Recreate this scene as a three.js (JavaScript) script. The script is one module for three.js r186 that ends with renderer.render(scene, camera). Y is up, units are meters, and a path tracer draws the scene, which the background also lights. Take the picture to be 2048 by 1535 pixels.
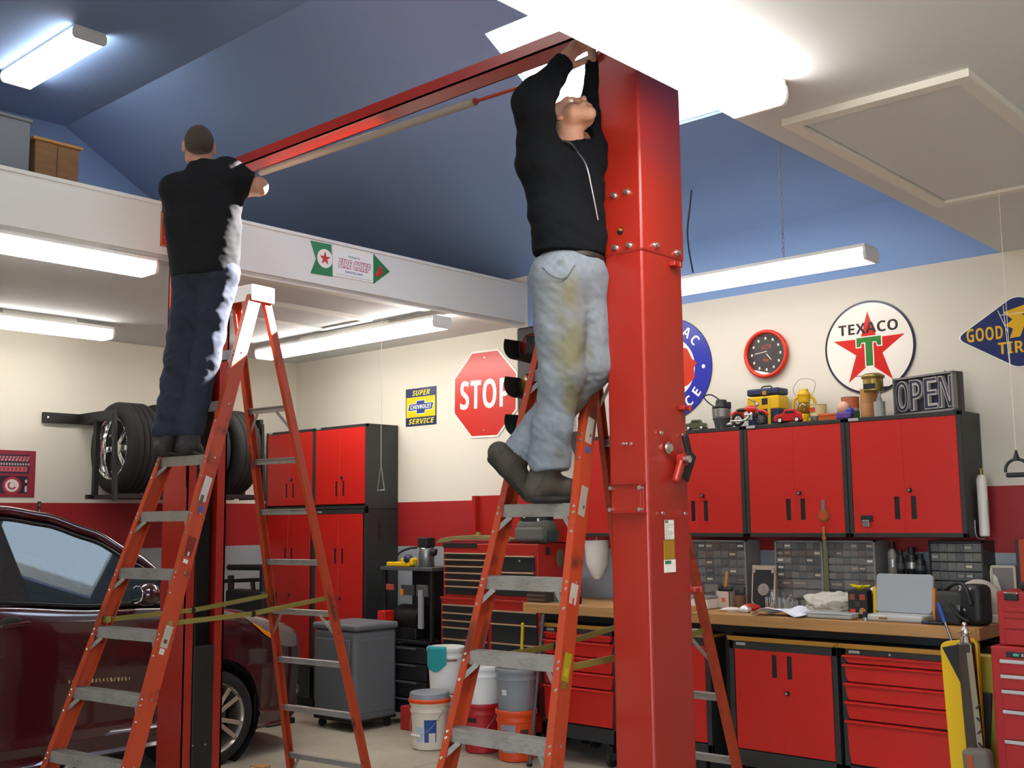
import * as THREE from 'three';
import { RoundedBoxGeometry } from 'three/addons/geometries/RoundedBoxGeometry.js';
import { mergeGeometries, mergeVertices, toCreasedNormals } from 'three/addons/utils/BufferGeometryUtils.js';
import { RectAreaLightUniformsLib } from 'three/addons/lights/RectAreaLightUniformsLib.js';
import { TextGeometry } from 'three/addons/geometries/TextGeometry.js';
import { ImprovedNoise } from 'three/addons/math/ImprovedNoise.js';
import { Brush, Evaluator, SUBTRACTION } from 'three-bvh-csg';
import { FontLoader } from 'three/addons/loaders/FontLoader.js';

// ---------- camera, sky, sun, exposure ----------
const scene = new THREE.Scene();
const FOCAL = 2208, EYE = 1.77, CX = 1024, CY = 767.5;            // pixels of the 2048 x 1535 frame, metres
const yaw = 41.93 * Math.PI / 180, pitch = 6.99 * Math.PI / 180, roll = -0.641 * Math.PI / 180;
const FW = new THREE.Vector3(-Math.sin(yaw) * Math.cos(pitch), Math.sin(pitch), -Math.cos(yaw) * Math.cos(pitch));
const R0 = new THREE.Vector3(Math.cos(yaw), 0, -Math.sin(yaw)), U0 = R0.clone().cross(FW);
const RT = R0.clone().multiplyScalar(Math.cos(roll)).addScaledVector(U0, Math.sin(roll));
const UP = U0.clone().multiplyScalar(Math.cos(roll)).addScaledVector(R0, -Math.sin(roll));
const camera = new THREE.PerspectiveCamera(2 * Math.atan(CY / FOCAL) * 180 / Math.PI, 2048 / 1535, 0.05, 100);
camera.position.set(0, EYE, 0);
camera.quaternion.setFromRotationMatrix(new THREE.Matrix4().makeBasis(RT, UP, FW.clone().negate()));
scene.add(camera);
const renderer = new THREE.WebGLRenderer({ antialias: true });
renderer.toneMapping = THREE.LinearToneMapping;
renderer.toneMappingExposure = 1.2;
renderer.shadowMap.enabled = true;
renderer.shadowMap.type = THREE.PCFSoftShadowMap;
scene.background = new THREE.Color(0.62, 0.8, 1.0);               // clear sky above the roof, seen through the skylight
scene.backgroundIntensity = 9;
const sun = new THREE.DirectionalLight(0xfff6ea, 130);
sun.position.set(-4.3 + 0.44 * 9, 4.7 + 0.71 * 9, -5.7 - 9); sun.target.position.set(-4.3, 4.7, -5.7);
sun.castShadow = true; sun.shadow.mapSize.set(2048, 2048);
Object.assign(sun.shadow.camera, { left: -9, right: 9, top: 9, bottom: -9, near: 0.5, far: 40 });
scene.add(sun, sun.target);
RectAreaLightUniformsLib.init();

// ---------- helpers ----------
const V = (x, y, z) => new THREE.Vector3(x, y, z), PI = Math.PI;
const ray = (px, py) => FW.clone().addScaledVector(RT, (px - CX) / FOCAL).addScaledVector(UP, -(py - CY) / FOCAL);
const onZ = (px, py, z) => { const d = ray(px, py); return d.multiplyScalar(z / d.z).add(V(0, EYE, 0)); };   // a pixel's point on a plane that is known
const onX = (px, py, x) => { const d = ray(px, py); return d.multiplyScalar(x / d.x).add(V(0, EYE, 0)); };
const onY = (px, py, y) => { const d = ray(px, py); return d.multiplyScalar((y - EYE) / d.y).add(V(0, EYE, 0)); };
const atD = (px, py, dist) => ray(px, py).multiplyScalar(dist).add(V(0, EYE, 0));
let seed = 7;
const rnd = (a = 0, b = 1) => { seed = (seed * 1664525 + 1013904223) >>> 0; return a + (b - a) * seed / 4294967296; };
function prep(g) {
  let h = g.index ? g.toNonIndexed() : g;
  if (!h.attributes.normal) h.computeVertexNormals();
  if (!h.attributes.uv) h.setAttribute('uv', new THREE.BufferAttribute(new Float32Array(h.attributes.position.count * 2), 2));
  for (const k of Object.keys(h.attributes)) if (!['position', 'normal', 'uv', 'color'].includes(k)) h.deleteAttribute(k);
  h.morphAttributes = {}; h.clearGroups();
  return h;
}
function metricUV(g) {
  const p = g.attributes.position, n = g.attributes.normal, uv = g.attributes.uv;
  for (let i = 0; i < p.count; i++) {
    const ax = Math.abs(n.getX(i)), ay = Math.abs(n.getY(i)), az = Math.abs(n.getZ(i));
    if (ay > ax && ay > az) uv.setXY(i, p.getX(i), -p.getZ(i));
    else if (ax > az) uv.setXY(i, -p.getZ(i), p.getY(i));
    else uv.setXY(i, p.getX(i), p.getY(i));
  }
  return g;
}
const taken = {};
function numbered(name) { const k = taken[name] = (taken[name] ?? -1) + 1; return k ? name + '_' + String(k).padStart(3, '0') : name; }
const G = (geos, keep) => { const list = (Array.isArray(geos) ? geos : [geos]).map(prep); const g = list.length > 1 ? mergeGeometries(list) : list[0]; return keep ? g : metricUV(g); };
function obj(name, geos, mat, parent = scene, keepUV = false) {
  const m = new THREE.Mesh(geos.isBufferGeometry && geos.userData.ready ? geos : G(geos, keepUV), mat);
  m.name = parent === scene ? numbered(name) : name; m.castShadow = m.receiveShadow = true; parent.add(m); return m;
}
function tag(o, label, category, group) { o.userData.label = label; o.userData.category = category; if (group) o.userData.group = group; return o; }
function thing(name, label, category, [x, y, z] = [0, 0, 0], turn = 0, group) {
  const o = new THREE.Group(); o.name = numbered(name); o.position.set(x, y, z); o.rotation.y = turn; scene.add(o); return tag(o, label, category, group);
}
function struct(name, geos, mat, parent = scene, keepUV) { const o = obj(name, geos, mat, parent, keepUV); if (parent === scene) o.userData.kind = 'structure'; return o; }
const mv = (g, x = 0, y = 0, z = 0, rx = 0, ry = 0, rz = 0, s) => { if (s) g.scale(...s); if (rx) g.rotateX(rx); if (rz) g.rotateZ(rz); if (ry) g.rotateY(ry); return g.translate(x, y, z); };
const bx = (w, h, d, x = 0, y = 0, z = 0, r = 0) => (r ? new RoundedBoxGeometry(w, h, d, 2, Math.min(r, w / 2.01, h / 2.01, d / 2.01)) : new THREE.BoxGeometry(w, h, d)).translate(x, y, z);
const span = (x0, x1, y0, y1, z0, z1, r = 0) => bx(Math.abs(x1 - x0), Math.abs(y1 - y0), Math.abs(z1 - z0), (x0 + x1) / 2, (y0 + y1) / 2, (z0 + z1) / 2, r);
const cy = (r0, r1, h, x = 0, y = 0, z = 0, n = 24, open = false) => new THREE.CylinderGeometry(r1, r0, h, n, 1, open).translate(x, y, z);   // r0 bottom, r1 top
const sp = (r, x = 0, y = 0, z = 0, s = [1, 1, 1], n = 16) => new THREE.SphereGeometry(r, n, Math.ceil(n * 0.7)).scale(...s).translate(x, y, z);
const tube = (pts, r, n = 24, k = 8, closed = false) => new THREE.TubeGeometry(new THREE.CatmullRomCurve3(pts.map((p) => (p.isVector3 ? p : V(...p))), closed, 'catmullrom', 0.5), n, r, k, closed);
const bar = (a, b, r, n = 10) => { const d = b.clone().sub(a), g = new THREE.CylinderGeometry(r, r, d.length(), n); g.applyQuaternion(new THREE.Quaternion().setFromUnitVectors(V(0, 1, 0), d.clone().normalize())); return g.translate((a.x + b.x) / 2, (a.y + b.y) / 2, (a.z + b.z) / 2); };
function beamBox(a, b, w, t, up = V(0, 0, 1), r = 0) {                       // a box from a to b, w across, t along up
  const d = b.clone().sub(a), L = d.length(), y = d.normalize(), x = y.clone().cross(up).normalize(), z = x.clone().cross(y);
  return bx(w, L, t, 0, 0, 0, r).applyMatrix4(new THREE.Matrix4().makeBasis(x, y, z)).translate((a.x + b.x) / 2, (a.y + b.y) / 2, (a.z + b.z) / 2);
}
const lathe = (pts, n = 28) => new THREE.LatheGeometry(pts.map((p) => new THREE.Vector2(p[0], p[1])), n);
function shape(pts, holes = []) { const s = new THREE.Shape(pts.map((p) => new THREE.Vector2(p[0], p[1]))); for (const h of holes) s.holes.push(new THREE.Path(h.map((p) => new THREE.Vector2(p[0], p[1])))); return s; }
const extr = (s, d, b = 0, n = 1, cs = 12) => new THREE.ExtrudeGeometry(s instanceof THREE.Shape ? s : shape(s), { depth: d, bevelEnabled: b > 0, bevelSize: b, bevelThickness: b, bevelSegments: n, curveSegments: cs });
const rect = (x0, y0, x1, y1) => [[x0, y0], [x1, y0], [x1, y1], [x0, y1]];
function rrect(w, h, r) { const s = new THREE.Shape(), x = -w / 2, y = -h / 2; s.moveTo(x + r, y); s.lineTo(x + w - r, y); s.absarc(x + w - r, y + r, r, -PI / 2, 0); s.lineTo(x + w, y + h - r); s.absarc(x + w - r, y + h - r, r, 0, PI / 2); s.lineTo(x + r, y + h); s.absarc(x + r, y + h - r, r, PI / 2, PI); s.lineTo(x, y + r); s.absarc(x + r, y + r, r, PI, 1.5 * PI); return s; }

// ---------- textures ----------
function hash(x, y, s) { let h = (x * 374761393 + y * 668265263 + s * 1442695041) | 0; h = Math.imul(h ^ (h >>> 13), 1274126177); return ((h ^ (h >>> 16)) >>> 0) / 4294967296; }
function vnoise(x, y, per, s) { const xi = Math.floor(x), yi = Math.floor(y), fx = x - xi, fy = y - yi, u = fx * fx * (3 - 2 * fx), v = fy * fy * (3 - 2 * fy), m = (k) => ((k % per) + per) % per; const a = hash(m(xi), m(yi), s), b = hash(m(xi + 1), m(yi), s), c = hash(m(xi), m(yi + 1), s), d = hash(m(xi + 1), m(yi + 1), s); return a + (b - a) * u + (c - a) * v + (a - b - c + d) * u * v; }
function fbm(u, v, f, oct, s, sx = 1, sy = 1) { let t = 0, a = 0.5, n = 0; for (let o = 0; o < oct; o++) { t += a * vnoise(u * f * sx, v * f * sy, f * Math.max(sx, sy), s + o); n += a; a *= 0.5; f *= 2; } return t / n; }
function noiseTex(size, fn, repeat = 1, srgb = false) {
  const d = new Uint8Array(size * size * 4);
  for (let y = 0; y < size; y++) for (let x = 0; x < size; x++) { const c = fn(x / size, y / size), i = 4 * (y * size + x); for (let k = 0; k < 3; k++) d[i + k] = Math.max(0, Math.min(255, 255 * (Array.isArray(c) ? c[k] : c))); d[i + 3] = 255; }
  const t = new THREE.DataTexture(d, size, size); t.wrapS = t.wrapT = THREE.RepeatWrapping; t.magFilter = THREE.LinearFilter; t.minFilter = THREE.LinearMipmapLinearFilter; t.generateMipmaps = true; t.repeat.set(repeat, repeat); if (srgb) t.colorSpace = THREE.SRGBColorSpace; t.needsUpdate = true; return t;
}
function canvasTex(w, h, draw) { const c = document.createElement('canvas'); c.width = w; c.height = h; draw(c.getContext('2d'), w, h); const t = new THREE.CanvasTexture(c); t.colorSpace = THREE.SRGBColorSpace; return t; }
const mix3 = (a, b, t) => a.map((v, i) => v + (b[i] - v) * t);
const peel = noiseTex(256, (u, v) => 0.5 * fbm(u, v, 32, 3, 3) + 0.5 * fbm(u, v, 8, 3, 5), 1.2);
const smudge = noiseTex(256, (u, v) => 0.45 + 0.5 * fbm(u, v, 4, 5, 11), 0.9);
const weave = noiseTex(128, (u, v) => 0.5 + 0.25 * Math.sin(u * 2 * PI * 32) * Math.sin(v * 2 * PI * 32) + 0.25 * (fbm(u, v, 32, 2, 9) - 0.5), 9);
const concrete = noiseTex(512, (u, v) => { const n = fbm(u, v, 4, 6, 21), m = fbm(u, v, 64, 2, 31), k = 0.86 + 0.16 * (n - 0.5) * 2 + 0.05 * (m - 0.5); return [0.77 * k, 0.73 * k, 0.64 * k]; }, 0.4, true);
const board = noiseTex(512, (u, v) => { const n = fbm(u, v, 4, 5, 41, 1, 16), k = 0.93 + 0.16 * (n - 0.5); return [0.74 * k, 0.55 * k, 0.33 * k]; }, 0.8, true);
const carton = noiseTex(256, (u, v) => { const n = fbm(u, v, 8, 4, 51, 1, 8), k = 0.94 + 0.12 * (n - 0.5); return [0.6 * k, 0.44 * k, 0.29 * k]; }, 1, true);
const scuffed = noiseTex(512, (u, v) => { const n = fbm(u, v, 8, 5, 61), w = fbm(u, v, 32, 3, 71, 1, 4), k = Math.max(0, Math.min(1, (n * 0.6 + w * 0.5 - 0.5) * 2.4)); return mix3([0.64, 0.63, 0.61], [0.53, 0.51, 0.48], k); }, 1.5, true);
const fibre = noiseTex(512, (u, v) => { const n = fbm(u, v, 4, 5, 81, 4, 1), k = Math.max(0, Math.min(1, (fbm(u, v, 8, 5, 91) - 0.62) * 5)); return mix3([0.72 + 0.05 * n, 0.255 + 0.03 * n, 0.135], [0.42, 0.18, 0.12], k); }, 1.1, true);

const std = (color, roughness = 0.6, metalness = 0, more = {}) => new THREE.MeshStandardMaterial({ color, roughness, metalness, ...more });
const phys = (color, roughness, more = {}) => new THREE.MeshPhysicalMaterial({ color, roughness, ...more });
const M = {
  wall: std(0xd9d3c5, 0.75, 0, { bumpMap: peel, bumpScale: 0.0012 }), wallRed: std(0xa01e22, 0.55, 0, { bumpMap: peel, bumpScale: 0.001 }), wallGrey: std(0x9aa1a6, 0.6, 0, { bumpMap: peel, bumpScale: 0.001 }),
  ceilWhite: std(0xd8d9db, 0.85, 0, { bumpMap: peel, bumpScale: 0.001 }), ceilBlue: std(0x84a3d2, 0.8, 0, { bumpMap: peel, bumpScale: 0.001 }), trimWhite: std(0xe4e2dc, 0.5), floor: std(0xffffff, 0.5, 0, { map: concrete }), joint: std(0x4a4640, 0.9),
  red: std(0xc41d15, 0.42, 0, { bumpMap: peel, bumpScale: 0.0003 }), frame: std(0x2c2e2e, 0.5, 0.1), slot: std(0x242a2c, 0.45, 0.3), lift: phys(0x9c2317, 0.34, { clearcoat: 0.25, clearcoatRoughness: 0.25, bumpMap: peel, bumpScale: 0.0003 }),
  ladder: std(0xe2e2e2, 0.5, 0, { map: fibre }), alu: std(0xffffff, 0.42, 0.55, { map: scuffed }), bolt: std(0xd0d0cc, 0.25, 0.9), chrome: std(0xe8e8e8, 0.1, 1), black: std(0x18181a, 0.55), rubber: std(0x1c1b1a, 0.85, 0, { bumpMap: peel, bumpScale: 0.001 }), darkGrey: std(0x4a4c4e, 0.55), grey: std(0x8c8e90, 0.5), white: std(0xe8e6e0, 0.5), cream: std(0xd8cfb4, 0.6), wood: std(0xffffff, 0.6, 0, { map: board }), carton: std(0xffffff, 0.85, 0, { map: carton }), edgeGold: std(0xa87826, 0.6),
  yellow: std(0xe0b400, 0.45), navy: std(0x1d2a4c, 0.5), orange: std(0xe04a10, 0.45), steel: std(0x9a9c9c, 0.35, 0.85), brass: std(0xa08a50, 0.35, 0.8), olive: std(0x8a8340, 0.5, 0.4), green: std(0x4f6a4a, 0.6), teal: std(0x1f8f92, 0.8), paper: std(0xf0ede4, 0.8), bluePlastic: std(0x1c4c9c, 0.5),
  clearPlastic: phys(0xdfe4e6, 0.25, { transmission: 0.55, thickness: 0, ior: 1.45 }), glass: phys(0xffffff, 0.02, { transmission: 1, thickness: 0 }), smokePlastic: phys(0x9a9a98, 0.35, { transmission: 0.35, thickness: 0 }),
};
M.diffuser = phys(0xffffff, 0.4, { emissive: 0xfffaf2, emissiveIntensity: 16 });
// ---------- the room ----------
const BACK = -7.2, LEFT = -9.57, RIGHT = 3, FRONT = 3, CEIL = 3.42, SOFFIT = 3.46, LOFT = -6.285, BAY = -2.27, TOP = 5.40, EAVE = 3.9, RIDGE = -4.55, TW = 0.16;
const floor = struct('floor', span(LEFT - TW, RIGHT + TW, -0.16, -0.012, BACK - TW, FRONT + TW), M.joint);
{ const xs = [LEFT, onY(880, 1522, 0).x, onY(880, 1522, 0).x + 3.05, 0.2, RIGHT], zs = [BACK, -4.55, -1.5, 1.5, FRONT];
  for (let i = 0; i < 4; i++) for (let j = 0; j < 4; j++) struct('slab', span(xs[i] + 0.004, xs[i + 1] - 0.004, -0.1, 0, zs[j] + 0.004, zs[j + 1] - 0.004), M.floor, floor); }
const wallBack = struct('wall_back', span(LEFT - TW, RIGHT + TW, 1.945, CEIL, BACK - TW, BACK), M.wall);
struct('blue_band', span(LOFT + 0.012, BAY, CEIL, EAVE + 0.15, BACK - TW, BACK), M.ceilBlue, wallBack);
struct('red_band', span(LEFT, RIGHT, 1.53, 1.945, BACK - TW, BACK), M.wallRed, wallBack);
struct('loft_band', span(LEFT - TW, LOFT + 0.012, CEIL, EAVE + 0.15, BACK - TW, BACK), M.wall, wallBack);
struct('grey_band', span(LEFT, RIGHT, -0.1, 1.53, BACK - TW, BACK), M.wallGrey, wallBack);
const wallLeft = struct('wall_left', span(LEFT - TW, LEFT, 1.96, SOFFIT + 0.1, BACK, FRONT), M.wall);
struct('red_band', span(LEFT - TW, LEFT, 1.54, 1.96, BACK, FRONT), M.wallRed, wallLeft);
struct('grey_band', span(LEFT - TW, LEFT, -0.1, 1.54, BACK, FRONT), M.wallGrey, wallLeft);
struct('gable', span(LEFT - TW, LEFT, SOFFIT + 0.1, TOP + 0.3, BACK, FRONT), M.ceilBlue, wallLeft);
struct('wall_right', span(RIGHT, RIGHT + TW, -0.1, CEIL + 0.2, BACK - TW, FRONT + TW), M.wall);
struct('wall_front', extr(shape(rect(LEFT - TW, -0.1, RIGHT + TW, CEIL + 0.2), [rect(-2.6, -0.02, 1.6, 2.6)]), TW).translate(0, 0, FRONT), M.wall);   // a garage door stands open behind the camera
struct('ground_driveway', span(-30, 24, -0.2, -0.02, FRONT + TW, 30), std(0xb9b3a6, 0.9, 0, { map: concrete }));
// flat ceiling right of the bay, soffit under the loft, the vault between
struct('ceiling', span(BAY, RIGHT + TW, CEIL, CEIL + 0.14, BACK, FRONT + TW), M.ceilWhite);
struct('ceiling_bay_side', span(BAY, BAY + 0.12, CEIL + 0.14, TOP + 0.3, BACK - TW, FRONT + TW), M.ceilBlue);
struct('ceiling_soffit', span(LEFT, LOFT - 0.03, SOFFIT, SOFFIT + 0.12, BACK, FRONT), M.ceilWhite);
struct('trim_1', [span(LOFT - 0.03, LOFT, SOFFIT + 0.02, 3.80, BACK, FRONT), span(LOFT - 0.06, LOFT + 0.012, 3.80, 3.825, BACK, FRONT, 0.004)], M.trimWhite);   // loft fascia and its cap board
struct('trim_2', span(LOFT - 0.12, LOFT - 0.03, SOFFIT - 0.012, SOFFIT, BACK, FRONT), M.trimWhite);
struct('floor_loft', span(LEFT, LOFT - 0.03, SOFFIT + 0.12, 3.70, BACK, FRONT), M.carton);
const SL = Math.atan2(TOP - EAVE, RIDGE - BACK), slopeLen = Math.hypot(TOP - EAVE, RIDGE - BACK);
const vSky = (z) => (z - BACK) / Math.cos(SL), SKX0 = -4.88, SKX1 = -3.68, SKV0 = vSky(-6.23), SKV1 = vSky(-5.2), SKC = (SKX0 + SKX1) / 2;
const slopeAt = (x, v, n) => V(x, EAVE + v * Math.sin(SL) + n * Math.cos(SL), BACK + v * Math.cos(SL) - n * Math.sin(SL));
const slopeM = new THREE.Matrix4().makeBasis(V(1, 0, 0), V(0, Math.sin(SL), Math.cos(SL)), V(0, -Math.cos(SL), Math.sin(SL)));
const onSlope = (g) => g.applyMatrix4(slopeM).translate(0, EAVE, BACK);       // local x, v, and depth into the room
struct('ceiling_slope', onSlope(extr(shape(rect(LEFT - TW, -0.15, BAY + 0.1, slopeLen + 0.02), [rect(SKX0, SKV0, SKX1, SKV1)]), 0.16).translate(0, 0, -0.16)), M.ceilBlue);
struct('ceiling_vault', span(LEFT - TW, BAY + 0.1, TOP, TOP + 0.16, RIDGE - 0.02, -1.0), M.ceilBlue);
struct('ceiling_vault_front', mv(bx(BAY + 0.1 - LEFT + TW, 0.16, Math.hypot(TOP - CEIL, 4) + 0.1), (LEFT - TW + BAY + 0.1) / 2, (TOP + CEIL) / 2 + 0.08, 1.0, Math.atan2(TOP - CEIL, 4)), M.ceilBlue);
const win = struct('window_1', onSlope(mergeGeometries([bx(SKX1 - SKX0 + 0.1, 0.05, 0.2, SKC, SKV0 - 0.02, -0.13), bx(SKX1 - SKX0 + 0.1, 0.05, 0.2, SKC, SKV1 + 0.02, -0.13), bx(0.05, SKV1 - SKV0, 0.2, SKX0 - 0.02, (SKV0 + SKV1) / 2, -0.13), bx(0.05, SKV1 - SKV0, 0.2, SKX1 + 0.02, (SKV0 + SKV1) / 2, -0.13)].map(prep))), M.trimWhite);
struct('pane', onSlope(bx(SKX1 - SKX0, SKV1 - SKV0, 0.006, SKC, (SKV0 + SKV1) / 2, -0.2)), M.glass, win);

// ---------- fluorescent fixtures: white tray, wrap diffuser and the area light just under it ----------
const glow = (k) => { const m = M.diffuser.clone(); m.emissiveIntensity *= k; return m; };
function lamp(name, label, len, wid, [x, y, z], along, power, hung, k = 1) {        // y is the top of the tray
  const t = thing(name, label, 'ceiling light', [x, y, z], along === 'z' ? PI / 2 : 0, 'fluorescent wrap fixtures');
  obj('tray', [bx(len, 0.025, wid * 0.96, 0, -0.0125, 0), bx(len * 0.98, 0.03, wid * 0.5, 0, -0.03, 0)], M.trimWhite, t);
  const s = new THREE.Shape(), w = wid / 2; s.moveTo(-w * 0.97, 0); s.lineTo(-w, -0.03); s.quadraticCurveTo(-w * 0.98, -0.07, -w * 0.8, -0.075); s.lineTo(w * 0.8, -0.075); s.quadraticCurveTo(w * 0.98, -0.07, w, -0.03); s.lineTo(w * 0.97, 0);
  obj('diffuser', extr(s, len - 0.03).translate(0, -0.022, -(len - 0.03) / 2).rotateY(PI / 2), glow(k), t);
  for (const e of [-1, 1]) obj('end_cap', extr(s, 0.018).translate(0, -0.022, -0.009).rotateY(PI / 2).scale(1, 1.02, 1.02).translate(e * (len / 2 - 0.004), 0, 0), M.white, t);
  if (!hung) obj('mount', bx(len * 0.5, 0.05, wid * 0.4, 0, 0.02, 0), M.trimWhite, t);
  const l = new THREE.RectAreaLight(0xfffaf2, power * k, len * 0.96, wid * 0.85); l.rotation.x = -PI / 2; l.position.y = -0.106; t.add(l);
  if (hung) hung(t);
  return t;
}
const LP = 6;
lamp('fluorescent_light', 'wide bright fluorescent fixture on the white ceiling, in front of the red post top', 1.9, 0.245, [-2.03, CEIL, -2.76], 'z', LP, null, 1.25);
lamp('fluorescent_light', 'fluorescent fixture high on the dark blue vault above the loft', 1.22, 0.26, [-8.1, TOP, -3.72], 'x', LP);
lamp('fluorescent_light', 'fluorescent fixture tucked under the loft edge beside the red tonnage sign', 1.22, 0.2, [-6.35, SOFFIT - 0.02, -3.0], 'z', LP, null, 0.85);
lamp('fluorescent_light', 'fluorescent fixture under the loft above the mounted tires', 1.22, 0.2, [-8.75, SOFFIT - 0.04, -4.0], 'z', LP, null, 0.75);
lamp('fluorescent_light', 'long fluorescent fixture under the loft above the tall red cabinets', 2.44, 0.2, [-7.52, SOFFIT - 0.05, -6.18], 'x', LP);
lamp('fluorescent_light', 'long fluorescent fixture hung on chains above the wall signs', 2.44, 0.2, [-4.04, 3.436, -6.5], 'x', LP, (t) => {
  for (const x of [-0.95, 0.62]) { const pts = []; for (let i = 0; i < 26; i++) pts.push(mv(new THREE.TorusGeometry(0.012, 0.0025, 5, 10), x, 0.012 + i * 0.032, 0, 0, (i % 2) * PI / 2, 0, [0.7, 1.5, 1])); obj('chain', pts, M.steel, t); }
}, 0.42);
lamp('fluorescent_light', 'fluorescent fixture on the white ceiling over the middle of the floor', 1.22, 0.24, [0.6, CEIL, -3.2], 'z', LP);
lamp('fluorescent_light', 'fluorescent fixture on the white ceiling near the front wall', 1.22, 0.24, [0.4, CEIL, 1.2], 'z', LP);
lamp('fluorescent_light', 'fluorescent fixture on the blue vault over the lift bay', 1.22, 0.26, [-4.5, TOP, -2.0], 'x', LP);

// ---------- two-post lift ----------
const lift = thing('vehicle_lift', 'red steel two-post vehicle lift with overhead beam, between the two orange ladders', 'vehicle lift');
{ const x0 = -2.785, x1 = -2.59, z0 = -3.7, z1 = -4.0, yj = onZ(1297, 498, z0).y;
  const col = obj('column', [bx(0.42, 0.02, 0.46, -2.69, 0.01, -3.85), span(x0, x1, 0.02, yj + 0.05, z0, z1, 0.014)], M.lift, lift);
  const ext = obj('column_extension', span(x0 - 0.018, x1 + 0.006, yj, 4.08, z0 + 0.006, z1 - 0.014, 0.014), M.lift, lift);
  const hexZ = (px, py, r, d = 0.012, par = col, m = M.bolt) => { const p = onZ(px, py, z0 + 0.006); obj('bolt', [mv(cy(r * 1.35, r * 1.35, 0.003, 0, 0, 0, 16), p.x, p.y, z0 + 0.008, PI / 2), mv(cy(r, r * 0.9, d, 0, 0, 0, 6), p.x, p.y, z0 + 0.008 + d / 2, PI / 2)], m, par); };
  const hexX = (px, py, r, d = 0.012, par = col, m = M.bolt) => { const p = onX(px, py, x1 + 0.006); obj('bolt', [mv(cy(r * 1.35, r * 1.35, 0.003, 0, 0, 0, 16), x1 + 0.008, p.y, p.z, 0, 0, PI / 2), mv(cy(r, r * 0.9, d, 0, 0, 0, 6), x1 + 0.008 + d / 2, p.y, p.z, 0, 0, PI / 2)], m, par); };
  for (const [x, y] of [[1229, 391], [1255, 384], [1232, 495], [1259, 490]]) hexZ(x, y, 0.0105, 0.016, ext);
  for (const [x, y] of [[1310, 490], [1353, 505]]) hexX(x, y, 0.0105, 0.016, ext);
  { const p = onZ(1241, 462, z0 + 0.006); obj('hole', mv(cy(0.016, 0.016, 0.006, 0, 0, 0, 18), p.x, p.y, z0 + 0.006, PI / 2), M.black, ext); obj('plug', mv(cy(0.007, 0.006, 0.014, 0, 0, 0, 8), p.x + 0.006, p.y + 0.003, z0 + 0.014, PI / 2), M.edgeGold, ext); }
  for (const [x, y] of [[1247, 887], [1253, 887], [1263, 887]]) hexZ(x, y, 0.005, 0.01);
  for (const [x, y] of [[1321, 865], [1365, 870], [1324, 1026], [1369, 1026]]) hexX(x, y, 0.006, 0.008);
  hexX(1336, 895, 0.018, 0.014);
  { const a = onZ(1222, 967, z0), b = onZ(1294, 1025, z0), pl = obj('cover_plate', [span(a.x + 0.01, b.x - 0.006, b.y, a.y, z0, z0 + 0.014, 0.003), span(b.x - 0.02, b.x - 0.008, b.y, a.y, z0, z0 + 0.03, 0.002), span(a.x + 0.01, b.x, a.y - 0.004, a.y, z0, z0 + 0.03), span(a.x + 0.01, b.x, b.y, b.y + 0.004, z0, z0 + 0.03)], M.lift, lift);
    for (const [x, y] of [[1224, 976], [1282, 975], [1223, 1019], [1282, 1018]]) { const p = onZ(x, y, z0 + 0.02); obj('bolt', [mv(cy(0.009, 0.009, 0.022, 0, 0, 0, 6), p.x, p.y, z0 + 0.024, PI / 2)], M.bolt, pl); } }
  { const s = (px, py) => onX(px, py, x1), pl = (n, a, b, c, d, m) => { const p = s(a, b), q = s(c, d); return obj(n, span(x1, x1 + 0.0025, q.y, p.y, q.z, p.z), m, lift); };
    const lines = canvasTex(128, 256, (g, w, h) => { g.fillStyle = '#ece9e2'; g.fillRect(0, 0, w, h); g.fillStyle = '#7a7268'; g.fillRect(10, 8, 44, 34); for (let y = 56; y < 246; y += 13) g.fillRect(10, y, 30 + hash(y, 1, 1) * 78, 4); g.strokeStyle = '#4c463f'; g.lineWidth = 3; g.strokeRect(4, 4, w - 8, h - 8); });
    const a = s(1327, 1039), b = s(1348, 1078), lab = obj('label', new THREE.PlaneGeometry(a.z - b.z, a.y - b.y).rotateY(PI / 2).translate(x1 + 0.003, (a.y + b.y) / 2, (a.z + b.z) / 2), std(0xffffff, 0.6, 0, { map: lines }), lift, true); lab.userData.label = 'white printed data label';
    pl('warning_label', 1327, 1080, 1349, 1118, std(0xa07a1c, 0.6)); const c = pl('inspection_label', 1328, 1119, 1351, 1143, M.paper); const p = s(1329, 1121), q = s(1341, 1127); obj('band', span(x1, x1 + 0.0035, q.y, p.y, q.z, p.z), std(0x2f7a58, 0.6), c); }
  // lock release: handle, cam and knob
  { const p = onX(1349, 945, x1), kn = obj('lock_handle', [mv(bx(0.03, 0.12, 0.035, 0, 0, 0, 0.012), x1 + 0.03, p.y + 0.01, p.z + 0.01, -0.5), mv(cy(0.026, 0.026, 0.03, 0, 0, 0, 20), x1 + 0.03, p.y + 0.055, p.z - 0.02, 0, 0, PI / 2)], M.lift, lift);
    obj('lever', [mv(bx(0.022, 0.13, 0.034, 0, 0, 0, 0.014), x1 + 0.045, p.y + 0.10, p.z - 0.038, 0.35), mv(bx(0.016, 0.13, 0.06, 0, 0, 0, 0.01), x1 + 0.03, p.y + 0.03, p.z - 0.06, -0.55)], M.black, kn); obj('pivot_bolt', mv(cy(0.017, 0.015, 0.05, 0, 0, 0, 6), x1 + 0.04, p.y + 0.055, p.z - 0.02, 0, 0, PI / 2), M.bolt, kn); }
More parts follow.
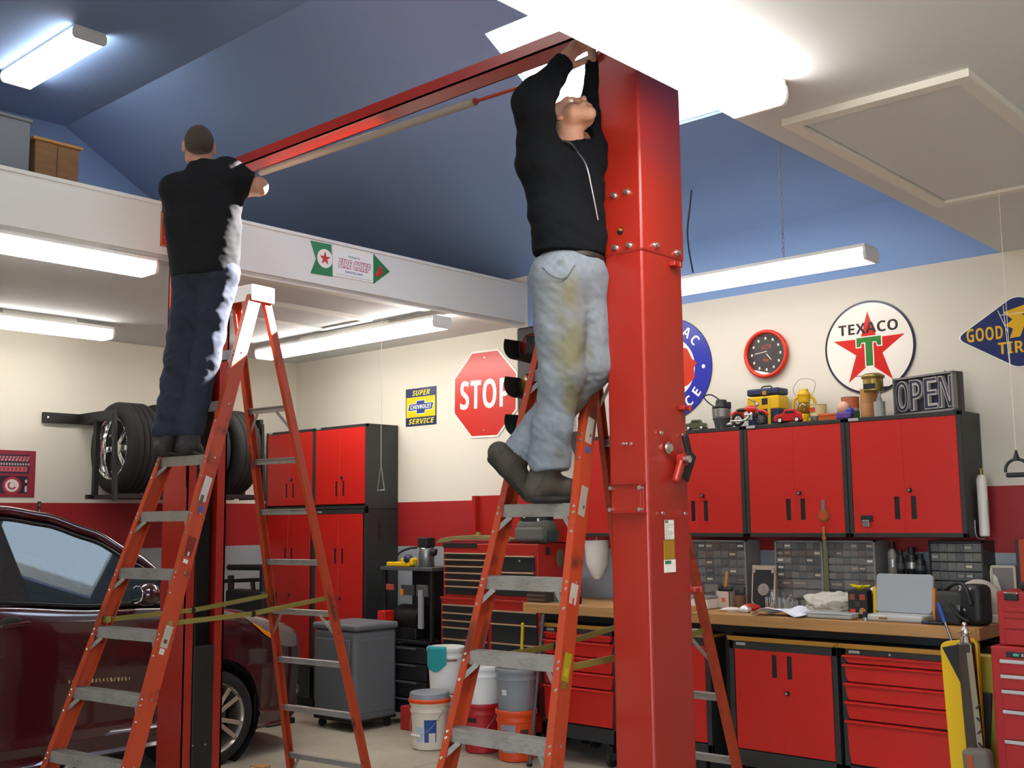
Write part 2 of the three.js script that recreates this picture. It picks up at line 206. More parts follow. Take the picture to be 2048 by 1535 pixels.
  { const cl = (px, py) => { const p = onX(px, py, x1); obj('hose_clip', [bx(0.03, 0.02, 0.05, x1 + 0.015, p.y, p.z, 0.005), bx(0.012, 0.026, 0.016, x1 + 0.03, p.y, p.z - 0.02, 0.004)], M.lift, lift); }; cl(1344, 530); cl(1363, 816); cl(1385, 1178); }
  // far column: an open channel with black carriage and lock cover inside
  const a0 = -6.27, a1 = -6.0, h = 3.96;
  const c2 = obj('column', [bx(0.46, 0.02, 0.46, -6.13, 0.01, -3.84), span(a0, a1, 0.02, h, -3.7, -3.712), span(a0, a1, 0.02, h, -3.968, -3.98), span(a0, a0 + 0.012, 0.02, h, -3.7, -3.98), span(a1 - 0.012, a1, 0.02, h, -3.7, -3.765), span(a1 - 0.012, a1, 0.02, h, -3.915, -3.98)], M.lift, lift);
  obj('carriage', [span(a0 + 0.05, a1 + 0.012, 0.14, 1.03, -3.77, -3.91, 0.006), span(a0 + 0.05, a1 + 0.05, 0.05, 0.2, -3.76, -3.92, 0.02)], M.black, lift);
  obj('chain_cover', span(a0 + 0.03, a0 + 0.16, 1.03, h - 0.1, -3.74, -3.94), M.black, lift);
  obj('air_line', [tube([[a1 - 0.02, 1.0, -3.79], [a1 - 0.03, 2.0, -3.785], [a1 - 0.02, 3.9, -3.79]], 0.006, 20, 6)], M.black, lift);
  for (const [px, py] of [[384, 1490], [409, 1488]]) { const p = onX(px, py, a1 + 0.01); obj('bolt', mv(cy(0.006, 0.006, 0.006, 0, 0, 0, 8), a1 + 0.014, p.y, p.z, 0, 0, PI / 2), M.bolt, c2); }
  // overhead beam (a channel, open upward) and the padded shut-off bar below it
  obj('overhead_beam', [span(-6.16, -2.62, 3.955, 4.02, -3.8, -3.808), span(-6.16, -2.62, 3.955, 3.963, -3.8, -3.93), span(-6.16, -2.62, 3.955, 4.02, -3.922, -3.93)], M.lift, lift);
  const s0 = onZ(522, 345, -3.86), s1 = onZ(950, 203, -3.86), s2 = onZ(1060, 168, -3.86), s3 = onZ(1200, 108, -3.86);
  obj('shutoff_bar', [bar(s0, s1, 0.021, 16)], std(0x8f877c, 0.6), lift); obj('shutoff_rod', [bar(s1, s2, 0.009, 10), bar(s1.clone().lerp(s0, 0.01), s1.clone().lerp(s2, 0.04), 0.013)], M.lift, lift);
  obj('shutoff_arm', [bar(s2, s3, 0.016, 12)], std(0x8f877c, 0.6), lift);
}

// ---------- step ladders ----------
function ladder(label, fx, fz, turn, o) {
  const t = thing('step_ladder', label, 'ladder', [fx, 0, fz], turn), H = o.H, FT = 0.305, half = (y) => (o.w0 - o.ws * y) / 2 + 0.012, zf = (y) => -o.lean * y, zr = (y) => -o.base + o.rear * y, halfR = (y) => half(y) * 0.97;
  const rail = (x0, x1, z0, z1, wide, thick, fl, side) => {                          // a channel: web outside, flanges turned in
    const a = V(x0, 0.0, z0), b = V(x1, H, z1), d = b.clone().sub(a), L = d.length(), y = d.normalize(), x = V(1, 0, 0).addScaledVector(y, -y.x).normalize(), z = x.clone().cross(y);
    const s = [[0, wide / 2], [-side * fl, wide / 2], [-side * fl, wide / 2 - thick], [-side * thick, wide / 2 - thick], [-side * thick, -wide / 2 + thick], [-side * fl, -wide / 2 + thick], [-side * fl, -wide / 2], [0, -wide / 2]];
    return extr(shape(side > 0 ? s.reverse() : s), L).rotateX(-PI / 2).applyMatrix4(new THREE.Matrix4().makeBasis(x, y, z)).translate(a.x, a.y, a.z);
  };
  const railF = {}, railB = {};
  for (const s of [-1, 1]) {
    railF[s] = obj('front_rail', rail(s * half(0), s * half(H), zf(0), zf(H), 0.084, 0.006, 0.034, s), M.ladder, t);
    railB[s] = obj('rear_rail', rail(s * halfR(0), s * halfR(H), zr(0), zr(H), 0.05, 0.005, 0.028, s), M.ladder, t);
    obj('foot', mv(bx(0.045, 0.05, 0.11, 0, 0.025, 0, 0.01), s * half(0) - s * 0.016, 0, 0), M.black, railF[s]); obj('foot', mv(bx(0.04, 0.05, 0.08, 0, 0.025, 0, 0.01), s * halfR(0) - s * 0.013, 0, zr(0)), M.black, railB[s]);
  }
  for (let k = 1; k <= 9; k++) {
    const y = k * FT, w = 2 * half(y) - 0.014, z = zf(y);
    const st = obj('step', [bx(w, 0.006, 0.08, 0, y, z), bx(w, 0.05, 0.005, 0, y - 0.025, z + 0.0385), bx(w, 0.04, 0.005, 0, y - 0.02, z - 0.0385), ...[-0.03, -0.018, -0.006, 0.006, 0.018, 0.03].map((q) => bx(w, 0.003, 0.004, 0, y + 0.0045, z + q))], M.alu, t);
    for (const s of [-1, 1]) {
      const xw = s * half(y), big = k <= 2, len = big ? 0.2 : 0.07, drop = big ? 0.19 : 0.085, yb = y - 0.05 - drop + 0.02;
      obj('brace', big ? [beamBox(V(s * (half(yb) - 0.01), yb, zf(yb) + 0.036), V(xw - s * len, y - 0.045, z + 0.036), 0.018, 0.004, V(0, 0, 1)), beamBox(V(s * (half(yb) - 0.01), yb, zf(yb) - 0.03), V(xw - s * len * 0.8, y - 0.04, z - 0.036), 0.018, 0.004, V(0, 0, 1))] : [beamBox(V(s * (half(yb) - 0.008), yb, zf(yb) + 0.037), V(xw - s * len, y - 0.048, z + 0.037), 0.022, 0.003, V(0, 0, 1))], M.alu, st);
      const rv = (yy, zz) => mv(cy(0.008, 0.006, 0.006, 0, 0, 0, 10), s * (half(yy) - 0.012), yy, zf(yy) + 0.044 + zz, PI / 2);
      obj('rivet', rv(y - 0.008, 0), M.bolt, railF[s]); obj('rivet', rv(y - 0.034, 0), M.bolt, railF[s]); obj('rivet', rv(yb + 0.004, 0), M.bolt, railF[s]);
      obj('side_rivet', mv(cy(0.007, 0.006, 0.005, 0, 0, 0, 10), s * (half(y) + 0.003), y - 0.012, zf(y), 0, 0, PI / 2), M.bolt, railF[s]);
    }
    if (k <= 8) { const wr = 2 * halfR(y) - 0.012, zz = zr(y), rg = obj('rear_bar', [bx(wr, 0.032, 0.012, 0, y, zz), bx(wr, 0.005, 0.035, 0, y + 0.016, zz)], M.alu, t);
      if (k === 4 || k === 1 || k === 8) for (const s of [-1, 1]) obj('brace', beamBox(V(s * (halfR(y - 0.14) - 0.01), y - 0.14, zr(y - 0.14) + 0.014), V(s * (halfR(y) - 0.11), y - 0.012, zz + 0.014), 0.018, 0.004), M.alu, rg); }
  }
  const capW = 2 * half(H) + 0.025; obj('top_cap', [bx(capW, 0.03, 0.17, 0, H + 0.035, (zf(H) + zr(H)) / 2, 0.012), bx(capW, 0.09, 0.012, 0, H, (zf(H) + zr(H)) / 2 + 0.08), bx(capW, 0.09, 0.012, 0, H, (zf(H) + zr(H)) / 2 - 0.08), bx(0.012, 0.09, 0.16, capW / 2 - 0.006, H, (zf(H) + zr(H)) / 2), bx(0.012, 0.09, 0.16, -capW / 2 + 0.006, H, (zf(H) + zr(H)) / 2)], o.cap, t);
  for (const s of [-1, 1]) {                                                                     // hinged spreaders, slightly sagging at the joint
    const y = o.spread, a = V(s * (half(y) - 0.028), y, zf(y) - 0.03), b = V(s * (halfR(y) - 0.02), y + 0.06, zr(y) + 0.02), m = a.clone().lerp(b, 0.48).add(V(0, -0.02, 0));
    const sp_ = obj('spreader', [beamBox(a, m, 0.026, 0.005, V(1, 0, 0)), beamBox(m.clone().add(V(s * -0.006, 0, 0)), b, 0.026, 0.005, V(1, 0, 0))], M.olive, t); obj('hinge', [mv(cy(0.012, 0.012, 0.022, 0, 0, 0, 12), m.x, m.y, m.z, 0, 0, PI / 2), bx(0.012, 0.036, 0.02, m.x, m.y, m.z)], M.black, sp_);
    const c = obj('bracket', [mv(bx(0.045, 0.032, 0.03, 0, 0, 0), a.x + s * 0.006, a.y, a.z + 0.03)], M.olive, t);
  }
  for (const [y0, y1, base, marks] of o.stickers || []) {                                          // worn labels on the outer face of the right rail
    const y = (y0 + y1) / 2, place = (g, dy, dz, out) => g.rotateX(-Math.atan(o.lean)).translate(half(y + dy) + out, y + dy, zf(y + dy) + dz);
    const st = obj('sticker', place(bx(0.0016, y1 - y0, 0.046), 0, 0.004, 0.0016), std(base, 0.5), railF[1]);
    marks.forEach(([q, h, w, c], i) => obj('sticker_print', place(bx(0.0008, h, w), q * (y1 - y0), 0.004 + 0.006 * ((i % 3) - 1), 0.0028), std(c, 0.5), st));
  }
  return { t, half, zf, zr, halfR, railF, railB };
}
const ladR = ladder('orange fiberglass step ladder beside the red lift post, man in jeans standing on it', -3.07, -3.09, 2.5 * PI / 180, { w0: 0.66, ws: 0.14, lean: 0.295, base: 1.82, rear: 0.26, H: 3.0, stickers: [[onX(1160, 1378, -2.83).y, onX(1160, 1300, -2.83).y, 0x9c8f12, [[0.3, 0.02, 0.03, 0x4c4210], [0.0, 0.03, 0.02, 0xb8a818], [-0.3, 0.03, 0.03, 0x6c6410]]], [onX(1178, 1212, -2.83).y, onX(1178, 1165, -2.83).y, 0xb8b4aa, [[0.2, 0.03, 0.02, 0x5c5650], [-0.25, 0.03, 0.012, 0xb84a34]]], [onX(1196, 1060, -2.83).y, onX(1196, 970, -2.83).y, 0x9a948a, [[0.25, 0.03, 0.03, 0x847e74]]], [onX(1208, 905, -2.83).y, onX(1208, 832, -2.83).y, 0xa39f96, [[0.2, 0.05, 0.015, 0x3c3a38], [-0.4, 0.025, 0.03, 0x2c5ca0]]]], spread: 1.18, cap: std(0xd8d4cc, 0.5) });
const ladL = ladder('orange step ladder in front of the dark red van, man in dark uniform on it', -5.38, -2.62, 6 * PI / 180, { w0: 0.74, ws: 0.152, lean: 0.355, base: 1.92, rear: 0.24, H: 3.1, stickers: [[onX(402, 1030, -5.2).y, onX(402, 950, -5.2).y, 0xb9b6b0, [[0.35, 0.04, 0.03, 0x3a62a8], [0.12, 0.03, 0.03, 0x8c2f2a], [-0.1, 0.05, 0.02, 0x55524c], [-0.35, 0.04, 0.03, 0x3c4f8c]]], [onX(374, 1130, -5.2).y, onX(374, 1072, -5.2).y, 0x6f2320, [[0.3, 0.03, 0.02, 0xc8c4bc], [-0.1, 0.02, 0.012, 0xc2bcb4], [-0.35, 0.02, 0.03, 0xd0ccc4]]], [onX(335, 1310, -5.2).y, onX(335, 1247, -5.2).y, 0xa39f8c, [[0.3, 0.03, 0.03, 0x7a8a5c], [0.0, 0.02, 0.02, 0x6c2430], [-0.3, 0.03, 0.03, 0xc4c0b0]]]], spread: 1.26, cap: std(0xd8d4cc, 0.5) });
// ---------- cabinets ----------
const ZU = -6.86;
function doorGeo(w, h, sx, sy, sw = 0.038, sh = 0.148, t = 0.017) { return extr(shape(rect(-w / 2, -h / 2, w / 2, h / 2), [rect(sx - sw / 2, sy - sh / 2, sx + sw / 2, sy + sh / 2)]), t - 0.004, 0.002); }
function twoDoors(t, x0, x1, y0, y1, zf, hy, lockY, hDist = 0.052) {              // a pair of doors with recessed grips either side of the split
  const w = (x1 - x0) / 2 - 0.003, h = y1 - y0, cyy = (y0 + y1) / 2;
  for (const s of [-1, 1]) {
    const cx = (x0 + x1) / 2 + s * (w / 2 + 0.0015), sx = -s * (w / 2 - hDist + 0.019 * 0);
    const d = obj('door', doorGeo(w, h, sx, hy - cyy).translate(cx, cyy, zf - 0.017), M.red, t);
    obj('handle', [bx(0.0375, 0.1475, 0.006, cx + sx, hy, zf - 0.013), bx(0.046, 0.156, 0.004, cx + sx, hy, zf - 0.019)], M.slot, d);
    if (s > 0) { obj('lock_face', mv(cy(0.008, 0.008, 0.004, 0, 0, 0, 12), cx + sx - 0.02, lockY, zf + 0.013, PI / 2), M.bolt, d); obj('lock', [mv(cy(0.016, 0.014, 0.012, 0, 0, 0, 20), cx + sx - 0.02, lockY, zf + 0.006, PI / 2)], M.black, d); }
  }
}
function carcass(t, x0, x1, y0, y1, zf, zb, fr, ft = 0.028, fb = 0.028) {
  obj('carcass', [span(x0, x1, y0, y1, zf - 0.03, zb + 0.006), span(x0, x0 + fr, y0, y1, zf, zf - 0.031, 0.003), span(x1 - fr, x1, y0, y1, zf, zf - 0.031, 0.003), span(x0, x1, y1 - ft, y1, zf, zf - 0.031, 0.003), span(x0, x1, y0, y0 + fb, zf, zf - 0.031, 0.003)], M.frame, t);
}
const badge = (t, x, y, z) => obj('badge', bx(0.07, 0.018, 0.004, x, y, z + 0.002, 0.004), std(0xb9bcbd, 0.4, 0.6), t);
const UX = [-5.50, -4.74, -3.98, -3.22, -2.465], UY0 = 1.63, UY1 = 2.405;
['red two-door wall cabinet half hidden behind the man and the ladder', 'red two-door wall cabinet partly behind the red post, green toy car on top', 'red two-door wall cabinet with the round orange badge on its door, lantern on top', 'red two-door wall cabinet at the end of the row, OPEN sign on top'].forEach((label, i) => {
  const t = thing('wall_cabinet', label, 'cabinet', [0, 0, 0], 0, 'red wall cabinets over the bench'), x0 = UX[i] + 0.002, x1 = UX[i + 1] - 0.002;
  carcass(t, x0, x1, UY0, UY1, ZU, BACK, 0.028); twoDoors(t, x0 + 0.03, x1 - 0.03, UY0 + 0.03, UY1 - 0.03, ZU, 1.815, 1.925); badge(t, x0 + 0.06, UY1 - 0.012, ZU);
});
// tall red cabinets in the corner: two wall boxes over two lockers
{ const z = -6.795, xs = [-9.53, -8.74, -7.95];
  for (let i = 0; i < 2; i++) {
    const u = thing('wall_cabinet', ['red upper cabinet in the corner next to the left wall', 'red upper cabinet beside the blue and yellow service sign, pull cord hanging before it'][i], 'cabinet', [0, 0, 0], 0, 'red corner cabinets');
    carcass(u, xs[i] + 0.002, xs[i + 1] - 0.002, 1.885, 2.685, z, BACK, 0.02); twoDoors(u, xs[i] + 0.024, xs[i + 1] - 0.024, 1.935, 2.66, z, 2.08, 2.19); badge(u, xs[i] + 0.07, 2.675, z);
    const l = thing('storage_locker', ['tall red locker next to the left wall behind the van', 'tall red locker behind the grey wheeled bin'][i], 'cabinet', [0, 0, 0], 0, 'red corner cabinets');
    carcass(l, xs[i] + 0.002, xs[i + 1] - 0.002, 0.08, 1.88, z, BACK, 0.03, 0.04, 0.3); twoDoors(l, xs[i] + 0.034, xs[i + 1] - 0.06, 0.42, 1.84, z, 1.44, 1.05); badge(l, xs[i] + 0.1, 1.86, z);
    obj('plinth', span(xs[i] + 0.03, xs[i + 1] - 0.03, 0, 0.08, z - 0.04, BACK + 0.01), M.black, l);
    if (i) obj('vent_slot', span(xs[2] - 0.002, xs[2] + 0.001, 1.6, 1.76, -6.98, -6.95), M.slot, l);
  } }
// workbench
const bench = thing('workbench', 'long workbench with thick tan top over the red base cabinets', 'workbench');
obj('worktop', span(-5.71, -2.305, 1.064, 1.135, -6.45, -7.19, 0.006), M.wood, bench);
obj('end_board', span(-2.305, -2.285, 1.064, 1.135, -6.45, -7.19, 0.004), M.wood, bench);
obj('apron', [span(-5.66, -2.36, 1.0, 1.064, -6.62, -6.66), span(-5.66, -2.36, 1.0, 1.064, -7.12, -7.16)], M.black, bench);
for (const x of [-5.64, -4.01, -2.338]) for (const z of [-6.66, -7.12]) obj('leg', span(x - 0.03, x + 0.03, 0, 1.0, z - 0.03, z + 0.03), M.black, bench);
// base units under the bench, on casters
const ZB = -6.5;
function caster(t, x, z) { obj('caster', [mv(cy(0.055, 0.055, 0.03, 0, 0, 0, 20), x, 0.055, z, 0, 0, PI / 2), bx(0.05, 0.05, 0.05, x, 0.125, z)], M.black, t); obj('caster_fork', [span(x - 0.024, x - 0.018, 0.05, 0.15, z - 0.022, z + 0.022), span(x + 0.018, x + 0.024, 0.05, 0.15, z - 0.022, z + 0.022), span(x - 0.024, x + 0.024, 0.115, 0.12, z - 0.022, z + 0.024)], M.chrome, t); }
function baseUnit(label, x0, x1, drawers) {
  const t = thing(drawers ? 'drawer_cabinet' : 'base_cabinet', label, 'cabinet', [0, 0, 0], 0, 'red base cabinets under the bench');
  carcass(t, x0, x1, 0.17, 0.965, ZB, -7.1, 0.035, 0.055, 0.1);
  obj('top_board', [extr(shape([[x0 - 0.012, 0.993], [x0 + 0.022, 0.965], [x1 - 0.022, 0.965], [x1 + 0.012, 0.993]]), 0.012).translate(0, 0, ZB), span(x0 - 0.012, x1 + 0.012, 0.965, 0.985, ZB, -7.1)], M.edgeGold, t);
  obj('top_mat', span(x0 - 0.012, x1 + 0.012, 0.985, 0.993, ZB + 0.004, -7.1), M.black, t);
  badge(t, x0 + 0.09, 0.945, ZB); for (const x of [x0 + 0.1, x1 - 0.1]) for (const z of [ZB - 0.06, -7.02]) caster(t, x, z);
  if (!drawers) return twoDoors(t, x0 + 0.04, x1 - 0.04, 0.28, 0.915, ZB, 0.815, 0.655);
  [[0.925, 0.882], [0.870, 0.770], [0.758, 0.660], [0.648, 0.550], [0.536, 0.285]].forEach(([yt, yb], i) => {
    const w = x1 - x0 - 0.06, h = yt - yb, s = h > 0.06 ? [[-w / 2 - 0.012, 0], [-w / 2 - 0.012, -0.012], [-w / 2, -0.02], [-w / 2 + 0.006, -h * 0.7], [-w / 2 + 0.016, -h], [w / 2 - 0.016, -h], [w / 2 - 0.006, -h * 0.7], [w / 2, -0.02], [w / 2 + 0.012, -0.012], [w / 2 + 0.012, 0]] : [[-w / 2 - 0.012, 0], [-w / 2 + 0.02, -h], [w / 2 - 0.02, -h], [w / 2 + 0.012, 0]];
    const d = obj('drawer', [extr(s, 0.02, 0.002).translate((x0 + x1) / 2, yt, ZB - 0.012), span(x0 + 0.05, x1 - 0.05, yb + 0.01, yt - 0.01, ZB - 0.4, ZB - 0.014)], M.red, t);
    obj('pull_lip', mv(bx(w + 0.02, 0.01, 0.03, 0, 0, 0, 0.004), (x0 + x1) / 2, yt - 0.003, ZB + 0.02, 0.25), M.red, d);
  });
  obj('lock', mv(cy(0.008, 0.008, 0.008, 0, 0, 0, 12), (x0 + x1) / 2 - 0.06, 0.945, ZB + 0.003, PI / 2), M.bolt, t);
}
baseUnit('red drawer cabinet under the left end of the bench, behind the buckets', -5.566, -4.866, true);
baseUnit('red two-door base cabinet mostly hidden behind the red post', -4.83, -4.086, false);
baseUnit('red two-door base cabinet with round lock, fully visible under the bench', -3.935, -3.175, false);
baseUnit('red drawer cabinet under the bench beside the yellow creeper', -3.150, -2.40, true);

// ---------- small-parts organizers standing on the bench against the wall ----------
function organizer(label, pxl, pxr, pyt, frameMat, grid, tint) {
  const z = -7.0, a = onZ(pxl, pyt, z), b = onZ(pxr, pyt, z), y0 = 1.135, y1 = Math.min(a.y, b.y, UY0 - 0.01), t = thing('parts_organizer', label, 'organizer', [0, 0, 0], 0, 'parts organizers on the bench');
  obj('case', [span(a.x, b.x, y0, y1, z - 0.02, BACK + 0.005), span(a.x, a.x + 0.012, y0, y1, z + 0.012, z - 0.02), span(b.x - 0.012, b.x, y0, y1, z + 0.012, z - 0.02), span(a.x, b.x, y1 - 0.012, y1, z + 0.012, z - 0.02), span(a.x, b.x, y0, y0 + 0.012, z + 0.012, z - 0.02)], frameMat, t);
  let y = y1 - 0.014; const H = y1 - y0 - 0.03, tot = grid.reduce((s, g) => s + g[1], 0);
  grid.forEach(([n, hh], row) => { const h = H * hh / tot; for (let c = 0; c < n; c++) { const w = (b.x - a.x - 0.026) / n, x = a.x + 0.013 + c * w, m = tint[Math.floor(hash(c, row, pxl) * tint.length)];
    const d = obj('drawer', [span(x + 0.0012, x + w - 0.0012, y - h + 0.005, y - 0.003, z + 0.006, z - 0.019), bx(w * 0.4, 0.006, 0.012, x + w / 2, y - h * 0.8, z + 0.01)], m, t);
    if (hash(c, row, 5 + pxl) > 0.72 && n > 2) obj('contents_tag', bx(w * 0.7, Math.min(0.014, h * 0.35), 0.002, x + w / 2, y - h * 0.45, z + 0.0075), [M.paper, M.cream, M.bolt][Math.floor(hash(c, row, 9) * 3)], d); }
    y -= h; });
}
const bins = [std(0x6c6d6e, 0.3), std(0x7b7c7c, 0.3), std(0x5d5f62, 0.3), std(0x6f6664, 0.3), std(0x858684, 0.25)], binsD = [std(0x676a69, 0.35), std(0x74756f, 0.35), std(0x5c5f60, 0.35)];
organizer('grey small-parts organizer next to the red post', 1378, 1492, 1079, std(0x9a9a98, 0.5), [[7, 1], [7, 1], [7, 1], [7, 1], [7, 1], [4, 1.2], [4, 1.2]], bins);
organizer('grey parts organizer beside the round-badged black plaque', 1550, 1645, 1080, std(0x8d8d8b, 0.5), [[6, 1], [6, 1], [6, 1], [6, 1], [6, 1], [3, 1.4], [3, 1.4], [2, 1.2]], bins);
organizer('grey parts organizer with white name tags behind the plastic bag', 1652, 1750, 1080, std(0x8d8d8b, 0.5), [[6, 1], [6, 1], [6, 1], [6, 1], [6, 1], [3, 1.4], [3, 1.4], [2, 1.2]], bins);
organizer('black parts organizer at the right end of the bench', 1857, 1966, 1081, std(0x1f2022, 0.5), [[6, 1], [6, 1], [6, 1], [6, 1], [6, 1], [6, 1], [2, 1.6]], binsD);
// ---------- signs on the walls ----------
const ZW = BACK + 0.002;
const face = (tex, rough = 0.4, more = {}) => std(0xffffff, rough, 0, { map: tex, ...more });
const planar = (g, w, h) => { const p = g.attributes.position, uv = new Float32Array(p.count * 2); for (let i = 0; i < p.count; i++) { uv[2 * i] = p.getX(i) / w + 0.5; uv[2 * i + 1] = p.getY(i) / h + 0.5; } g.setAttribute('uv', new THREE.BufferAttribute(uv, 2)); return g; };
function fitText(g, txt, x, y, w, h, font, fill, stroke) { g.save(); g.translate(x, y); g.font = font; g.textAlign = 'center'; g.textBaseline = 'middle'; const m = g.measureText(txt), px = parseFloat(/(\d+)px/.exec(font)[1]); g.scale(w / m.width, h / (px * 0.72)); if (stroke) { g.strokeStyle = stroke; g.lineWidth = px * 0.12; g.strokeText(txt, 0, 0); } g.fillStyle = fill; g.fillText(txt, 0, 0); g.restore(); }
function star(g, cx, cy_, r, fill, rot = -PI / 2, inner = 0.39) { g.beginPath(); for (let i = 0; i < 10; i++) { const a = rot + i * PI / 5, q = i % 2 ? r * inner : r; g[i ? 'lineTo' : 'moveTo'](cx + Math.cos(a) * q, cy_ + Math.sin(a) * q); } g.closePath(); g.fillStyle = fill; g.fill(); }
{ // stop sign: white border, raised red octagon face with letters
  const c = onZ(970, 787, ZW), R = 0.395, oct = (r) => Array.from({ length: 8 }, (_, i) => { const a = PI / 8 + i * PI / 4; return [r * Math.cos(a) / Math.cos(PI / 8), r * Math.sin(a) / Math.cos(PI / 8)]; });
  const t = thing('stop_sign', 'red octagonal stop sign with white lettering on the white wall', 'sign', [c.x, c.y, ZW], 0);
  t.rotation.z = -0.02;
  obj('plate', extr(oct(R), 0.004, 0.002), std(0xe9e6df, 0.35), t);
  obj('red_face', planar(new THREE.ShapeGeometry(shape(oct(R * 0.955))), 0.76, 0.76).translate(0, 0, 0.0075), face(canvasTex(768, 768, (g, w, h) => { g.fillStyle = '#c4281f'; g.fillRect(0, 0, w, h); fitText(g, 'STOP', w / 2, h / 2 + 4, w * 0.84, h * 0.34, 'bold 200px sans-serif', '#f2eee6'); }), 0.3), t, true);
  for (const y of [0.33, -0.33]) obj('bolt', mv(cy(0.008, 0.007, 0.006, 0, 0, 0, 10), 0, y, 0.01, PI / 2), M.bolt, t);
}
{ // blue and yellow service sign
  const a = onZ(812, 780, ZW), b = onZ(873, 846, ZW), w = b.x - a.x, h = 0.36, t = thing('service_sign', 'small blue and yellow SUPER CHEVROLET SERVICE sign between cabinets and stop sign', 'sign', [(a.x + b.x) / 2, (a.y + b.y) / 2, ZW]);
  obj('plate', bx(w, h, 0.004, 0, 0, 0.002, 0.002), M.navy, t);
  obj('print', new THREE.PlaneGeometry(w * 0.985, h * 0.985).translate(0, 0, 0.0048), face(canvasTex(512, 480, (g, W, H) => { g.fillStyle = '#23305e'; g.fillRect(0, 0, W, H); g.fillStyle = '#d8c312'; g.fillRect(10, 112, W - 20, 262); fitText(g, 'SUPER', W / 2, 60, 300, 66, 'bold italic 90px sans-serif', '#e3cd1c'); fitText(g, 'SERVICE', W / 2, 428, 430, 66, 'bold italic 90px sans-serif', '#e3cd1c'); g.fillStyle = '#26417f'; g.strokeStyle = '#e8eef4'; g.lineWidth = 7; g.beginPath(); [[40, 268], [66, 198], [180, 198], [188, 160], [330, 160], [322, 198], [474, 198], [448, 286], [332, 286], [324, 330], [180, 330], [188, 286], [40, 286]].forEach((p, i) => g[i ? 'lineTo' : 'moveTo'](...p)); g.closePath(); g.fill(); g.stroke(); fitText(g, 'CHEVROLET', W / 2, 242, 360, 52, 'bold 70px sans-serif', '#f2f2ee'); }), 0.3), t, true);
}
{ // traffic light behind the standing man
  const c = onZ(1062, 770, ZW + 0.1), t = thing('traffic_light', 'black traffic signal head on the wall beside the stop sign', 'traffic light', [c.x, c.y, BACK]);
  obj('housing', [bx(0.32, 1.0, 0.16, 0.06, 0, 0.09, 0.02)], M.black, t);
  [0.32, 0, -0.32].forEach((y, i) => { obj('visor', mv(new THREE.CylinderGeometry(0.13, 0.14, 0.2, 28, 1, true, 0.35 * PI, 1.3 * PI), 0.06, y, 0.27, PI / 2, 0, PI), std(0x161617, 0.5, 0, { side: THREE.DoubleSide }), t); obj('lens', sp(0.12, 0.06, y, 0.165, [1, 1, 0.3], 20), std([0x5a0d0a, 0x5a4206, 0x0d3a1c][i], 0.25), t); });
}
{ // round blue dealer sign, mostly behind the post
  const r = onZ(1425, 731, ZW), top = onZ(1368, 660, ZW), R = 0.40, cx = r.x - R, cyy = 2.925;
  const t = thing('service_sign', 'round blue PONTIAC SERVICE sign partly behind the red post', 'sign', [cx, cyy, ZW]);
  obj('plate', mv(cy(R, R, 0.006, 0, 0, 0, 56), 0, 0, 0.003, PI / 2), M.navy, t);
  const tex = canvasTex(768, 768, (g, w) => { const c = w / 2; g.fillStyle = '#2430a4'; g.fillRect(0, 0, w, w); g.fillStyle = '#e9e7e0'; g.beginPath(); g.arc(c, c, c * 0.62, 0, 7); g.fill(); g.fillStyle = '#c8341c'; g.beginPath(); [[250, 240], [420, 200], [560, 250], [600, 330], [640, 360], [612, 400], [618, 470], [560, 520], [420, 560], [280, 520]].forEach((p, i) => g[i ? 'lineTo' : 'moveTo'](...p)); g.closePath(); g.fill();
    const arc = (txt, mid, step, up) => { g.font = 'bold 104px sans-serif'; g.textAlign = 'center'; g.textBaseline = 'middle'; g.fillStyle = '#f0eee6'; [...txt].forEach((ch, i) => { const a = mid + (i - (txt.length - 1) / 2) * step; g.save(); g.translate(c + Math.cos(a) * c * 0.81, c + Math.sin(a) * c * 0.81); g.rotate(a + (up ? PI / 2 : -PI / 2)); g.fillText(ch, 0, 0); g.restore(); }); };
    arc('PONTIAC', -PI / 2, 0.3, true); arc('SERVICE', PI / 2, -0.3, false); g.fillStyle = '#ece8d2'; for (const s of [-1, 1]) { g.beginPath(); g.arc(c + s * c * 0.81, c + 10, 15, 0, 7); g.fill(); } });
  obj('print', planar(new THREE.CircleGeometry(R * 0.99, 56), 2 * R, 2 * R).translate(0, 0, 0.0068), face(tex, 0.3), t, true);
}
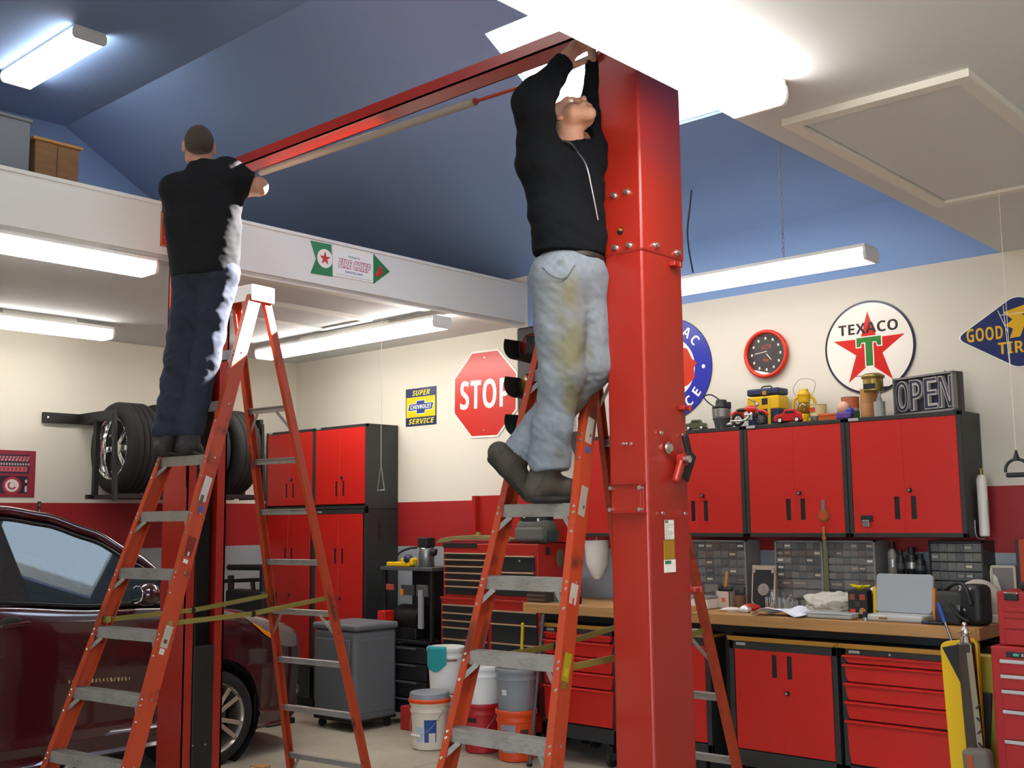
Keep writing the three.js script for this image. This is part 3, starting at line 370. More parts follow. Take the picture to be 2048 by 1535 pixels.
{ // clock like a rev counter
  const c = onZ(1535, 708, ZW), R = 0.178, t = thing('wall_clock', 'round wall clock with red rim and black dial above the lantern', 'clock', [c.x, c.y, ZW]);
  obj('rim', new THREE.TorusGeometry(R - 0.014, 0.016, 12, 48).scale(1, 1, 1.4).translate(0, 0, 0.022), std(0xd6301c, 0.3), t);
  obj('case', mv(cy(R - 0.012, R - 0.012, 0.02, 0, 0, 0, 40), 0, 0, 0.01, PI / 2), M.black, t);
  const tex = canvasTex(512, 512, (g, w) => { g.fillStyle = '#2b2523'; g.fillRect(0, 0, w, w); g.fillStyle = '#efe9dc'; for (let i = 0; i < 12; i++) { const a = -PI / 2 + i * PI / 6; g.beginPath(); g.ellipse(256 + Math.cos(a) * 190, 256 + Math.sin(a) * 190, 13, 17, 0, 0, 7); g.fill(); } g.fillStyle = '#a3261c'; g.beginPath(); g.ellipse(262, 170, 70, 26, -0.1, 0, 7); g.fill(); g.beginPath(); g.ellipse(250, 330, 40, 20, 0.1, 0, 7); g.fill(); g.fillStyle = '#2b2523'; g.beginPath(); g.ellipse(262, 170, 46, 12, -0.1, 0, 7); g.fill(); });
  obj('dial', planar(new THREE.CircleGeometry(R - 0.022, 48), 2 * R - 0.044, 2 * R - 0.044).translate(0, 0, 0.0208), face(tex, 0.5), t, true);
  obj('hands', [mv(bx(0.1, 0.005, 0.002), -0.04, 0.012, 0.026, 0, 0, 0.12), mv(bx(0.06, 0.006, 0.002), 0.022, -0.022, 0.024, 0, 0, -0.9)], M.paper, t);
  obj('glass', mv(cy(R - 0.02, R - 0.02, 0.003, 0, 0, 0, 40), 0, 0, 0.031, PI / 2), M.glass, t);
}
{ // round star sign
  const c = onZ(1739, 694, ZW), R = 0.322, t = thing('gasoline_sign', 'large round white TEXACO sign with red star above the wall cabinets', 'sign', [c.x, c.y, ZW]);
  obj('plate', mv(cy(R, R, 0.008, 0, 0, 0, 64), 0, 0, 0.004, PI / 2), M.navy, t);
  const tex = canvasTex(1024, 1024, (g, w) => { g.fillStyle = '#1c1f36'; g.fillRect(0, 0, w, w); g.fillStyle = '#efe9e0'; g.beginPath(); g.arc(512, 512, 488, 0, 7); g.fill(); star(g, 512, 540, 425, '#cf2018', -PI / 2, 0.37); fitText(g, 'TEXACO', 512, 300, 690, 116, 'bold 150px sans-serif', '#16181c'); const T = (k, f) => { g.fillStyle = f; g.beginPath(); [[372 - k, 400 - k], [652 + k, 400 - k], [652 + k, 500 + k], [612 - k, 500 + k], [596, 456 + k], [552 + k, 456 + k], [552 + k, 716 + k], [472 - k, 716 + k], [472 - k, 456 + k], [428, 456 + k], [412 + k, 500 + k], [372 - k, 500 + k]].forEach((p, i) => g[i ? 'lineTo' : 'moveTo'](...p)); g.closePath(); g.fill(); }; T(12, '#efe9e0'); T(0, '#2c7a34'); });
  obj('print', planar(new THREE.CircleGeometry(R * 0.992, 64), 2 * R, 2 * R).translate(0, 0, 0.0088), face(tex, 0.25), t, true);
}
{ // tire sign, a wide diamond with rounded corners, running out of the frame
  const l = onZ(1909, 670, ZW), top = onZ(2030, 591, ZW), w = 0.80, h = 0.47, cx = l.x + w / 2, cyy = 2.90, t = thing('tire_sign', 'dark blue diamond GOODYEAR TIRES sign with yellow letters near the ceiling corner', 'sign', [cx, cyy, ZW]);
  const dia = (k) => { const s = new THREE.Shape(), W = w / 2 * k, H = h / 2 * k, r = 0.12; s.moveTo(-W + 0.06, -0.035); s.quadraticCurveTo(-W, 0, -W + 0.06, 0.035); s.lineTo(-r * 0.4, H - 0.022); s.quadraticCurveTo(0, H, r * 0.4, H - 0.022); s.lineTo(W - 0.06, 0.035); s.quadraticCurveTo(W, 0, W - 0.06, -0.035); s.lineTo(r * 0.4, -H + 0.022); s.quadraticCurveTo(0, -H, -r * 0.4, -H + 0.022); return s; };
  obj('plate', extr(dia(1), 0.006, 0.001), M.paper, t);
  obj('print', planar(new THREE.ShapeGeometry(dia(0.975)), w, h).translate(0, 0, 0.0078), face(canvasTex(1024, 600, (g, W, H) => { g.fillStyle = '#1d2a63'; g.fillRect(0, 0, W, H); fitText(g, 'GOOD', 245, 290, 300, 108, 'bold 140px sans-serif', '#e3b417'); fitText(g, 'YEAR', 785, 290, 300, 108, 'bold 140px sans-serif', '#e3b417'); fitText(g, 'TIRES', 512, 420, 340, 96, 'bold 130px sans-serif', '#e3b417'); g.fillStyle = '#e3b417'; g.beginPath(); [[400, 130], [560, 90], [650, 130], [540, 165], [640, 200], [560, 250], [520, 340], [440, 345], [470, 270], [410, 240], [470, 195]].forEach((p, i) => g[i ? 'lineTo' : 'moveTo'](...p)); g.closePath(); g.fill(); g.strokeStyle = '#e9e7e4'; g.lineWidth = 6; g.beginPath(); g.moveTo(360, 110); g.lineTo(430, 300); g.moveTo(405, 75); g.lineTo(425, 560); g.moveTo(375, 150); g.lineTo(600, 150); g.stroke(); }), 0.3), t, true);
}
{ // long arrow sign on the loft fascia
  const f = (px, py) => onX(px, py, LOFT + 0.002), a = f(621, 481), b = f(665, 553), t = thing('arrow_sign', 'green and white FIRE CHIEF arrow sign on the loft fascia', 'sign', [0, 0, 0]);
  const X = LOFT + 0.002, P = (px, py) => { const q = f(px, py); return [-q.z, q.y]; }, toFace = (g, d = 0) => g.rotateY(PI / 2).translate(X + d, 0, 0), m = std(0x1f7a45, 0.45);
  const sheet = (s, d) => toFace(extr(s, 0.003), d);
  obj('feather', sheet([P(621, 481), P(662, 489), P(665, 553), P(621, 546), P(632, 517)], 0), m, t);
  const zc = [P(665, 489), P(746, 508), P(746, 566), P(665, 551)];
  obj('panel', sheet(zc, 0), M.paper, t);
  obj('arrow_head', sheet([P(746, 507), P(779, 543), P(746, 568)], 0.001), m, t);
  const c0 = f(649, 517), di = obj('disc', mv(cy(0.07, 0.07, 0.003, 0, 0, 0, 32), X + 0.0045, c0.y, c0.z, 0, 0, PI / 2), M.paper, t);
  const st = new THREE.Shape(); for (let i = 0; i < 10; i++) { const aa = PI / 2 + i * PI / 5, q = i % 2 ? 0.02 : 0.052; st[i ? 'lineTo' : 'moveTo'](Math.cos(aa) * q - c0.z, Math.sin(aa) * q + c0.y); } obj('star', toFace(extr(st, 0.002), 0.0062), std(0xc8281c, 0.5), di);
  const q0 = f(672, 500), q1 = f(742, 556), tex = canvasTex(512, 300, (g, w, h) => { g.fillStyle = '#f0efea'; g.fillRect(0, 0, w, h); fitText(g, 'FIRE CHIEF', w / 2, h * 0.47, w * 0.9, h * 0.32, 'bold italic 90px sans-serif', '#f4f0ee', '#a3163c'); fitText(g, 'TEXACO', w / 2, h * 0.16, w * 0.34, h * 0.08, 'bold 40px sans-serif', '#4a5a6a'); fitText(g, 'GASOLINE', w / 2, h * 0.78, w * 0.5, h * 0.09, 'bold 40px sans-serif', '#2c3c78'); g.fillStyle = '#9a96a8'; g.fillRect(6, h - 22, w - 12, 5); });
  obj('print', new THREE.PlaneGeometry(q0.z - q1.z, 0.19).rotateY(PI / 2).translate(X + 0.0042, (f(706, 503).y + f(706, 562).y) / 2, (q0.z + q1.z) / 2), face(tex, 0.5), t, true);
  const hh = f(757, 543); obj('emblem', [mv(sp(0.035, 0, 0, 0, [0.12, 0.6, 1.2]), X + 0.006, hh.y - 0.015, hh.z, 0.5), mv(sp(0.022, 0, 0, 0, [0.15, 1, 1]), X + 0.007, hh.y + 0.02, hh.z - 0.01)], std(0xc8281c, 0.4), t);
  // small red tonnage sign
  const s0 = f(322, 422), s1 = f(350, 497), w = s0.z - s1.z + 0.04, h = s0.y - s1.y, tt = thing('capacity_sign', 'small red sign reading CAP 5 TON on the fascia behind the man in dark uniform', 'sign', [X, (s0.y + s1.y) / 2, s0.z - w / 2]);
  obj('plate', bx(0.003, h, w, 0.0015, 0, 0), std(0xb02a20, 0.5), tt);
  obj('print', new THREE.PlaneGeometry(w * 0.96, h * 0.97).rotateY(PI / 2).translate(0.0035, 0, 0), face(canvasTex(256, 400, (g, W, H) => { g.fillStyle = '#bb2f24'; g.fillRect(0, 0, W, H); g.strokeStyle = '#c89a48'; g.lineWidth = 10; g.strokeRect(5, 5, W - 10, H - 10); ['CAP', '5', 'TON'].forEach((q, i) => fitText(g, q, W / 2, 80 + i * 120, i === 1 ? 60 : 170, 62, 'bold 80px sans-serif', '#eae2d8')); }), 0.5), tt, true);
}
{ // red poster on the left wall and the small gauge below it
  const f = (px, py) => onX(px, py, LEFT + 0.002), a = f(-25, 898), b = f(68, 994), w = a.z - b.z, h = a.y - b.y, t = thing('poster', 'red and black printed tin poster on the left wall beside the tire rack', 'poster', [LEFT + 0.002, (a.y + b.y) / 2, (a.z + b.z) / 2]);
  obj('plate', bx(0.004, h, w, 0.002, 0, 0), std(0x8a1f3a, 0.5), t);
  obj('print', new THREE.PlaneGeometry(w * 0.98, h * 0.98).rotateY(PI / 2).translate(0.0045, 0, 0), face(canvasTex(400, 420, (g, W, H) => { g.fillStyle = '#8e1f36'; g.fillRect(0, 0, W, H); g.fillStyle = '#2c2430'; g.fillRect(60, 34, W - 110, 175); g.fillStyle = '#d87a86'; for (let i = 0; i < 9; i++) { g.save(); g.translate(84 + i * 30, 72); g.transform(1, 0, -0.3, 1, 0, 0); g.fillRect(0, -22, 20, 44); g.fillStyle = '#2c2430'; g.fillRect(6, -10, 8, 12); g.fillStyle = '#d87a86'; g.restore(); } g.fillStyle = '#b8a8a8'; for (let i = 0; i < 12; i++) g.fillRect(84 + i * 23, 112, 14, 20); g.fillStyle = '#c25a62'; g.fillRect(84, 144, 250, 46); g.fillStyle = '#8e1f36'; for (let i = 0; i < 7; i++) g.fillRect(96 + i * 34, 154, 14, 26); g.fillStyle = '#241c24'; g.fillRect(70, 230, W - 130, 160); g.fillStyle = '#a3243c'; g.beginPath(); g.arc(210, 318, 82, 0, 7); g.fill(); g.fillStyle = '#d8ccc8'; g.beginPath(); g.arc(210, 318, 58, 0, 7); g.fill(); g.strokeStyle = '#a3243c'; g.lineWidth = 14; g.beginPath(); g.arc(210, 318, 30, 0.4, 4.2); g.stroke(); g.fillStyle = '#e0d8d0'; for (const x of [86, 320]) { g.fillRect(x, 262, 16, 28); g.fillRect(x, 320, 16, 56); } }), 0.5), t, true);
  const c = f(78, 1016), u = thing('wall_thermometer', 'narrow dark green gauge strip on the red wall band above the van', 'thermometer', [LEFT + 0.001, c.y - 0.02, c.z]);
  obj('plate', bx(0.01, 0.16, 0.03, 0.005, 0, 0, 0.004), std(0x23301f, 0.5), u); for (const y of [0.05, 0, -0.05]) obj('mark', bx(0.003, 0.024, 0.012, 0.011, y, 0), std(0x8fa070, 0.5), u);
}
// attic hatches with pull cords
function hatch(label, x0, x1, z0, z1, y) { const t = thing('attic_hatch', label, 'hatch'), f = 0.06; obj('frame', [span(x0, x0 + f, y - 0.03, y, z0, z1), span(x1 - f, x1, y - 0.03, y, z0, z1), span(x0 + f, x1 - f, y - 0.03, y, z0, z0 - f), span(x0 + f, x1 - f, y - 0.03, y, z1 + f, z1)], M.trimWhite, t); obj('panel', span(x0 + f + 0.006, x1 - f - 0.006, y - 0.016, y - 0.004, z0 - f - 0.006, z1 + f + 0.006), M.ceilWhite, t); return t; }
hatch('white attic hatch in the flat ceiling right of the red post', -2.13, -1.36, -4.08, -5.78, CEIL);
hatch('white attic hatch in the loft soffit above the tall red cabinets', -7.6, -6.95, -4.9, -6.0, SOFFIT);
{ const z = -5.9, b = onZ(762, 930, z), y0 = SOFFIT - 0.016, t = thing('pull_cord', 'white pull cord with triangular wire handle hanging before the corner cabinets', 'pull cord', [b.x, 0, z]);
  obj('cord', bar(V(0, y0, 0), V(0, b.y, 0), 0.0022, 6), M.paper, t); const yb = onZ(762, 980, z).y, yt = b.y; obj('handle', [bar(V(0, yt, 0), V(-0.042, yb, 0), 0.004, 8), bar(V(0, yt, 0), V(0.042, yb, 0), 0.004, 8), bar(V(-0.042, yb, 0), V(0.042, yb, 0), 0.005, 8)], M.steel, t); }
{ const z = -5.7, a = onZ(2032, 905, z), t = thing('pull_cord', 'thin pull cord with dark ring handle hanging from the right ceiling hatch', 'pull cord', [a.x, 0, z]);
  obj('cord', bar(V(0, CEIL - 0.016, 0), V(0, a.y, 0), 0.0015, 6), M.paper, t); const c = onZ(2032, 932, z).y; obj('handle', [new THREE.TorusGeometry(0.055, 0.008, 10, 28, PI * 1.1).rotateZ(-0.16).translate(0, c - 0.02, 0), bx(0.11, 0.024, 0.022, 0, c - 0.042, 0, 0.01), mv(cy(0.018, 0.004, 0.05, 0, 0, 0, 10), 0, c + 0.055, 0)], std(0x2c3034, 0.35, 0.5), t); }
{ const k = Math.tan(SL), d = ray(1383, 381), q = (EAVE - EYE - k * BACK) / (d.y - k * d.z), tp = d.multiplyScalar(q).add(V(0, EYE, 0)), p = (x, y) => onZ(x, y, -6.5), t = obj('hanging_cable', tube([p(1386, 545), p(1378, 500), p(1375, 460), p(1380, 410), tp], 0.006, 30, 8), M.black); tag(t, 'black cord hanging from the blue ceiling to the hung light', 'cord'); }
// ---------- things on top of the wall cabinets ----------
const font = await new FontLoader().loadAsync('fonts/droid/droid_sans_bold.typeface.json');
const YT = UY1;
function toyCar(label, px, z, L, color, turn, trim) {
  const t = thing('toy_car', label, 'toy car', [onZ(px, 840, z).x, YT, z], turn), k = L / 0.2, s = (p) => shape(p.map(([x, y]) => [x * k, y * k]));
  obj('body', [extr(s([[-0.1, 0.018], [-0.1, 0.045], [-0.085, 0.055], [-0.04, 0.06], [-0.025, 0.088], [0.045, 0.088], [0.062, 0.06], [0.095, 0.054], [0.1, 0.03], [0.1, 0.018]]), 0.066 * k, 0.006 * k, 2).translate(0, 0, -0.033 * k)], color, t);
  obj('windows', [bx(0.066 * k, 0.018 * k, 0.081 * k, 0.009 * k, 0.074 * k, 0, 0.004 * k)], M.black, t);
  for (const x of [-0.06, 0.06]) for (const q of [-1, 1]) { const w = obj('wheel', mv(cy(0.02 * k, 0.02 * k, 0.016 * k, 0, 0, 0, 18), x * k, 0.02 * k, q * 0.036 * k, PI / 2), M.rubber, t); obj('hubcap', mv(cy(0.013 * k, 0.012 * k, 0.004 * k, 0, 0, 0, 14), x * k, 0.02 * k, q * 0.0455 * k, PI / 2), M.white, w); }
  obj('bumper', [bx(0.006 * k, 0.01 * k, 0.075 * k, -0.107 * k, 0.03 * k, 0), bx(0.006 * k, 0.01 * k, 0.075 * k, 0.107 * k, 0.03 * k, 0)], trim, t);
}
toyCar('small dark green toy car on the wall cabinet next to the red post', 1391, -6.92, 0.16, std(0x4b5230, 0.4), 0.35, M.chrome);
toyCar('red toy pickup car in front of the yellow lantern', 1581, -6.905, 0.2, std(0xc01c22, 0.3), 0.12, M.chrome);
{ const x = onZ(1444, 850, -6.95).x, t = thing('fuel_pump', 'black and grey electric pump with looped cables on the wall cabinet', 'pump', [x, YT, -6.95]);
  obj('body', lathe([[0, 0], [0.045, 0], [0.05, 0.012], [0.056, 0.05], [0.066, 0.07], [0.066, 0.078], [0.062, 0.085]]), M.darkGrey, t); obj('winding', [cy(0.064, 0.064, 0.06, 0, 0.115, 0, 20), ...Array.from({ length: 12 }, (_, i) => mv(bx(0.012, 0.055, 0.006), 0.066 * Math.sin(i * PI / 6), 0.115, 0.066 * Math.cos(i * PI / 6), 0, i * PI / 6))], M.steel, t);
  obj('cap', [lathe([[0, 0.145], [0.066, 0.145], [0.066, 0.16], [0.042, 0.168], [0.04, 0.2], [0.034, 0.21], [0, 0.212]]), bx(0.03, 0.05, 0.03, 0.06, 0.165, 0, 0.006)], M.black, t);
  obj('cable', [tube([[-0.05, 0.16, 0.01], [-0.1, 0.2, 0.02], [-0.13, 0.235, 0.02], [-0.12, 0.25, 0.02], [-0.07, 0.25, 0.01], [0, 0.2, 0]], 0.005, 30, 8)], M.black, t); obj('foot', [bx(0.05, 0.012, 0.09, 0, 0.006, 0, 0.004), mv(sp(0.02, 0.085, 0.022, 0.03, [1.6, 0.9, 1]), 0, 0, 0)], M.steel, t); }
{ const x = onZ(1499, 850, -6.9).x, t = thing('toy_motorcycle', 'red and black model motorcycle in front of the blue and yellow cooler', 'toy motorcycle', [x, YT, -6.9], 0.15);
  for (const q of [-0.085, 0.085]) { const w = obj('wheel', new THREE.TorusGeometry(0.038, 0.011, 10, 28).translate(q, 0.049, 0), M.rubber, t); obj('spokes', [0, 1, 2, 3].map((i) => mv(bx(0.07, 0.004, 0.004), q, 0.049, 0, 0, 0, i * PI / 4)), M.chrome, w); }
  obj('tank', mv(sp(0.034, 0, 0, 0, [1.5, 0.8, 0.7]), 0.01, 0.118, 0), std(0xd02a18, 0.25), t); obj('fender', [new THREE.TorusGeometry(0.054, 0.012, 8, 18, PI * 0.75).rotateZ(0.3).translate(-0.085, 0.05, 0), new THREE.TorusGeometry(0.054, 0.012, 8, 18, PI * 0.6).rotateZ(0.4).translate(0.085, 0.05, 0)], std(0xd02a18, 0.25), t);
  obj('engine', [bx(0.06, 0.05, 0.04, 0, 0.062, 0, 0.008), mv(cy(0.016, 0.018, 0.05, 0, 0, 0, 12), 0.014, 0.095, 0, 0, 0, 0.3), mv(cy(0.016, 0.018, 0.05, 0, 0, 0, 12), -0.014, 0.095, 0, 0, 0, -0.3), tube([[0.01, 0.07, 0.026], [-0.03, 0.04, 0.03], [-0.12, 0.04, 0.03]], 0.007, 16, 8)], M.chrome, t);
  obj('seat', mv(sp(0.03, 0, 0, 0, [1.6, 0.5, 0.8]), -0.05, 0.115, 0), M.black, t); obj('fork', [bar(V(0.085, 0.05, 0.012), V(0.045, 0.165, 0.012), 0.004), bar(V(0.085, 0.05, -0.012), V(0.045, 0.165, -0.012), 0.004), tube([[0.02, 0.185, 0.05], [0.045, 0.168, 0.02], [0.045, 0.168, -0.02], [0.02, 0.185, -0.05]], 0.004, 14, 6), mv(sp(0.015, 0, 0, 0), 0.062, 0.15, 0)], M.chrome, t); }
{ const a = onZ(1497, 845, -7.0), b = onZ(1560, 845, -7.0), w = b.x - a.x, t = thing('cooler_box', 'navy and yellow vintage cooler box behind the model motorcycle', 'cooler', [(a.x + b.x) / 2, YT, -7.085]);
  obj('body', bx(w, 0.2, 0.15, 0, 0.1, 0.02, 0.012), M.navy, t); obj('band', bx(w + 0.004, 0.1, 0.154, 0, 0.165, 0.02, 0.012), M.yellow, t); obj('lid', bx(w + 0.004, 0.05, 0.154, 0, 0.245, 0.02, 0.014), M.navy, t); obj('latch', bx(0.03, 0.03, 0.012, 0.02, 0.235, 0.1, 0.003), M.edgeGold, t);
  obj('handle', tube([[-0.06, 0.268, 0], [-0.05, 0.29, 0], [0, 0.294, 0], [0.02, 0.29, 0], [0.03, 0.268, 0]], 0.005, 20, 8), M.black, t); obj('leg_strip', bx(0.022, 0.2, 0.006, 0.05, 0.1, 0.097), M.yellow, t); obj('emblem', bx(0.05, 0.045, 0.004, 0.02, 0.175, 0.098, 0.004), M.black, t); }
{ const x = onZ(1599, 838, -7.0).x, t = thing('oil_lantern', 'yellow hurricane oil lantern with amber globe on the wall cabinet', 'lantern', [x, YT, -7.08], 0.3);
  obj('tank', lathe([[0, 0], [0.058, 0], [0.062, 0.012], [0.056, 0.035], [0.03, 0.045], [0, 0.046]]), M.yellow, t); obj('globe', lathe([[0.032, 0.046], [0.048, 0.075], [0.052, 0.105], [0.045, 0.135], [0.03, 0.155]]), phys(0xb48a18, 0.1, { transmission: 0.6, thickness: 0 }), t);
  obj('chimney', lathe([[0.036, 0.15], [0.042, 0.165], [0.04, 0.2], [0.048, 0.205], [0.042, 0.222], [0.03, 0.235], [0.034, 0.242], [0.03, 0.246], [0, 0.246]]), M.yellow, t);
  for (const s of [-1, 1]) obj('side_tube', tube([[s * 0.05, 0.03, 0], [s * 0.075, 0.04, 0], [s * 0.078, 0.11, 0], [s * 0.066, 0.175, 0], [s * 0.036, 0.195, 0]], 0.01, 24, 8), M.yellow, t); obj('bail', tube([[-0.05, 0.19, 0], [-0.07, 0.25, 0.01], [-0.02, 0.315, 0.02], [0.07, 0.305, 0.02], [0.08, 0.26, 0.01], [0.05, 0.19, 0]], 0.0022, 30, 6), M.steel, t); }
function can(label, px, py, z, r, h, bands, name = 'tin_can') { const p = onZ(px, py, z), t = thing(name, label, 'can', [p.x, YT, z]); obj('shell', [cy(r, r, h, 0, h / 2, 0, 28), new THREE.TorusGeometry(r, 0.003, 6, 28).rotateX(PI / 2).translate(0, h, 0), new THREE.TorusGeometry(r, 0.003, 6, 28).rotateX(PI / 2).translate(0, 0.003, 0)], bands[0], t); bands.slice(1).forEach(([m, y0, y1]) => obj('label_band', cy(r + 0.001, r + 0.001, y1 - y0, 0, (y0 + y1) / 2, 0, 28, true), m, t)); return t; }
{ const t = can('cream tin can with a red mark beside the yellow lantern', 1637, 828, -7.0, 0.056, 0.12, [std(0xc9bf8e, 0.5)]); obj('red_mark', mv(bx(0.04, 0.03, 0.004), -0.016, 0.085, 0.0545, 0, -0.25), std(0xc8321e, 0.5), t); }
can('green and orange tin can behind the round figurine', 1702, 838, -7.02, 0.058, 0.155, [std(0xb9b096, 0.5), [std(0xb8603c, 0.5), 0.08, 0.15], [std(0x2e6a2c, 0.5), 0.0, 0.06]]);
{ const t = thing('glass_cup', 'small clear glass next to the red toy pickup', 'glass', [onZ(1629, 840, -6.93).x, YT, -6.93]); obj('wall', lathe([[0, 0.003], [0.026, 0.003], [0.03, 0.05], [0.027, 0.05], [0.024, 0.006], [0, 0.006]]), M.glass, t); obj('contents', cy(0.022, 0.025, 0.03, 0, 0.022, 0), M.grey, t);
  const u = thing('egg_cup', 'small yellow cup beside the red toy pickup', 'cup', [onZ(1611, 842, -6.9).x, YT, -6.9]); obj('bowl', lathe([[0, 0], [0.022, 0], [0.02, 0.012], [0.016, 0.016], [0.024, 0.03], [0.026, 0.055], [0.023, 0.055], [0.02, 0.03], [0, 0.026]]), M.yellow, u);
  const o = thing('cigar_box', 'flat orange box on the wall cabinet', 'box', [onZ(1659, 836, -6.95).x, YT, -6.95], 0.05); obj('body', bx(0.13, 0.03, 0.07, 0, 0.018, 0, 0.003), std(0xb8521a, 0.5), o); obj('lid', bx(0.134, 0.016, 0.074, 0, 0.041, 0, 0.003), std(0xcc5c1c, 0.5), o); obj('foot', [bx(0.02, 0.006, 0.06, -0.05, 0.002, 0), bx(0.02, 0.006, 0.06, 0.05, 0.002, 0)], M.black, o);
  const f = thing('figurine', 'small figurine with round pale head and purple base', 'figurine', [onZ(1688, 838, -6.92).x, YT, -6.92]); obj('base', [bx(0.105, 0.05, 0.07, 0.008, 0.025, 0, 0.014)], std(0x5a3c8e, 0.5), f); obj('head', sp(0.046, 0, 0.075, 0, [1, 1, 0.9], 24), std(0xdba68e, 0.5), f); obj('cape', mv(bx(0.05, 0.06, 0.06, 0, 0, 0, 0.02), 0.045, 0.045, 0), std(0x3040a8, 0.5), f); }
{ const t = thing('mailing_tube', 'tan cardboard tube standing next to the OPEN sign', 'tube', [onZ(1740, 835, -7.03).x, YT, -7.03]); obj('shell', cy(0.056, 0.056, 0.2, 0, 0.1, 0, 32), std(0xb2814e, 0.8), t); obj('band', cy(0.057, 0.057, 0.08, 0, 0.06, 0, 32, true), std(0xc48b5c, 0.8), t);
  const u = thing('railroad_lantern', 'small brass signal lamp on a clear stand beside the OPEN sign', 'lantern', [onZ(1760, 832, -6.93).x, YT, -6.93]);
  obj('stand', [cy(0.036, 0.036, 0.1, 0, 0.05, 0, 24), cy(0.02, 0.014, 0.03, 0, 0.115, 0, 16)], std(0x9a9c98, 0.25), u); obj('post', bar(V(0.004, 0.12, 0), V(0.004, 0.2, 0), 0.007), M.steel, u);
  obj('lamp_body', [lathe([[0, 0.168], [0.06, 0.168], [0.064, 0.175], [0.064, 0.25], [0.06, 0.256], [0, 0.256]]).translate(-0.035, 0, 0)], M.brass, u); obj('window', [bx(0.08, 0.035, 0.002, -0.035, 0.2, 0.0635)], M.black, u); obj('hood', lathe([[0.064, 0.25], [0.076, 0.262], [0.074, 0.275], [0.05, 0.288], [0, 0.29]]).translate(-0.035, 0, 0), M.brass, u); obj('thumb_lever', [bx(0.05, 0.004, 0.006, -0.13, 0.28, 0), bx(0.05, 0.012, 0.012, 0.05, 0.19, 0)], M.black, u); }
{ const a = onZ(1790, 825, -6.95), b = onZ(1915, 815, -6.86), t = thing('open_sign', 'dark metal box sign with raised white letters OPEN', 'sign', [(a.x + b.x) / 2 - 0.01, YT + 0.005, -6.98], -0.30), w = 0.46, h = 0.245;
  obj('cabinet', [bx(w, h, 0.07, 0, h / 2, -0.02, 0.004)], std(0x23283a, 0.45), t); obj('frame', [bx(w, 0.012, 0.1, 0, 0.006, 0), bx(w, 0.012, 0.1, 0, h - 0.006, 0), bx(0.012, h, 0.1, -w / 2 + 0.006, h / 2, 0), bx(0.012, h, 0.1, w / 2 - 0.006, h / 2, 0)], std(0x8d8a8a, 0.4, 0.4), t);
  [...'OPEN'].forEach((ch, i) => { const mk = (dz, off) => { const g = new TextGeometry(ch, { font, size: 0.2, depth: dz, curveSegments: 8, bevelEnabled: off < 0, bevelThickness: 0.0002, bevelSize: 0, bevelOffset: off, bevelSegments: 1 }); g.computeBoundingBox(); const bb = g.boundingBox; return g.translate(-(bb.min.x + bb.max.x) / 2, -(bb.min.y + bb.max.y) / 2, 0).scale((0.1 + 1.0 * off) / (bb.max.x - bb.min.x), (0.2 + 1.2 * off) / (bb.max.y - bb.min.y), 1); }; const l = obj('letter', mk(0.03, 0).translate(-0.165 + i * 0.11, h / 2, 0.012), std(0xb6b0ae, 0.4), t); obj('letter_fill', mk(0.002, -0.011).translate(-0.165 + i * 0.11, h / 2, 0.0425), std(0x1c2340, 0.4), l); });
  obj('hanger', mv(cy(0.006, 0.006, 0.012, 0, 0, 0, 8), 0.14, h + 0.006, 0), M.black, t); }
// things fixed to the cabinet doors and side
{ const p = onZ(1648, 1031, ZU), t = thing('reflector_badge', 'round orange reflector badge on a red cabinet door', 'badge', [p.x, p.y, ZU]); obj('disc', mv(cy(0.04, 0.037, 0.008, 0, 0, 0, 28), 0, 0, 0.005, PI / 2), M.brass, t); obj('lens', mv(cy(0.03, 0.028, 0.006, 0, 0, 0, 28), 0, 0, 0.011, PI / 2), std(0xb8502c, 0.3), t); obj('tab', bx(0.026, 0.07, 0.004, -0.002, 0.068, 0.003, 0.002), M.steel, t);
  const q = onZ(1648, 1062, ZU + 0.01), r = onZ(1650, 1205, ZU + 0.01), s = thing('tow_strap', 'thin olive strap hanging from the cabinet over the organizers', 'strap', [q.x, 0, ZU + 0.012]); obj('webbing', bx(0.022, q.y - r.y - 0.05, 0.003, 0, (q.y + r.y) / 2 - 0.02, 0), std(0x62643c, 0.8), s); obj('clip', [bx(0.016, 0.06, 0.008, 0, q.y - 0.0, 0, 0.003), bx(0.026, 0.014, 0.01, 0, q.y - 0.04, 0)], M.edgeGold, s);
  const o = onZ(1733, 1042, ZU), b = thing('bottle_opener', 'small black and silver bottle opener on the right cabinet door', 'bottle opener', [o.x, o.y, ZU]); obj('plate', bx(0.08, 0.042, 0.006, 0.003, 0.018, 0.004, 0.002), M.black, b); obj('cap_catch', [bx(0.046, 0.034, 0.012, 0, -0.018, 0.008, 0.005), bx(0.05, 0.012, 0.018, 0, 0.002, 0.011, 0.003)], M.steel, b); }
{ const x = UX[4] + 0.045, p = onX(1968, 1010, x), t = thing('gas_bottle', 'white slim gas bottle hung on the cabinet side at the row end', 'gas bottle', [x, p.y, -7.02]); const h = 0.19; obj('bottle', lathe([[0, -h], [0.026, -h], [0.03, -h + 0.01], [0.03, h - 0.03], [0.02, h - 0.005], [0, h]]), M.white, t); obj('valve', [cy(0.008, 0.008, 0.03, 0, h + 0.012, 0, 10), bx(0.026, 0.014, 0.012, 0, h + 0.032, 0, 0.003)], M.brass, t); obj('label_strip', bx(0.004, 0.1, 0.02, 0.0285, -0.02, 0), std(0x9fb08c, 0.6), t); obj('bracket', tube([[-0.044, -h + 0.1, 0.03], [-0.044, -h + 0.02, 0.03], [-0.03, -h - 0.012, 0.02], [0.0, -h - 0.012, 0]], 0.004, 18, 8), M.steel, t); }

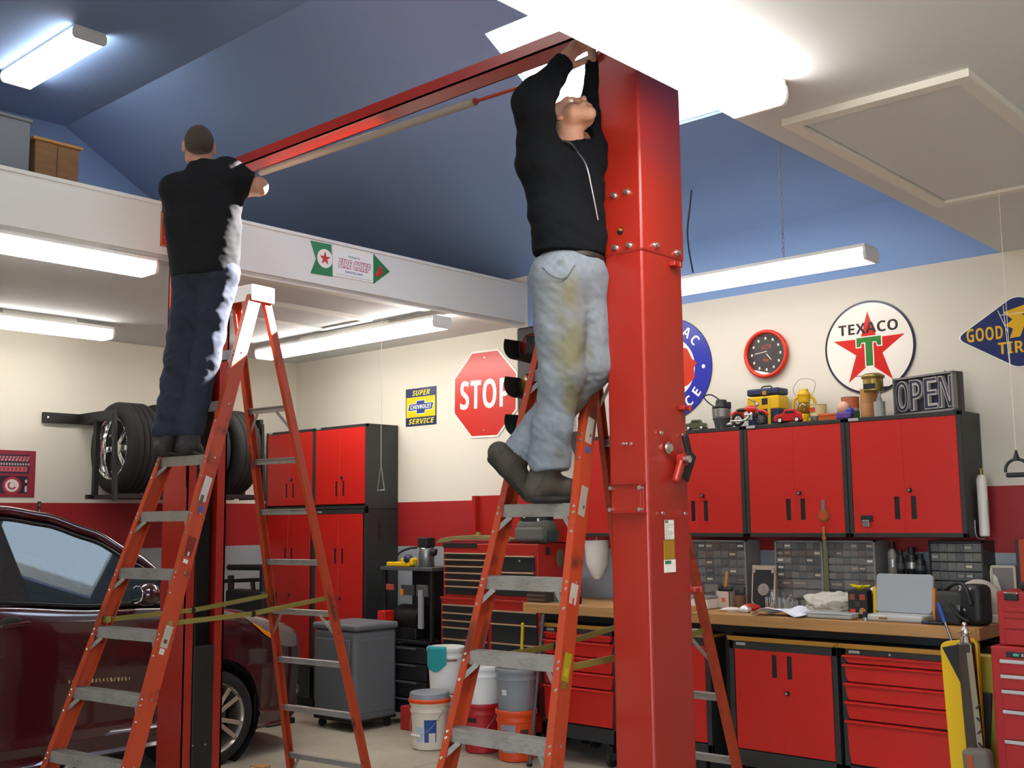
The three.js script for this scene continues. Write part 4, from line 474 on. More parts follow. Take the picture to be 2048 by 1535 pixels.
// ---------- things on the bench ----------
const YB = 1.135, bpx = (px, z = -6.75) => onZ(px, 1215, z).x;
function crumple(r, s, sd, n = 26, amp = 0.55) { const g = mergeVertices(new THREE.SphereGeometry(r, n, n).deleteAttribute('uv').deleteAttribute('normal')), p = g.attributes.position; for (let i = 0; i < p.count; i++) { const v = V(p.getX(i), p.getY(i), p.getZ(i)), u = v.clone().normalize(), k = 1 + amp * (fbm(0.5 + u.x * 0.31 + 0.17 * u.z, 0.5 + u.y * 0.31 + 0.13 * u.z, 8, 3, sd) - 0.5); v.multiplyScalar(k); p.setXYZ(i, v.x * s[0], Math.max(v.y * s[1], -r * s[1] * 0.55), v.z * s[2]); } g.translate(0, r * s[1] * 0.55, 0); g.computeVertexNormals(); return toCreasedNormals(g, 0.5); }
function sheetGeo(nx, nz, fn) { const g = new THREE.PlaneGeometry(1, 1, nx, nz), p = g.attributes.position; for (let i = 0; i < p.count; i++) { const q = fn(p.getX(i) + 0.5, p.getY(i) + 0.5); p.setXYZ(i, ...q); } g.computeVertexNormals(); return g; }
const dbl = (m) => { const c = m.clone(); c.side = THREE.DoubleSide; return c; };
{ const t = thing('plastic_tub', 'white plastic tub on the bench beside the red post', 'tub', [bpx(1400), YB, -6.75]); obj('body', bx(0.22, 0.075, 0.16, 0, 0.0375, 0, 0.012), M.white, t); obj('lid', bx(0.23, 0.014, 0.17, 0, 0.08, 0, 0.005), M.smokePlastic, t);
  const b = thing('wood_block', 'small wooden block on the bench front edge by the post', 'wood block', [bpx(1390, -6.55), YB, -6.55]); obj('block', bx(0.08, 0.034, 0.05, 0, 0.017, 0, 0.003), M.wood, b); obj('end_grain', bx(0.003, 0.03, 0.046, 0.041, 0.017, 0), M.carton, b);
  const c = thing('brush_box', 'beige box on the bench holding brushes and a wooden scraper', 'box', [bpx(1452, -6.85), YB, -6.85]); obj('box', [span(-0.055, 0.055, 0, 0.006, -0.04, 0.04), span(-0.055, -0.05, 0, 0.12, -0.04, 0.04), span(0.05, 0.055, 0, 0.12, -0.04, 0.04), span(-0.055, 0.055, 0, 0.12, 0.035, 0.04), span(-0.055, 0.055, 0, 0.12, -0.04, -0.035)], std(0xc6b6a6, 0.7), c); obj('scraper_handle', mv(bx(0.024, 0.13, 0.014, 0, 0, 0, 0.006), 0.01, 0.19, 0, 0, 0, -0.16), std(0xb8862c, 0.5), c); obj('bristles', [mv(sp(0.03, 0, 0, 0, [1.4, 0.8, 1], 10), 0.02, 0.13, 0), mv(sp(0.022, 0, 0, 0, [1, 1.2, 1], 10), -0.03, 0.14, 0.01)], M.black, c); obj('printed_mark', bx(0.03, 0.03, 0.002, 0.008, 0.06, 0.041), std(0xc8683c, 0.6), c);
  const d = thing('pen_cup', 'brown cup of pens on the bench in front of the organizer', 'cup', [bpx(1481, -6.85), YB, -6.85]); obj('cup', lathe([[0, 0], [0.034, 0], [0.042, 0.095], [0.039, 0.095], [0.032, 0.005], [0, 0.005]]), std(0x7c5c46, 0.5), d); [[0.02, 0x2c6cb4], [-0.012, 0x1c1c1e], [0.03, 0x222428], [-0.025, 0x30343a]].forEach(([x, c_], i) => obj('pen', bar(V(x * 0.4, 0.01, 0), V(x * 1.6, 0.13 + 0.012 * i, 0.01 * (i - 1)), 0.005), std(c_, 0.4), d));
  const e = obj('foil_ball', crumple(0.04, [1.05, 0.75, 0.8], 3), std(0xcfc9c2, 0.35, 0.5)); tag(e, 'crumpled silver wrapper ball on the bench', 'wrapper'); e.position.set(bpx(1490, -6.62), YB, -6.62);
  const f = obj('paper_scrap', crumple(0.05, [1.6, 0.35, 0.9], 5), std(0xdcd4c8, 0.8)); tag(f, 'crumpled pale paper scrap beside the silver wrapper ball', 'paper'); f.position.set(bpx(1462, -6.66), YB, -6.66);
  const g = obj('red_cloth', crumple(0.06, [1.1, 0.5, 0.8], 8), dbl(std(0xb82c1c, 0.9))); tag(g, 'crumpled red shop cloth behind the silver wrapper ball', 'cloth'); g.position.set(bpx(1497, -6.75), YB, -6.78); }
{ const t = thing('wall_plaque', 'black shield plaque with round silver emblem leaning behind the bottles', 'plaque', [bpx(1527, -6.9), YB, -6.9], 0.1), sh = shape([[-0.085, 0.05], [-0.085, 0.3], [0.085, 0.3], [0.085, 0.05], [0.04, 0.0], [-0.04, 0.0]]), s2 = shape([[-0.075, 0.055], [-0.075, 0.27], [0.075, 0.27], [0.075, 0.055], [0.034, 0.01], [-0.034, 0.01]]); const lean = (g) => g.rotateX(-0.16); obj('frame', lean(extr(sh, 0.012, 0.002)), std(0xbfa896, 0.5), t); obj('panel', lean(extr(s2, 0.004).translate(0, 0, 0.0145)), M.black, t); obj('emblem', lean(mv(cy(0.042, 0.04, 0.008, 0, 0, 0, 32), 0.005, 0.135, 0.021, PI / 2)), std(0xa39a92, 0.35, 0.4), t); obj('figure', lean(bx(0.012, 0.05, 0.004, 0.005, 0.135, 0.027, 0.002)), M.steel, t); for (const s of [-1, 1]) obj('clip', lean(bx(0.022, 0.034, 0.008, s * 0.07, 0.265, 0.018)), M.bolt, t); }
const jar = (label, px, z, r, h, neck) => { const t = thing('glass_jar', label, 'jar', [bpx(px, z), YB, z]); obj('glass', lathe([[0, 0.003], [r, 0.003], [r, h * 0.7], [neck, h * 0.85], [neck, h], [neck - 0.003, h], [neck - 0.003, h * 0.86], [r - 0.004, h * 0.7], [r - 0.004, 0.008], [0, 0.008]], 24), M.glass, t); obj('ribs', Array.from({ length: 10 }, (_, i) => mv(cy(0.003, 0.003, h * 0.6, 0, 0, 0, 5), (r + 0.001) * Math.cos(i * PI / 5), h * 0.36, (r + 0.001) * Math.sin(i * PI / 5))), M.clearPlastic, t); return t; };
jar('tall ribbed glass jar on the bench before the plaque', 1546, -6.76, 0.045, 0.15, 0.042); jar('narrow glass jar between the ribbed jar and the round bottle', 1568, -6.84, 0.03, 0.13, 0.02); jar('round-bellied glass bottle on the bench', 1583, -6.78, 0.04, 0.12, 0.018);
{ const t = obj('white_rag', sheetGeo(40, 30, (u, v) => { const k = 0.045 * Math.sin(u * 3.1) * (0.5 + 0.5 * Math.sin(v * 5 + u * 4)) + 0.055 * fbm(u, v, 4, 4, 77) * Math.sin(u * PI) * Math.sin(v * PI); return [(u - 0.5) * 0.36 + 0.02 * Math.sin(v * 9), Math.max(0.004, k + 0.02 * Math.max(0, Math.sin(u * 7 + v * 3))), (0.5 - v) * 0.2 + 0.02 * Math.sin(u * 8)]; }), dbl(std(0xe4e6ee, 0.9))); tag(t, 'crumpled white rag on the front edge of the bench', 'rag'); t.position.set(bpx(1566, -6.56), YB, -6.56);
  const b = obj('plastic_bag', crumple(0.1, [1.7, 0.8, 0.75], 13, 44, 1.7), phys(0xd8d4c4, 0.45, { transmission: 0.25, thickness: 0, side: THREE.DoubleSide })); tag(b, 'crumpled translucent plastic bag on the bench behind the tray lid', 'plastic bag'); b.position.set(bpx(1655, -6.75), YB, -6.76);
  const l = thing('tray_lid', 'flat translucent plastic tray on the bench front edge', 'tray', [bpx(1664, -6.55), YB, -6.55], 0.03); obj('tray', [bx(0.3, 0.03, 0.12, 0, 0.016, 0, 0.014)], phys(0xc9c9c6, 0.4, { transmission: 0.3, thickness: 0 }), l); obj('rim', bx(0.315, 0.008, 0.135, 0, 0.034, 0, 0.003), M.clearPlastic, l); }
{ const t = thing('gift_box', 'black patterned box with yellow bow on the bench', 'box', [bpx(1721, -6.7), YB, -6.7], 0.1), w = 0.12, h = 0.17; obj('box', bx(w, h, 0.1, 0, h / 2, 0, 0.004), M.black, t);
  [[-0.032, 0.13, 0x7a4526], [0.032, 0.13, 0xa83c22], [-0.032, 0.04, 0xd8421c], [0.03, 0.045, 0xb0804e], [0, 0.088, 0x3c3430]].forEach(([x, y, c], i) => obj('patch', i === 3 ? mv(cy(0.02, 0.02, 0.003, 0, 0, 0, 20), x, y, 0.0515, PI / 2) : bx(0.034, 0.034, 0.003, x, y, 0.0515), std(c, 0.5), t));
  obj('bow', Array.from({ length: 14 }, (_, i) => mv(sp(0.022, 0, 0, 0, [1.5, 0.35, 0.6], 8), 0.035 * Math.cos(i * 2.4) * (0.4 + 0.05 * i), h + 0.012 + 0.003 * (i % 5), 0.03 * Math.sin(i * 2.4) * (0.4 + 0.05 * i), 0, -i * 2.4, 0.35)), std(0xd8c81e, 0.4), t);
  const k = thing('spray_bottle', 'small black bottle with white cap behind the patterned box', 'bottle', [bpx(1750, -6.86), YB, -6.86]); obj('bottle', lathe([[0, 0], [0.03, 0], [0.032, 0.1], [0.02, 0.13], [0.018, 0.14], [0, 0.14]]), M.navy, k); obj('cap', lathe([[0, 0.14], [0.024, 0.14], [0.024, 0.165], [0.018, 0.178], [0, 0.18]]), M.white, k);
  const e = thing('flashlight', 'small black flashlight standing at the bench front', 'flashlight', [bpx(1730, -6.52), YB, -6.52]); obj('barrel', cy(0.014, 0.014, 0.05, 0, 0.03, 0, 16), M.black, e); obj('head', cy(0.02, 0.016, 0.02, 0, 0.01, 0, 16), M.steel, e); }
{ const t = thing('plastic_case', 'open clear plastic parts case with its lid standing up', 'case', [bpx(1798, -6.62), YB, -6.62], 0.02), w = 0.36; obj('base', [bx(w, 0.04, 0.2, 0, 0.021, 0, 0.014)], phys(0xcfcfcb, 0.4, { transmission: 0.3, thickness: 0 }), t);
  const lid = obj('lid', mv(extr(rrect(w * 0.96, 0.23, 0.02), 0.02, 0.003), 0, 0.155, -0.11, -0.2), phys(0xc4cacd, 0.3, { transmission: 0.4, thickness: 0, side: THREE.DoubleSide }), t); obj('paper_insert', mv(bx(w * 0.72, 0.06, 0.002), 0, 0.2, -0.102, -0.2), std(0x9aa3ad, 0.7), lid); obj('tray_insert', mv(bx(w * 0.68, 0.05, 0.002), 0, 0.115, -0.085, -0.2), std(0xa9adae, 0.7), lid); obj('latch', [bx(0.05, 0.012, 0.006, -0.06, 0.02, 0.102)], M.carton, t);
  for (const s of [-1, 1]) obj('side_post', mv(bx(0.018, 0.19, 0.03, 0, 0, 0, 0.003), s * (w / 2 + 0.004), 0.1, -0.09, -0.1), s < 0 ? M.yellow : std(0xc47a30, 0.6), t); }
{ const t = thing('plastic_cup', 'white plastic cup on the bench between clear case and black bag', 'cup', [bpx(1884, -6.8), YB, -6.8]); obj('cup', lathe([[0, 0], [0.044, 0], [0.05, 0.06], [0.056, 0.115], [0.06, 0.118], [0.053, 0.12], [0.046, 0.06], [0.04, 0.004], [0, 0.004]]), std(0xe6dcc8, 0.5), t); obj('stripe', cy(0.0465, 0.0475, 0.02, 0, 0.03, 0, 28, true), M.cream, t);
  const m = thing('marker_pen', 'black marker lying on the bench front edge', 'marker', [bpx(1868, -6.5), YB, -6.5], -0.12); obj('barrel', mv(cy(0.009, 0.009, 0.1, 0, 0, 0, 14), 0, 0.009, 0, 0, 0, PI / 2), M.black, m); obj('cap', mv(cy(0.0105, 0.0105, 0.04, 0, 0, 0, 14), -0.06, 0.0105, 0, 0, 0, PI / 2), M.navy, m);
  const b = thing('camera_bag', 'black soft camera bag with straps on the bench end', 'bag', [bpx(1930, -6.62), YB, -6.62], -0.25);
  obj('body', [bx(0.17, 0.19, 0.15, -0.06, 0.095, 0, 0.03)], std(0x3a3835, 0.85), b); obj('side_pouch', bx(0.14, 0.235, 0.14, 0.075, 0.118, 0.0, 0.04), M.black, b); obj('front_pocket', bx(0.16, 0.09, 0.05, -0.05, 0.05, 0.09, 0.02), std(0x2c2b2a, 0.85), b); obj('strap', tube([[-0.12, 0.19, 0.02], [-0.03, 0.235, 0.03], [0.05, 0.22, 0.06], [0.1, 0.12, 0.085]], 0.012, 24, 8), M.black, b); obj('strap', [tube([[-0.02, 0.12, 0.11], [0.03, 0.06, 0.11], [0.08, 0.03, 0.09]], 0.01, 20, 8)], M.black, b); obj('buckle', [bx(0.018, 0.03, 0.01, 0.02, 0.1, 0.09, 0.003), sp(0.009, 0.055, 0.09, 0.085), sp(0.009, 0.09, 0.21, 0.07)], M.steel, b); }
{ const c = thing('dust_mask_cap', 'pale domed cap leaning behind the black camera bag', 'cap', [bpx(1960, -6.84), YB, -6.84]); obj('dome', mv(new THREE.SphereGeometry(0.16, 28, 16, 0, 2 * PI, 0, PI * 0.5).scale(1, 1.25, 0.5), 0, 0.05, 0), dbl(std(0xb8ada2, 0.8)), c); obj('base_block', bx(0.26, 0.05, 0.15, 0, 0.025, 0, 0.01), std(0xc9c2b2, 0.8), c);
  const a = onZ(1974, 1133, -7.0), b = onZ(2024, 1188, -7.0), w = b.x - a.x, h = 0.23, f = thing('picture_frame', 'white framed grey picture standing at the right end of the bench wall', 'picture frame', [(a.x + b.x) / 2, YB, -7.08]); const y = a.y - YB - h / 2; obj('stand', bx(w * 0.8, y - h / 2 + 0.02, 0.06, 0, (y - h / 2 + 0.02) / 2, 0), M.grey, f); obj('frame', [bx(w, 0.014, 0.02, 0, y + h / 2, 0), bx(w, 0.014, 0.02, 0, y - h / 2, 0), bx(0.014, h, 0.02, -w / 2, y, 0), bx(0.014, h, 0.02, w / 2, y, 0)], M.cream, f); obj('picture', bx(w, h, 0.008, 0, y, -0.004), std(0x8f8684, 0.3), f); obj('drawing', mv(extr([[-0.06, -0.08], [-0.06, 0.09], [-0.02, 0.05], [0.0, -0.02], [0.01, -0.08]], 0.002), -0.02, y, 0.001), M.paper, f);
  const s = thing('shelf_rack', 'low dark shelf on the bench between two organizers', 'shelf', [bpx(1812, -7.05), YB, -7.08]); obj('board', bx(0.32, 0.02, 0.2, 0, 0.24, 0, 0.003), M.darkGrey, s); for (const x of [-0.15, 0.15]) obj('side', bx(0.016, 0.23, 0.2, x, 0.115, 0), M.darkGrey, s);
  [['tall grey spray can with black cap on the dark shelf', 1787, 0.03, 0.2, 0x8b8a80], ['short black aerosol can on the dark shelf', 1803, 0.026, 0.15, 0x1c1a1a], ['black bottle with silver label on the dark shelf', 1825, 0.034, 0.17, 0x17171a], ['dark oil bottle next to the silver-labelled bottle', 1842, 0.03, 0.13, 0x242428]].forEach(([lab, px, r, h, c]) => { const t = thing('spray_can', lab, 'can', [onZ(px, 1150, -7.05).x, YB + 0.25, -7.05]); obj('can', lathe([[0, 0], [r, 0], [r, h * 0.72], [r * 0.5, h * 0.82], [r * 0.5, h], [0, h]]), std(c, 0.4), t); obj('cap', cy(r * 0.62, r * 0.6, h * 0.22, 0, h * 0.95, 0), M.black, t); obj('label_wrap', cy(r + 0.001, r + 0.001, h * 0.24, 0, h * 0.38, 0, 24, true), h > 0.16 ? M.steel : M.darkGrey, t); }); }
// ---------- left of the bench: tool chest, tool stand, bin, buckets ----------
{ const z = -6.72, x1 = -5.76, x0 = onZ(887, 1140, z).x, yT = onZ(960, 1087, z).y, yM = onZ(900, 1193, z).y, zb = -7.17, m = std(0xa51f17, 0.4), dr = std(0x1e2021, 0.45), al = std(0xb9a283, 0.35, 0.6);
  const L = thing('tool_chest', 'red roller tool cabinet with black drawers left of the bench', 'tool chest'); const yl0 = 0.12;
  const bank = (t, xa, xb, ys) => { for (let i = 0; i + 1 < ys.length; i++) { const d = obj('drawer', span(xa, xb, ys[i + 1] + 0.004, ys[i] - 0.002, z + 0.012, z - 0.02, 0.002), dr, t); obj('drawer_pull', mv(bx(xb - xa, 0.012, 0.014, 0, 0, 0, 0.003), (xa + xb) / 2, ys[i] - 0.008, z + 0.018), al, d); } };
  obj('body', [span(x0 - 0.03, x1, yl0, yM, z, zb, 0.006), bx(x1 - x0 + 0.05, 0.02, 0.46, (x0 + x1) / 2 - 0.01, yM - 0.01, (z + zb) / 2 + 0.005, 0.004)], m, L);
  const yy = (py) => onZ(900, py, z).y; bank(L, x0 + 0.0, x0 + 0.52, [yy(1207), yy(1223), yy(1238), yy(1252), yy(1275), yy(1300), yy(1330), yy(1360), yy(1400)]); bank(L, x0 + 0.565, x1 - 0.03, [yy(1213), yy(1238), yy(1275), yy(1330), yy(1400)]);
  obj('handle', tube([[x0 - 0.03, yM - 0.02, z - 0.05], [x0 - 0.05, yM - 0.05, z - 0.05], [x0 - 0.05, yM - 0.12, z - 0.05], [x0 - 0.03, yM - 0.16, z - 0.05]], 0.012, 24, 10), m, L); obj('emblem', [bx(0.09, 0.03, 0.006, x1 - 0.12, yM - 0.06, z + 0.003, 0.004)], M.steel, L);
  for (const x of [x0 + 0.06, x1 - 0.08]) for (const q of [z - 0.08, zb + 0.08]) caster(L, x, q);
  const T = thing('top_tool_chest', 'red top tool chest with open lid and black drawers, backpack on it', 'tool chest');
  obj('body', span(x0, x1 - 0.02, yM + 0.002, yT, z, zb + 0.1, 0.005), m, T); const lx = onZ(949, 1040, zb + 0.1).x; obj('lid', [span(lx, x1 + 0.02, yT + 0.01, onZ(1050, 988, zb + 0.1).y, zb + 0.08, zb + 0.06), span(lx, lx + 0.04, yT + 0.01, onZ(1050, 988, zb + 0.1).y, zb + 0.13, zb + 0.08)], m, T); obj('top_rail', span(x0, x0 + 0.4, yT - 0.035, yT + 0.004, z + 0.006, z - 0.08), M.black, T);
  bank(T, x0 + 0.03, x0 + 0.53, [1104, 1117, 1130, 1143, 1157, 1170, 1188].map(yy)); bank(T, x0 + 0.575, x1 - 0.05, [yy(1108), yy(1139), yy(1186)]); obj('lock', mv(cy(0.01, 0.01, 0.008, 0, 0, 0, 12), x1 - 0.2, yy(1118), z + 0.016, PI / 2), M.bolt, T);
  { const X = x1 - 0.02, p = onX(1119, 1116, X), g = onX(1094, 1102, X); obj('side_plate', [mv(sp(0.05, 0, 0, 0, [0.2, 1.5, 1]), X + 0.004, p.y, p.z)], std(0x6a5a48, 0.5), T); obj('side_clip', bx(0.012, 0.06, 0.04, X + 0.006, g.y, g.z, 0.004), M.black, T); const s = onZ(1113, 1030, zb + 0.1); obj('taped_note', bx(0.11, 0.06, 0.003, s.x, s.y, zb + 0.083), std(0xcda29c, 0.7), T); }
  const b = onZ(1070, 1082, z - 0.12), bp = thing('backpack', 'black and grey backpack standing on the red tool chest', 'backpack', [b.x, yT + 0.004, z - 0.14]);
  obj('main', [bx(0.34, 0.2, 0.19, 0, 0.1, 0, 0.07)], std(0x56554f, 0.9), bp); obj('upper', [bx(0.3, 0.19, 0.17, 0.0, 0.2, -0.005, 0.08)], M.black, bp); obj('front_pocket', bx(0.3, 0.11, 0.05, 0, 0.075, 0.09, 0.024), std(0x62605a, 0.9), bp); obj('haul_loop', tube([[-0.05, 0.285, 0], [-0.03, 0.315, 0], [0.03, 0.315, 0], [0.05, 0.285, 0]], 0.009, 16, 8), M.black, bp); obj('zipper_pull', [bx(0.008, 0.03, 0.006, -0.06, 0.22, 0.083), bx(0.016, 0.022, 0.006, 0.09, 0.19, 0.083)], M.paper, bp); for (const s of [-1, 1]) obj('side_pocket', bx(0.05, 0.1, 0.12, s * 0.17, 0.065, 0, 0.02), std(0x2c3a38, 0.9), bp);
  const w = onZ(950, 1078, z - 0.1), bd = thing('wooden_board', 'long curved wooden board lying on the red tool chest', 'board', [w.x, yT + 0.006, z - 0.12], 0.03); obj('deck', extr(shape([[-0.42, 0.0], [-0.38, 0.03], [-0.25, 0.05], [0, 0.062], [0.3, 0.05], [0.42, 0.03], [0.42, 0.018], [0.2, 0.03], [-0.1, 0.03], [-0.3, 0.006]]), 0.12, 0.003).translate(0, 0, -0.06), std(0x7c7245, 0.6), bd); obj('red_side', bx(0.5, 0.02, 0.13, 0.02, 0.018, 0, 0.006), std(0x8f2f26, 0.6), bd); obj('knob', cy(0.022, 0.02, 0.03, 0.02, 0.075, 0, 16), std(0x86803a, 0.6), bd); obj('block', [bx(0.22, 0.036, 0.1, 0.14, 0.03, 0, 0.004)], std(0x70675c, 0.6), bd);
}
{ const z = -6.74, x0 = onZ(760, 1136, z).x, x1 = onZ(864, 1136, z).x, y = onZ(820, 1134, z).y, t = thing('tool_stand', 'black steel tool stand with drawers between grey bin and red tool chest', 'tool stand'); const W = x1 - x0, cx = (x0 + x1) / 2;
  obj('table', [bx(W, 0.03, 0.4, cx, y - 0.015, z - 0.2, 0.004)], M.darkGrey, t); obj('frame', [span(x0 + 0.02, x0 + 0.05, 0, y - 0.03, z - 0.02, z - 0.05), span(x1 - 0.05, x1 - 0.02, 0, y - 0.03, z - 0.02, z - 0.05), span(x0 + 0.02, x1 - 0.02, 0.1, y - 0.03, z - 0.38, z - 0.4), span(x0 + 0.02, x1 - 0.02, 0.7, 0.72, z - 0.02, z - 0.38)], M.black, t);
  for (let i = 0; i < 4; i++) { const d = obj('drawer', span(x0 + 0.07, x1 - 0.07, 0.1 + i * 0.145, 0.235 + i * 0.145, z, z - 0.36, 0.004), M.black, t); obj('drawer_pull', bx(0.3, 0.014, 0.02, cx, 0.222 + i * 0.145, z + 0.01, 0.004), M.darkGrey, d); }
  obj('motor', [mv(cy(0.12, 0.12, 0.3, 0, 0, 0, 24), cx - 0.1, 0.9, z - 0.2, 0, 0, PI / 2), bx(0.25, 0.1, 0.2, cx - 0.1, 0.77, z - 0.2, 0.01)], M.black, t); obj('power_strip', bx(0.05, 0.33, 0.03, x1 - 0.14, 1.0, z - 0.0, 0.004), M.grey, t);
  for (const [x, yy, w, h, c] of [[x0 + 0.13, 1.18, 0.1, 0.05, 0xa8463c], [x0 + 0.36, 1.16, 0.16, 0.09, 0x3c3a3a], [x0 + 0.55, 1.16, 0.14, 0.1, 0x4c4e4e]]) obj('panel', bx(w, h, 0.02, x, yy, z - 0.01, 0.003), std(c, 0.5), t); obj('pilot_light', bx(0.03, 0.06, 0.02, x0 + 0.3, 1.14, z + 0.004, 0.004), std(0xd8741c, 0.4), t); obj('red_box', bx(0.1, 0.22, 0.12, x0 + 0.06, 0.86, z - 0.02, 0.008), M.red, t);
  const th = thing('thermos_flask', 'steel flask with black lid standing on the black tool stand', 'flask', [onZ(853, 1132, z - 0.12).x, y, z - 0.12]); obj('body', lathe([[0, 0], [0.07, 0], [0.072, 0.12], [0.06, 0.16], [0.06, 0.17], [0, 0.17]]), M.steel, th); obj('lid', bx(0.12, 0.09, 0.11, 0, 0.215, 0, 0.012), M.black, th); obj('knob', [sp(0.035, 0.09, 0.13, 0), bar(V(0.05, 0.12, 0), V(0.13, 0.15, 0), 0.012)], M.black, th);
  const dl = thing('power_drill', 'yellow and black power tool lying on the black tool stand', 'power tool', [onZ(808, 1132, z - 0.1).x, y, z - 0.08]); obj('body', [bx(0.3, 0.04, 0.09, -0.02, 0.022, 0, 0.012), bx(0.16, 0.07, 0.08, 0.09, 0.045, 0, 0.02)], M.yellow, dl); obj('cord', [tube([[-0.1, 0.04, 0.02], [-0.04, 0.12, 0], [0.06, 0.16, -0.02], [0.14, 0.17, -0.05]], 0.01, 24, 8)], M.black, dl); obj('grip', mv(sp(0.05, 0, 0, 0, [1, 0.8, 0.8]), 0.1, 0.07, 0.02), M.navy, dl); }
{ const X = -7.4, Zf = -6.2, t = thing('wheeled_bin', 'dark grey plastic wheeled storage bin in front of the tall red lockers', 'storage bin', [X - 0.285, 0, Zf - 0.25]), yT = onZ(712, 1250, Zf).y, s = std(0x616568, 0.6, 0, { bumpMap: peel, bumpScale: 0.0006 });
  obj('body', bx(0.57, yT - 0.14, 0.48, 0, (yT - 0.06 + 0.08) / 2, 0, 0.04), s, t); obj('lid', bx(0.6, 0.06, 0.5, 0, yT - 0.03, 0, 0.025), s, t); obj('front_panel', bx(0.46, yT - 0.28, 0.012, 0, (yT + 0.02) / 2, 0.25, 0.005), s, t); obj('side_panel', bx(0.012, yT - 0.28, 0.4, 0.285, (yT + 0.02) / 2, 0, 0.005), s, t); obj('base_skirt', bx(0.55, 0.03, 0.48, 0, 0.085, 0, 0.01), M.black, t); for (const a of [-1, 1]) for (const b of [-1, 1]) obj('wheel', [mv(cy(0.035, 0.035, 0.03, 0, 0, 0, 18), a * 0.22, 0.035, b * 0.18, 0, 0, PI / 2), bx(0.02, 0.06, 0.03, a * 0.22, 0.055, b * 0.18)], M.rubber, t);
  const p = onY(822, 1441, 0), r = thing('gas_can', 'red plastic box on the floor between grey bin and white bucket', 'container', [onZ(822, 1441, -6.63).x, 0, -6.63], 0); obj('body', bx(0.15, 0.2, 0.12, 0, 0.1, 0, 0.012), std(0xa82420, 0.5), r); obj('cap', cy(0.03, 0.028, 0.03, 0.03, 0.21, 0), M.black, r); }
function bucket(label, x, y, z, mat, o = {}) {
  const t = thing('plastic_bucket', label, 'bucket', [x, y, z], o.turn || 0), h = 0.37, rb = 0.13, rt = 0.15, r = (q) => rb + (rt - rb) * q / h;
  obj('pail', lathe([[0, 0.004], [rb - 0.004, 0.004], [rb, 0.01], [r(0.28), 0.28], [r(0.28) + 0.008, 0.283], [r(0.29) + 0.008, 0.3], [r(0.3), 0.304], [r(0.335), 0.335], [rt + 0.008, 0.338], [rt + 0.008, h - 0.004], [rt + 0.002, h], [rt - 0.006, h], [rt - 0.01, 0.33], [rb - 0.008, 0.014], [0, 0.012]], 40), mat, t);
  if (o.lid) { obj('lid_ring', lathe([[rt + 0.0, h - 0.012], [rt + 0.016, h - 0.012], [rt + 0.018, h + 0.012], [rt + 0.006, h + 0.018]], 40), o.ring, t); obj('lid', lathe([[rt + 0.008, h + 0.01], [rt + 0.006, h + 0.055], [rt - 0.004, h + 0.062], [rt - 0.012, h + 0.058], [0, h + 0.056]], 40), o.lid, t); }
  if (o.wire !== false) { const a = o.wire || 0.9, pts = []; for (let i = 0; i <= 14; i++) { const q = -PI / 2 + PI * i / 14; pts.push(V(Math.sin(q) * (rt + 0.012), 0.315 - Math.cos(q) * 0.2, Math.cos(q) * (rt * 0.3) + 0.1 * Math.cos(q))); } obj('bail', tube(pts, 0.0025, 40, 6), M.steel, t); obj('grip', mv(cy(0.009, 0.009, 0.1, 0, 0, 0, 12), 0, 0.115, rt * 0.3 + 0.1, 0, 0, PI / 2), M.white, t); for (const s of [-1, 1]) obj('ear', mv(cy(0.016, 0.016, 0.016, 0, 0, 0, 14), s * (rt + 0.002), 0.315, 0, 0, 0, PI / 2), mat, t); }
  (o.patches || []).forEach(([a, q, w, hh, c]) => { const g = new THREE.CylinderGeometry(r(q + hh / 2) + 0.0015, r(q - hh / 2) + 0.0015, hh, 10, 1, true, a - w / (2 * rb), w / rb).translate(0, q, 0); obj('printed_patch', g, std(c, 0.5, 0, { side: THREE.DoubleSide }), t); });
  return t; }
bucket('white bucket with grey screw lid and orange ring on the floor', -6.48, 0, -6.2, std(0xd8d0bc, 0.5), { lid: std(0x85888c, 0.4), ring: M.orange, patches: [[0.85, 0.15, 0.09, 0.17, 0x1f468c], [0.95, 0.1, 0.05, 0.07, 0xd8d4c8], [0.2, 0.16, 0.06, 0.04, 0xa9bccb], [0.2, 0.1, 0.055, 0.07, 0xb4c3cd]] });
bucket('white bucket on the floor behind the lidded white bucket', -6.63, 0, -6.53, M.white, { wire: false });
{ const t = bucket('white bucket with teal rag over its rim, stacked on another white bucket', -6.63, 0.37, -6.53, M.white, { wire: false, patches: [[1.15, 0.27, 0.08, 0.018, 0x9a6a62]] });
  const rag = obj('teal_rag', sheetGeo(20, 20, (u, v) => { const a = 0.2 + (u - 0.5) * 1.25, y = 0.376 - Math.max(0, v - 0.12) * 0.2 * (0.75 + 0.35 * Math.sin(u * PI)), r = 0.155 + 0.01 * Math.sin(u * 8) * v + (v < 0.12 ? -0.12 * (0.12 - v) * 2 : 0.008); return [-6.63 + Math.sin(a) * r, 0.37 + y + (v < 0.12 ? 0.004 : 0), -6.53 + Math.cos(a) * r]; }), dbl(M.teal)); tag(rag, 'teal rag hanging over the rim of the upper white bucket', 'rag'); }
bucket('red bucket with black print holding a white bucket', -6.08, 0, -6.38, std(0xb01a22, 0.45), { patches: [[0.1, 0.25, 0.09, 0.035, 0x241a1a], [0.25, 0.1, 0.05, 0.05, 0x2a1a1a], [-0.6, 0.22, 0.04, 0.05, 0x241a1a]] });
bucket('white bucket nested on top of the red bucket', -6.08, 0.28, -6.38, M.white, { wire: false });
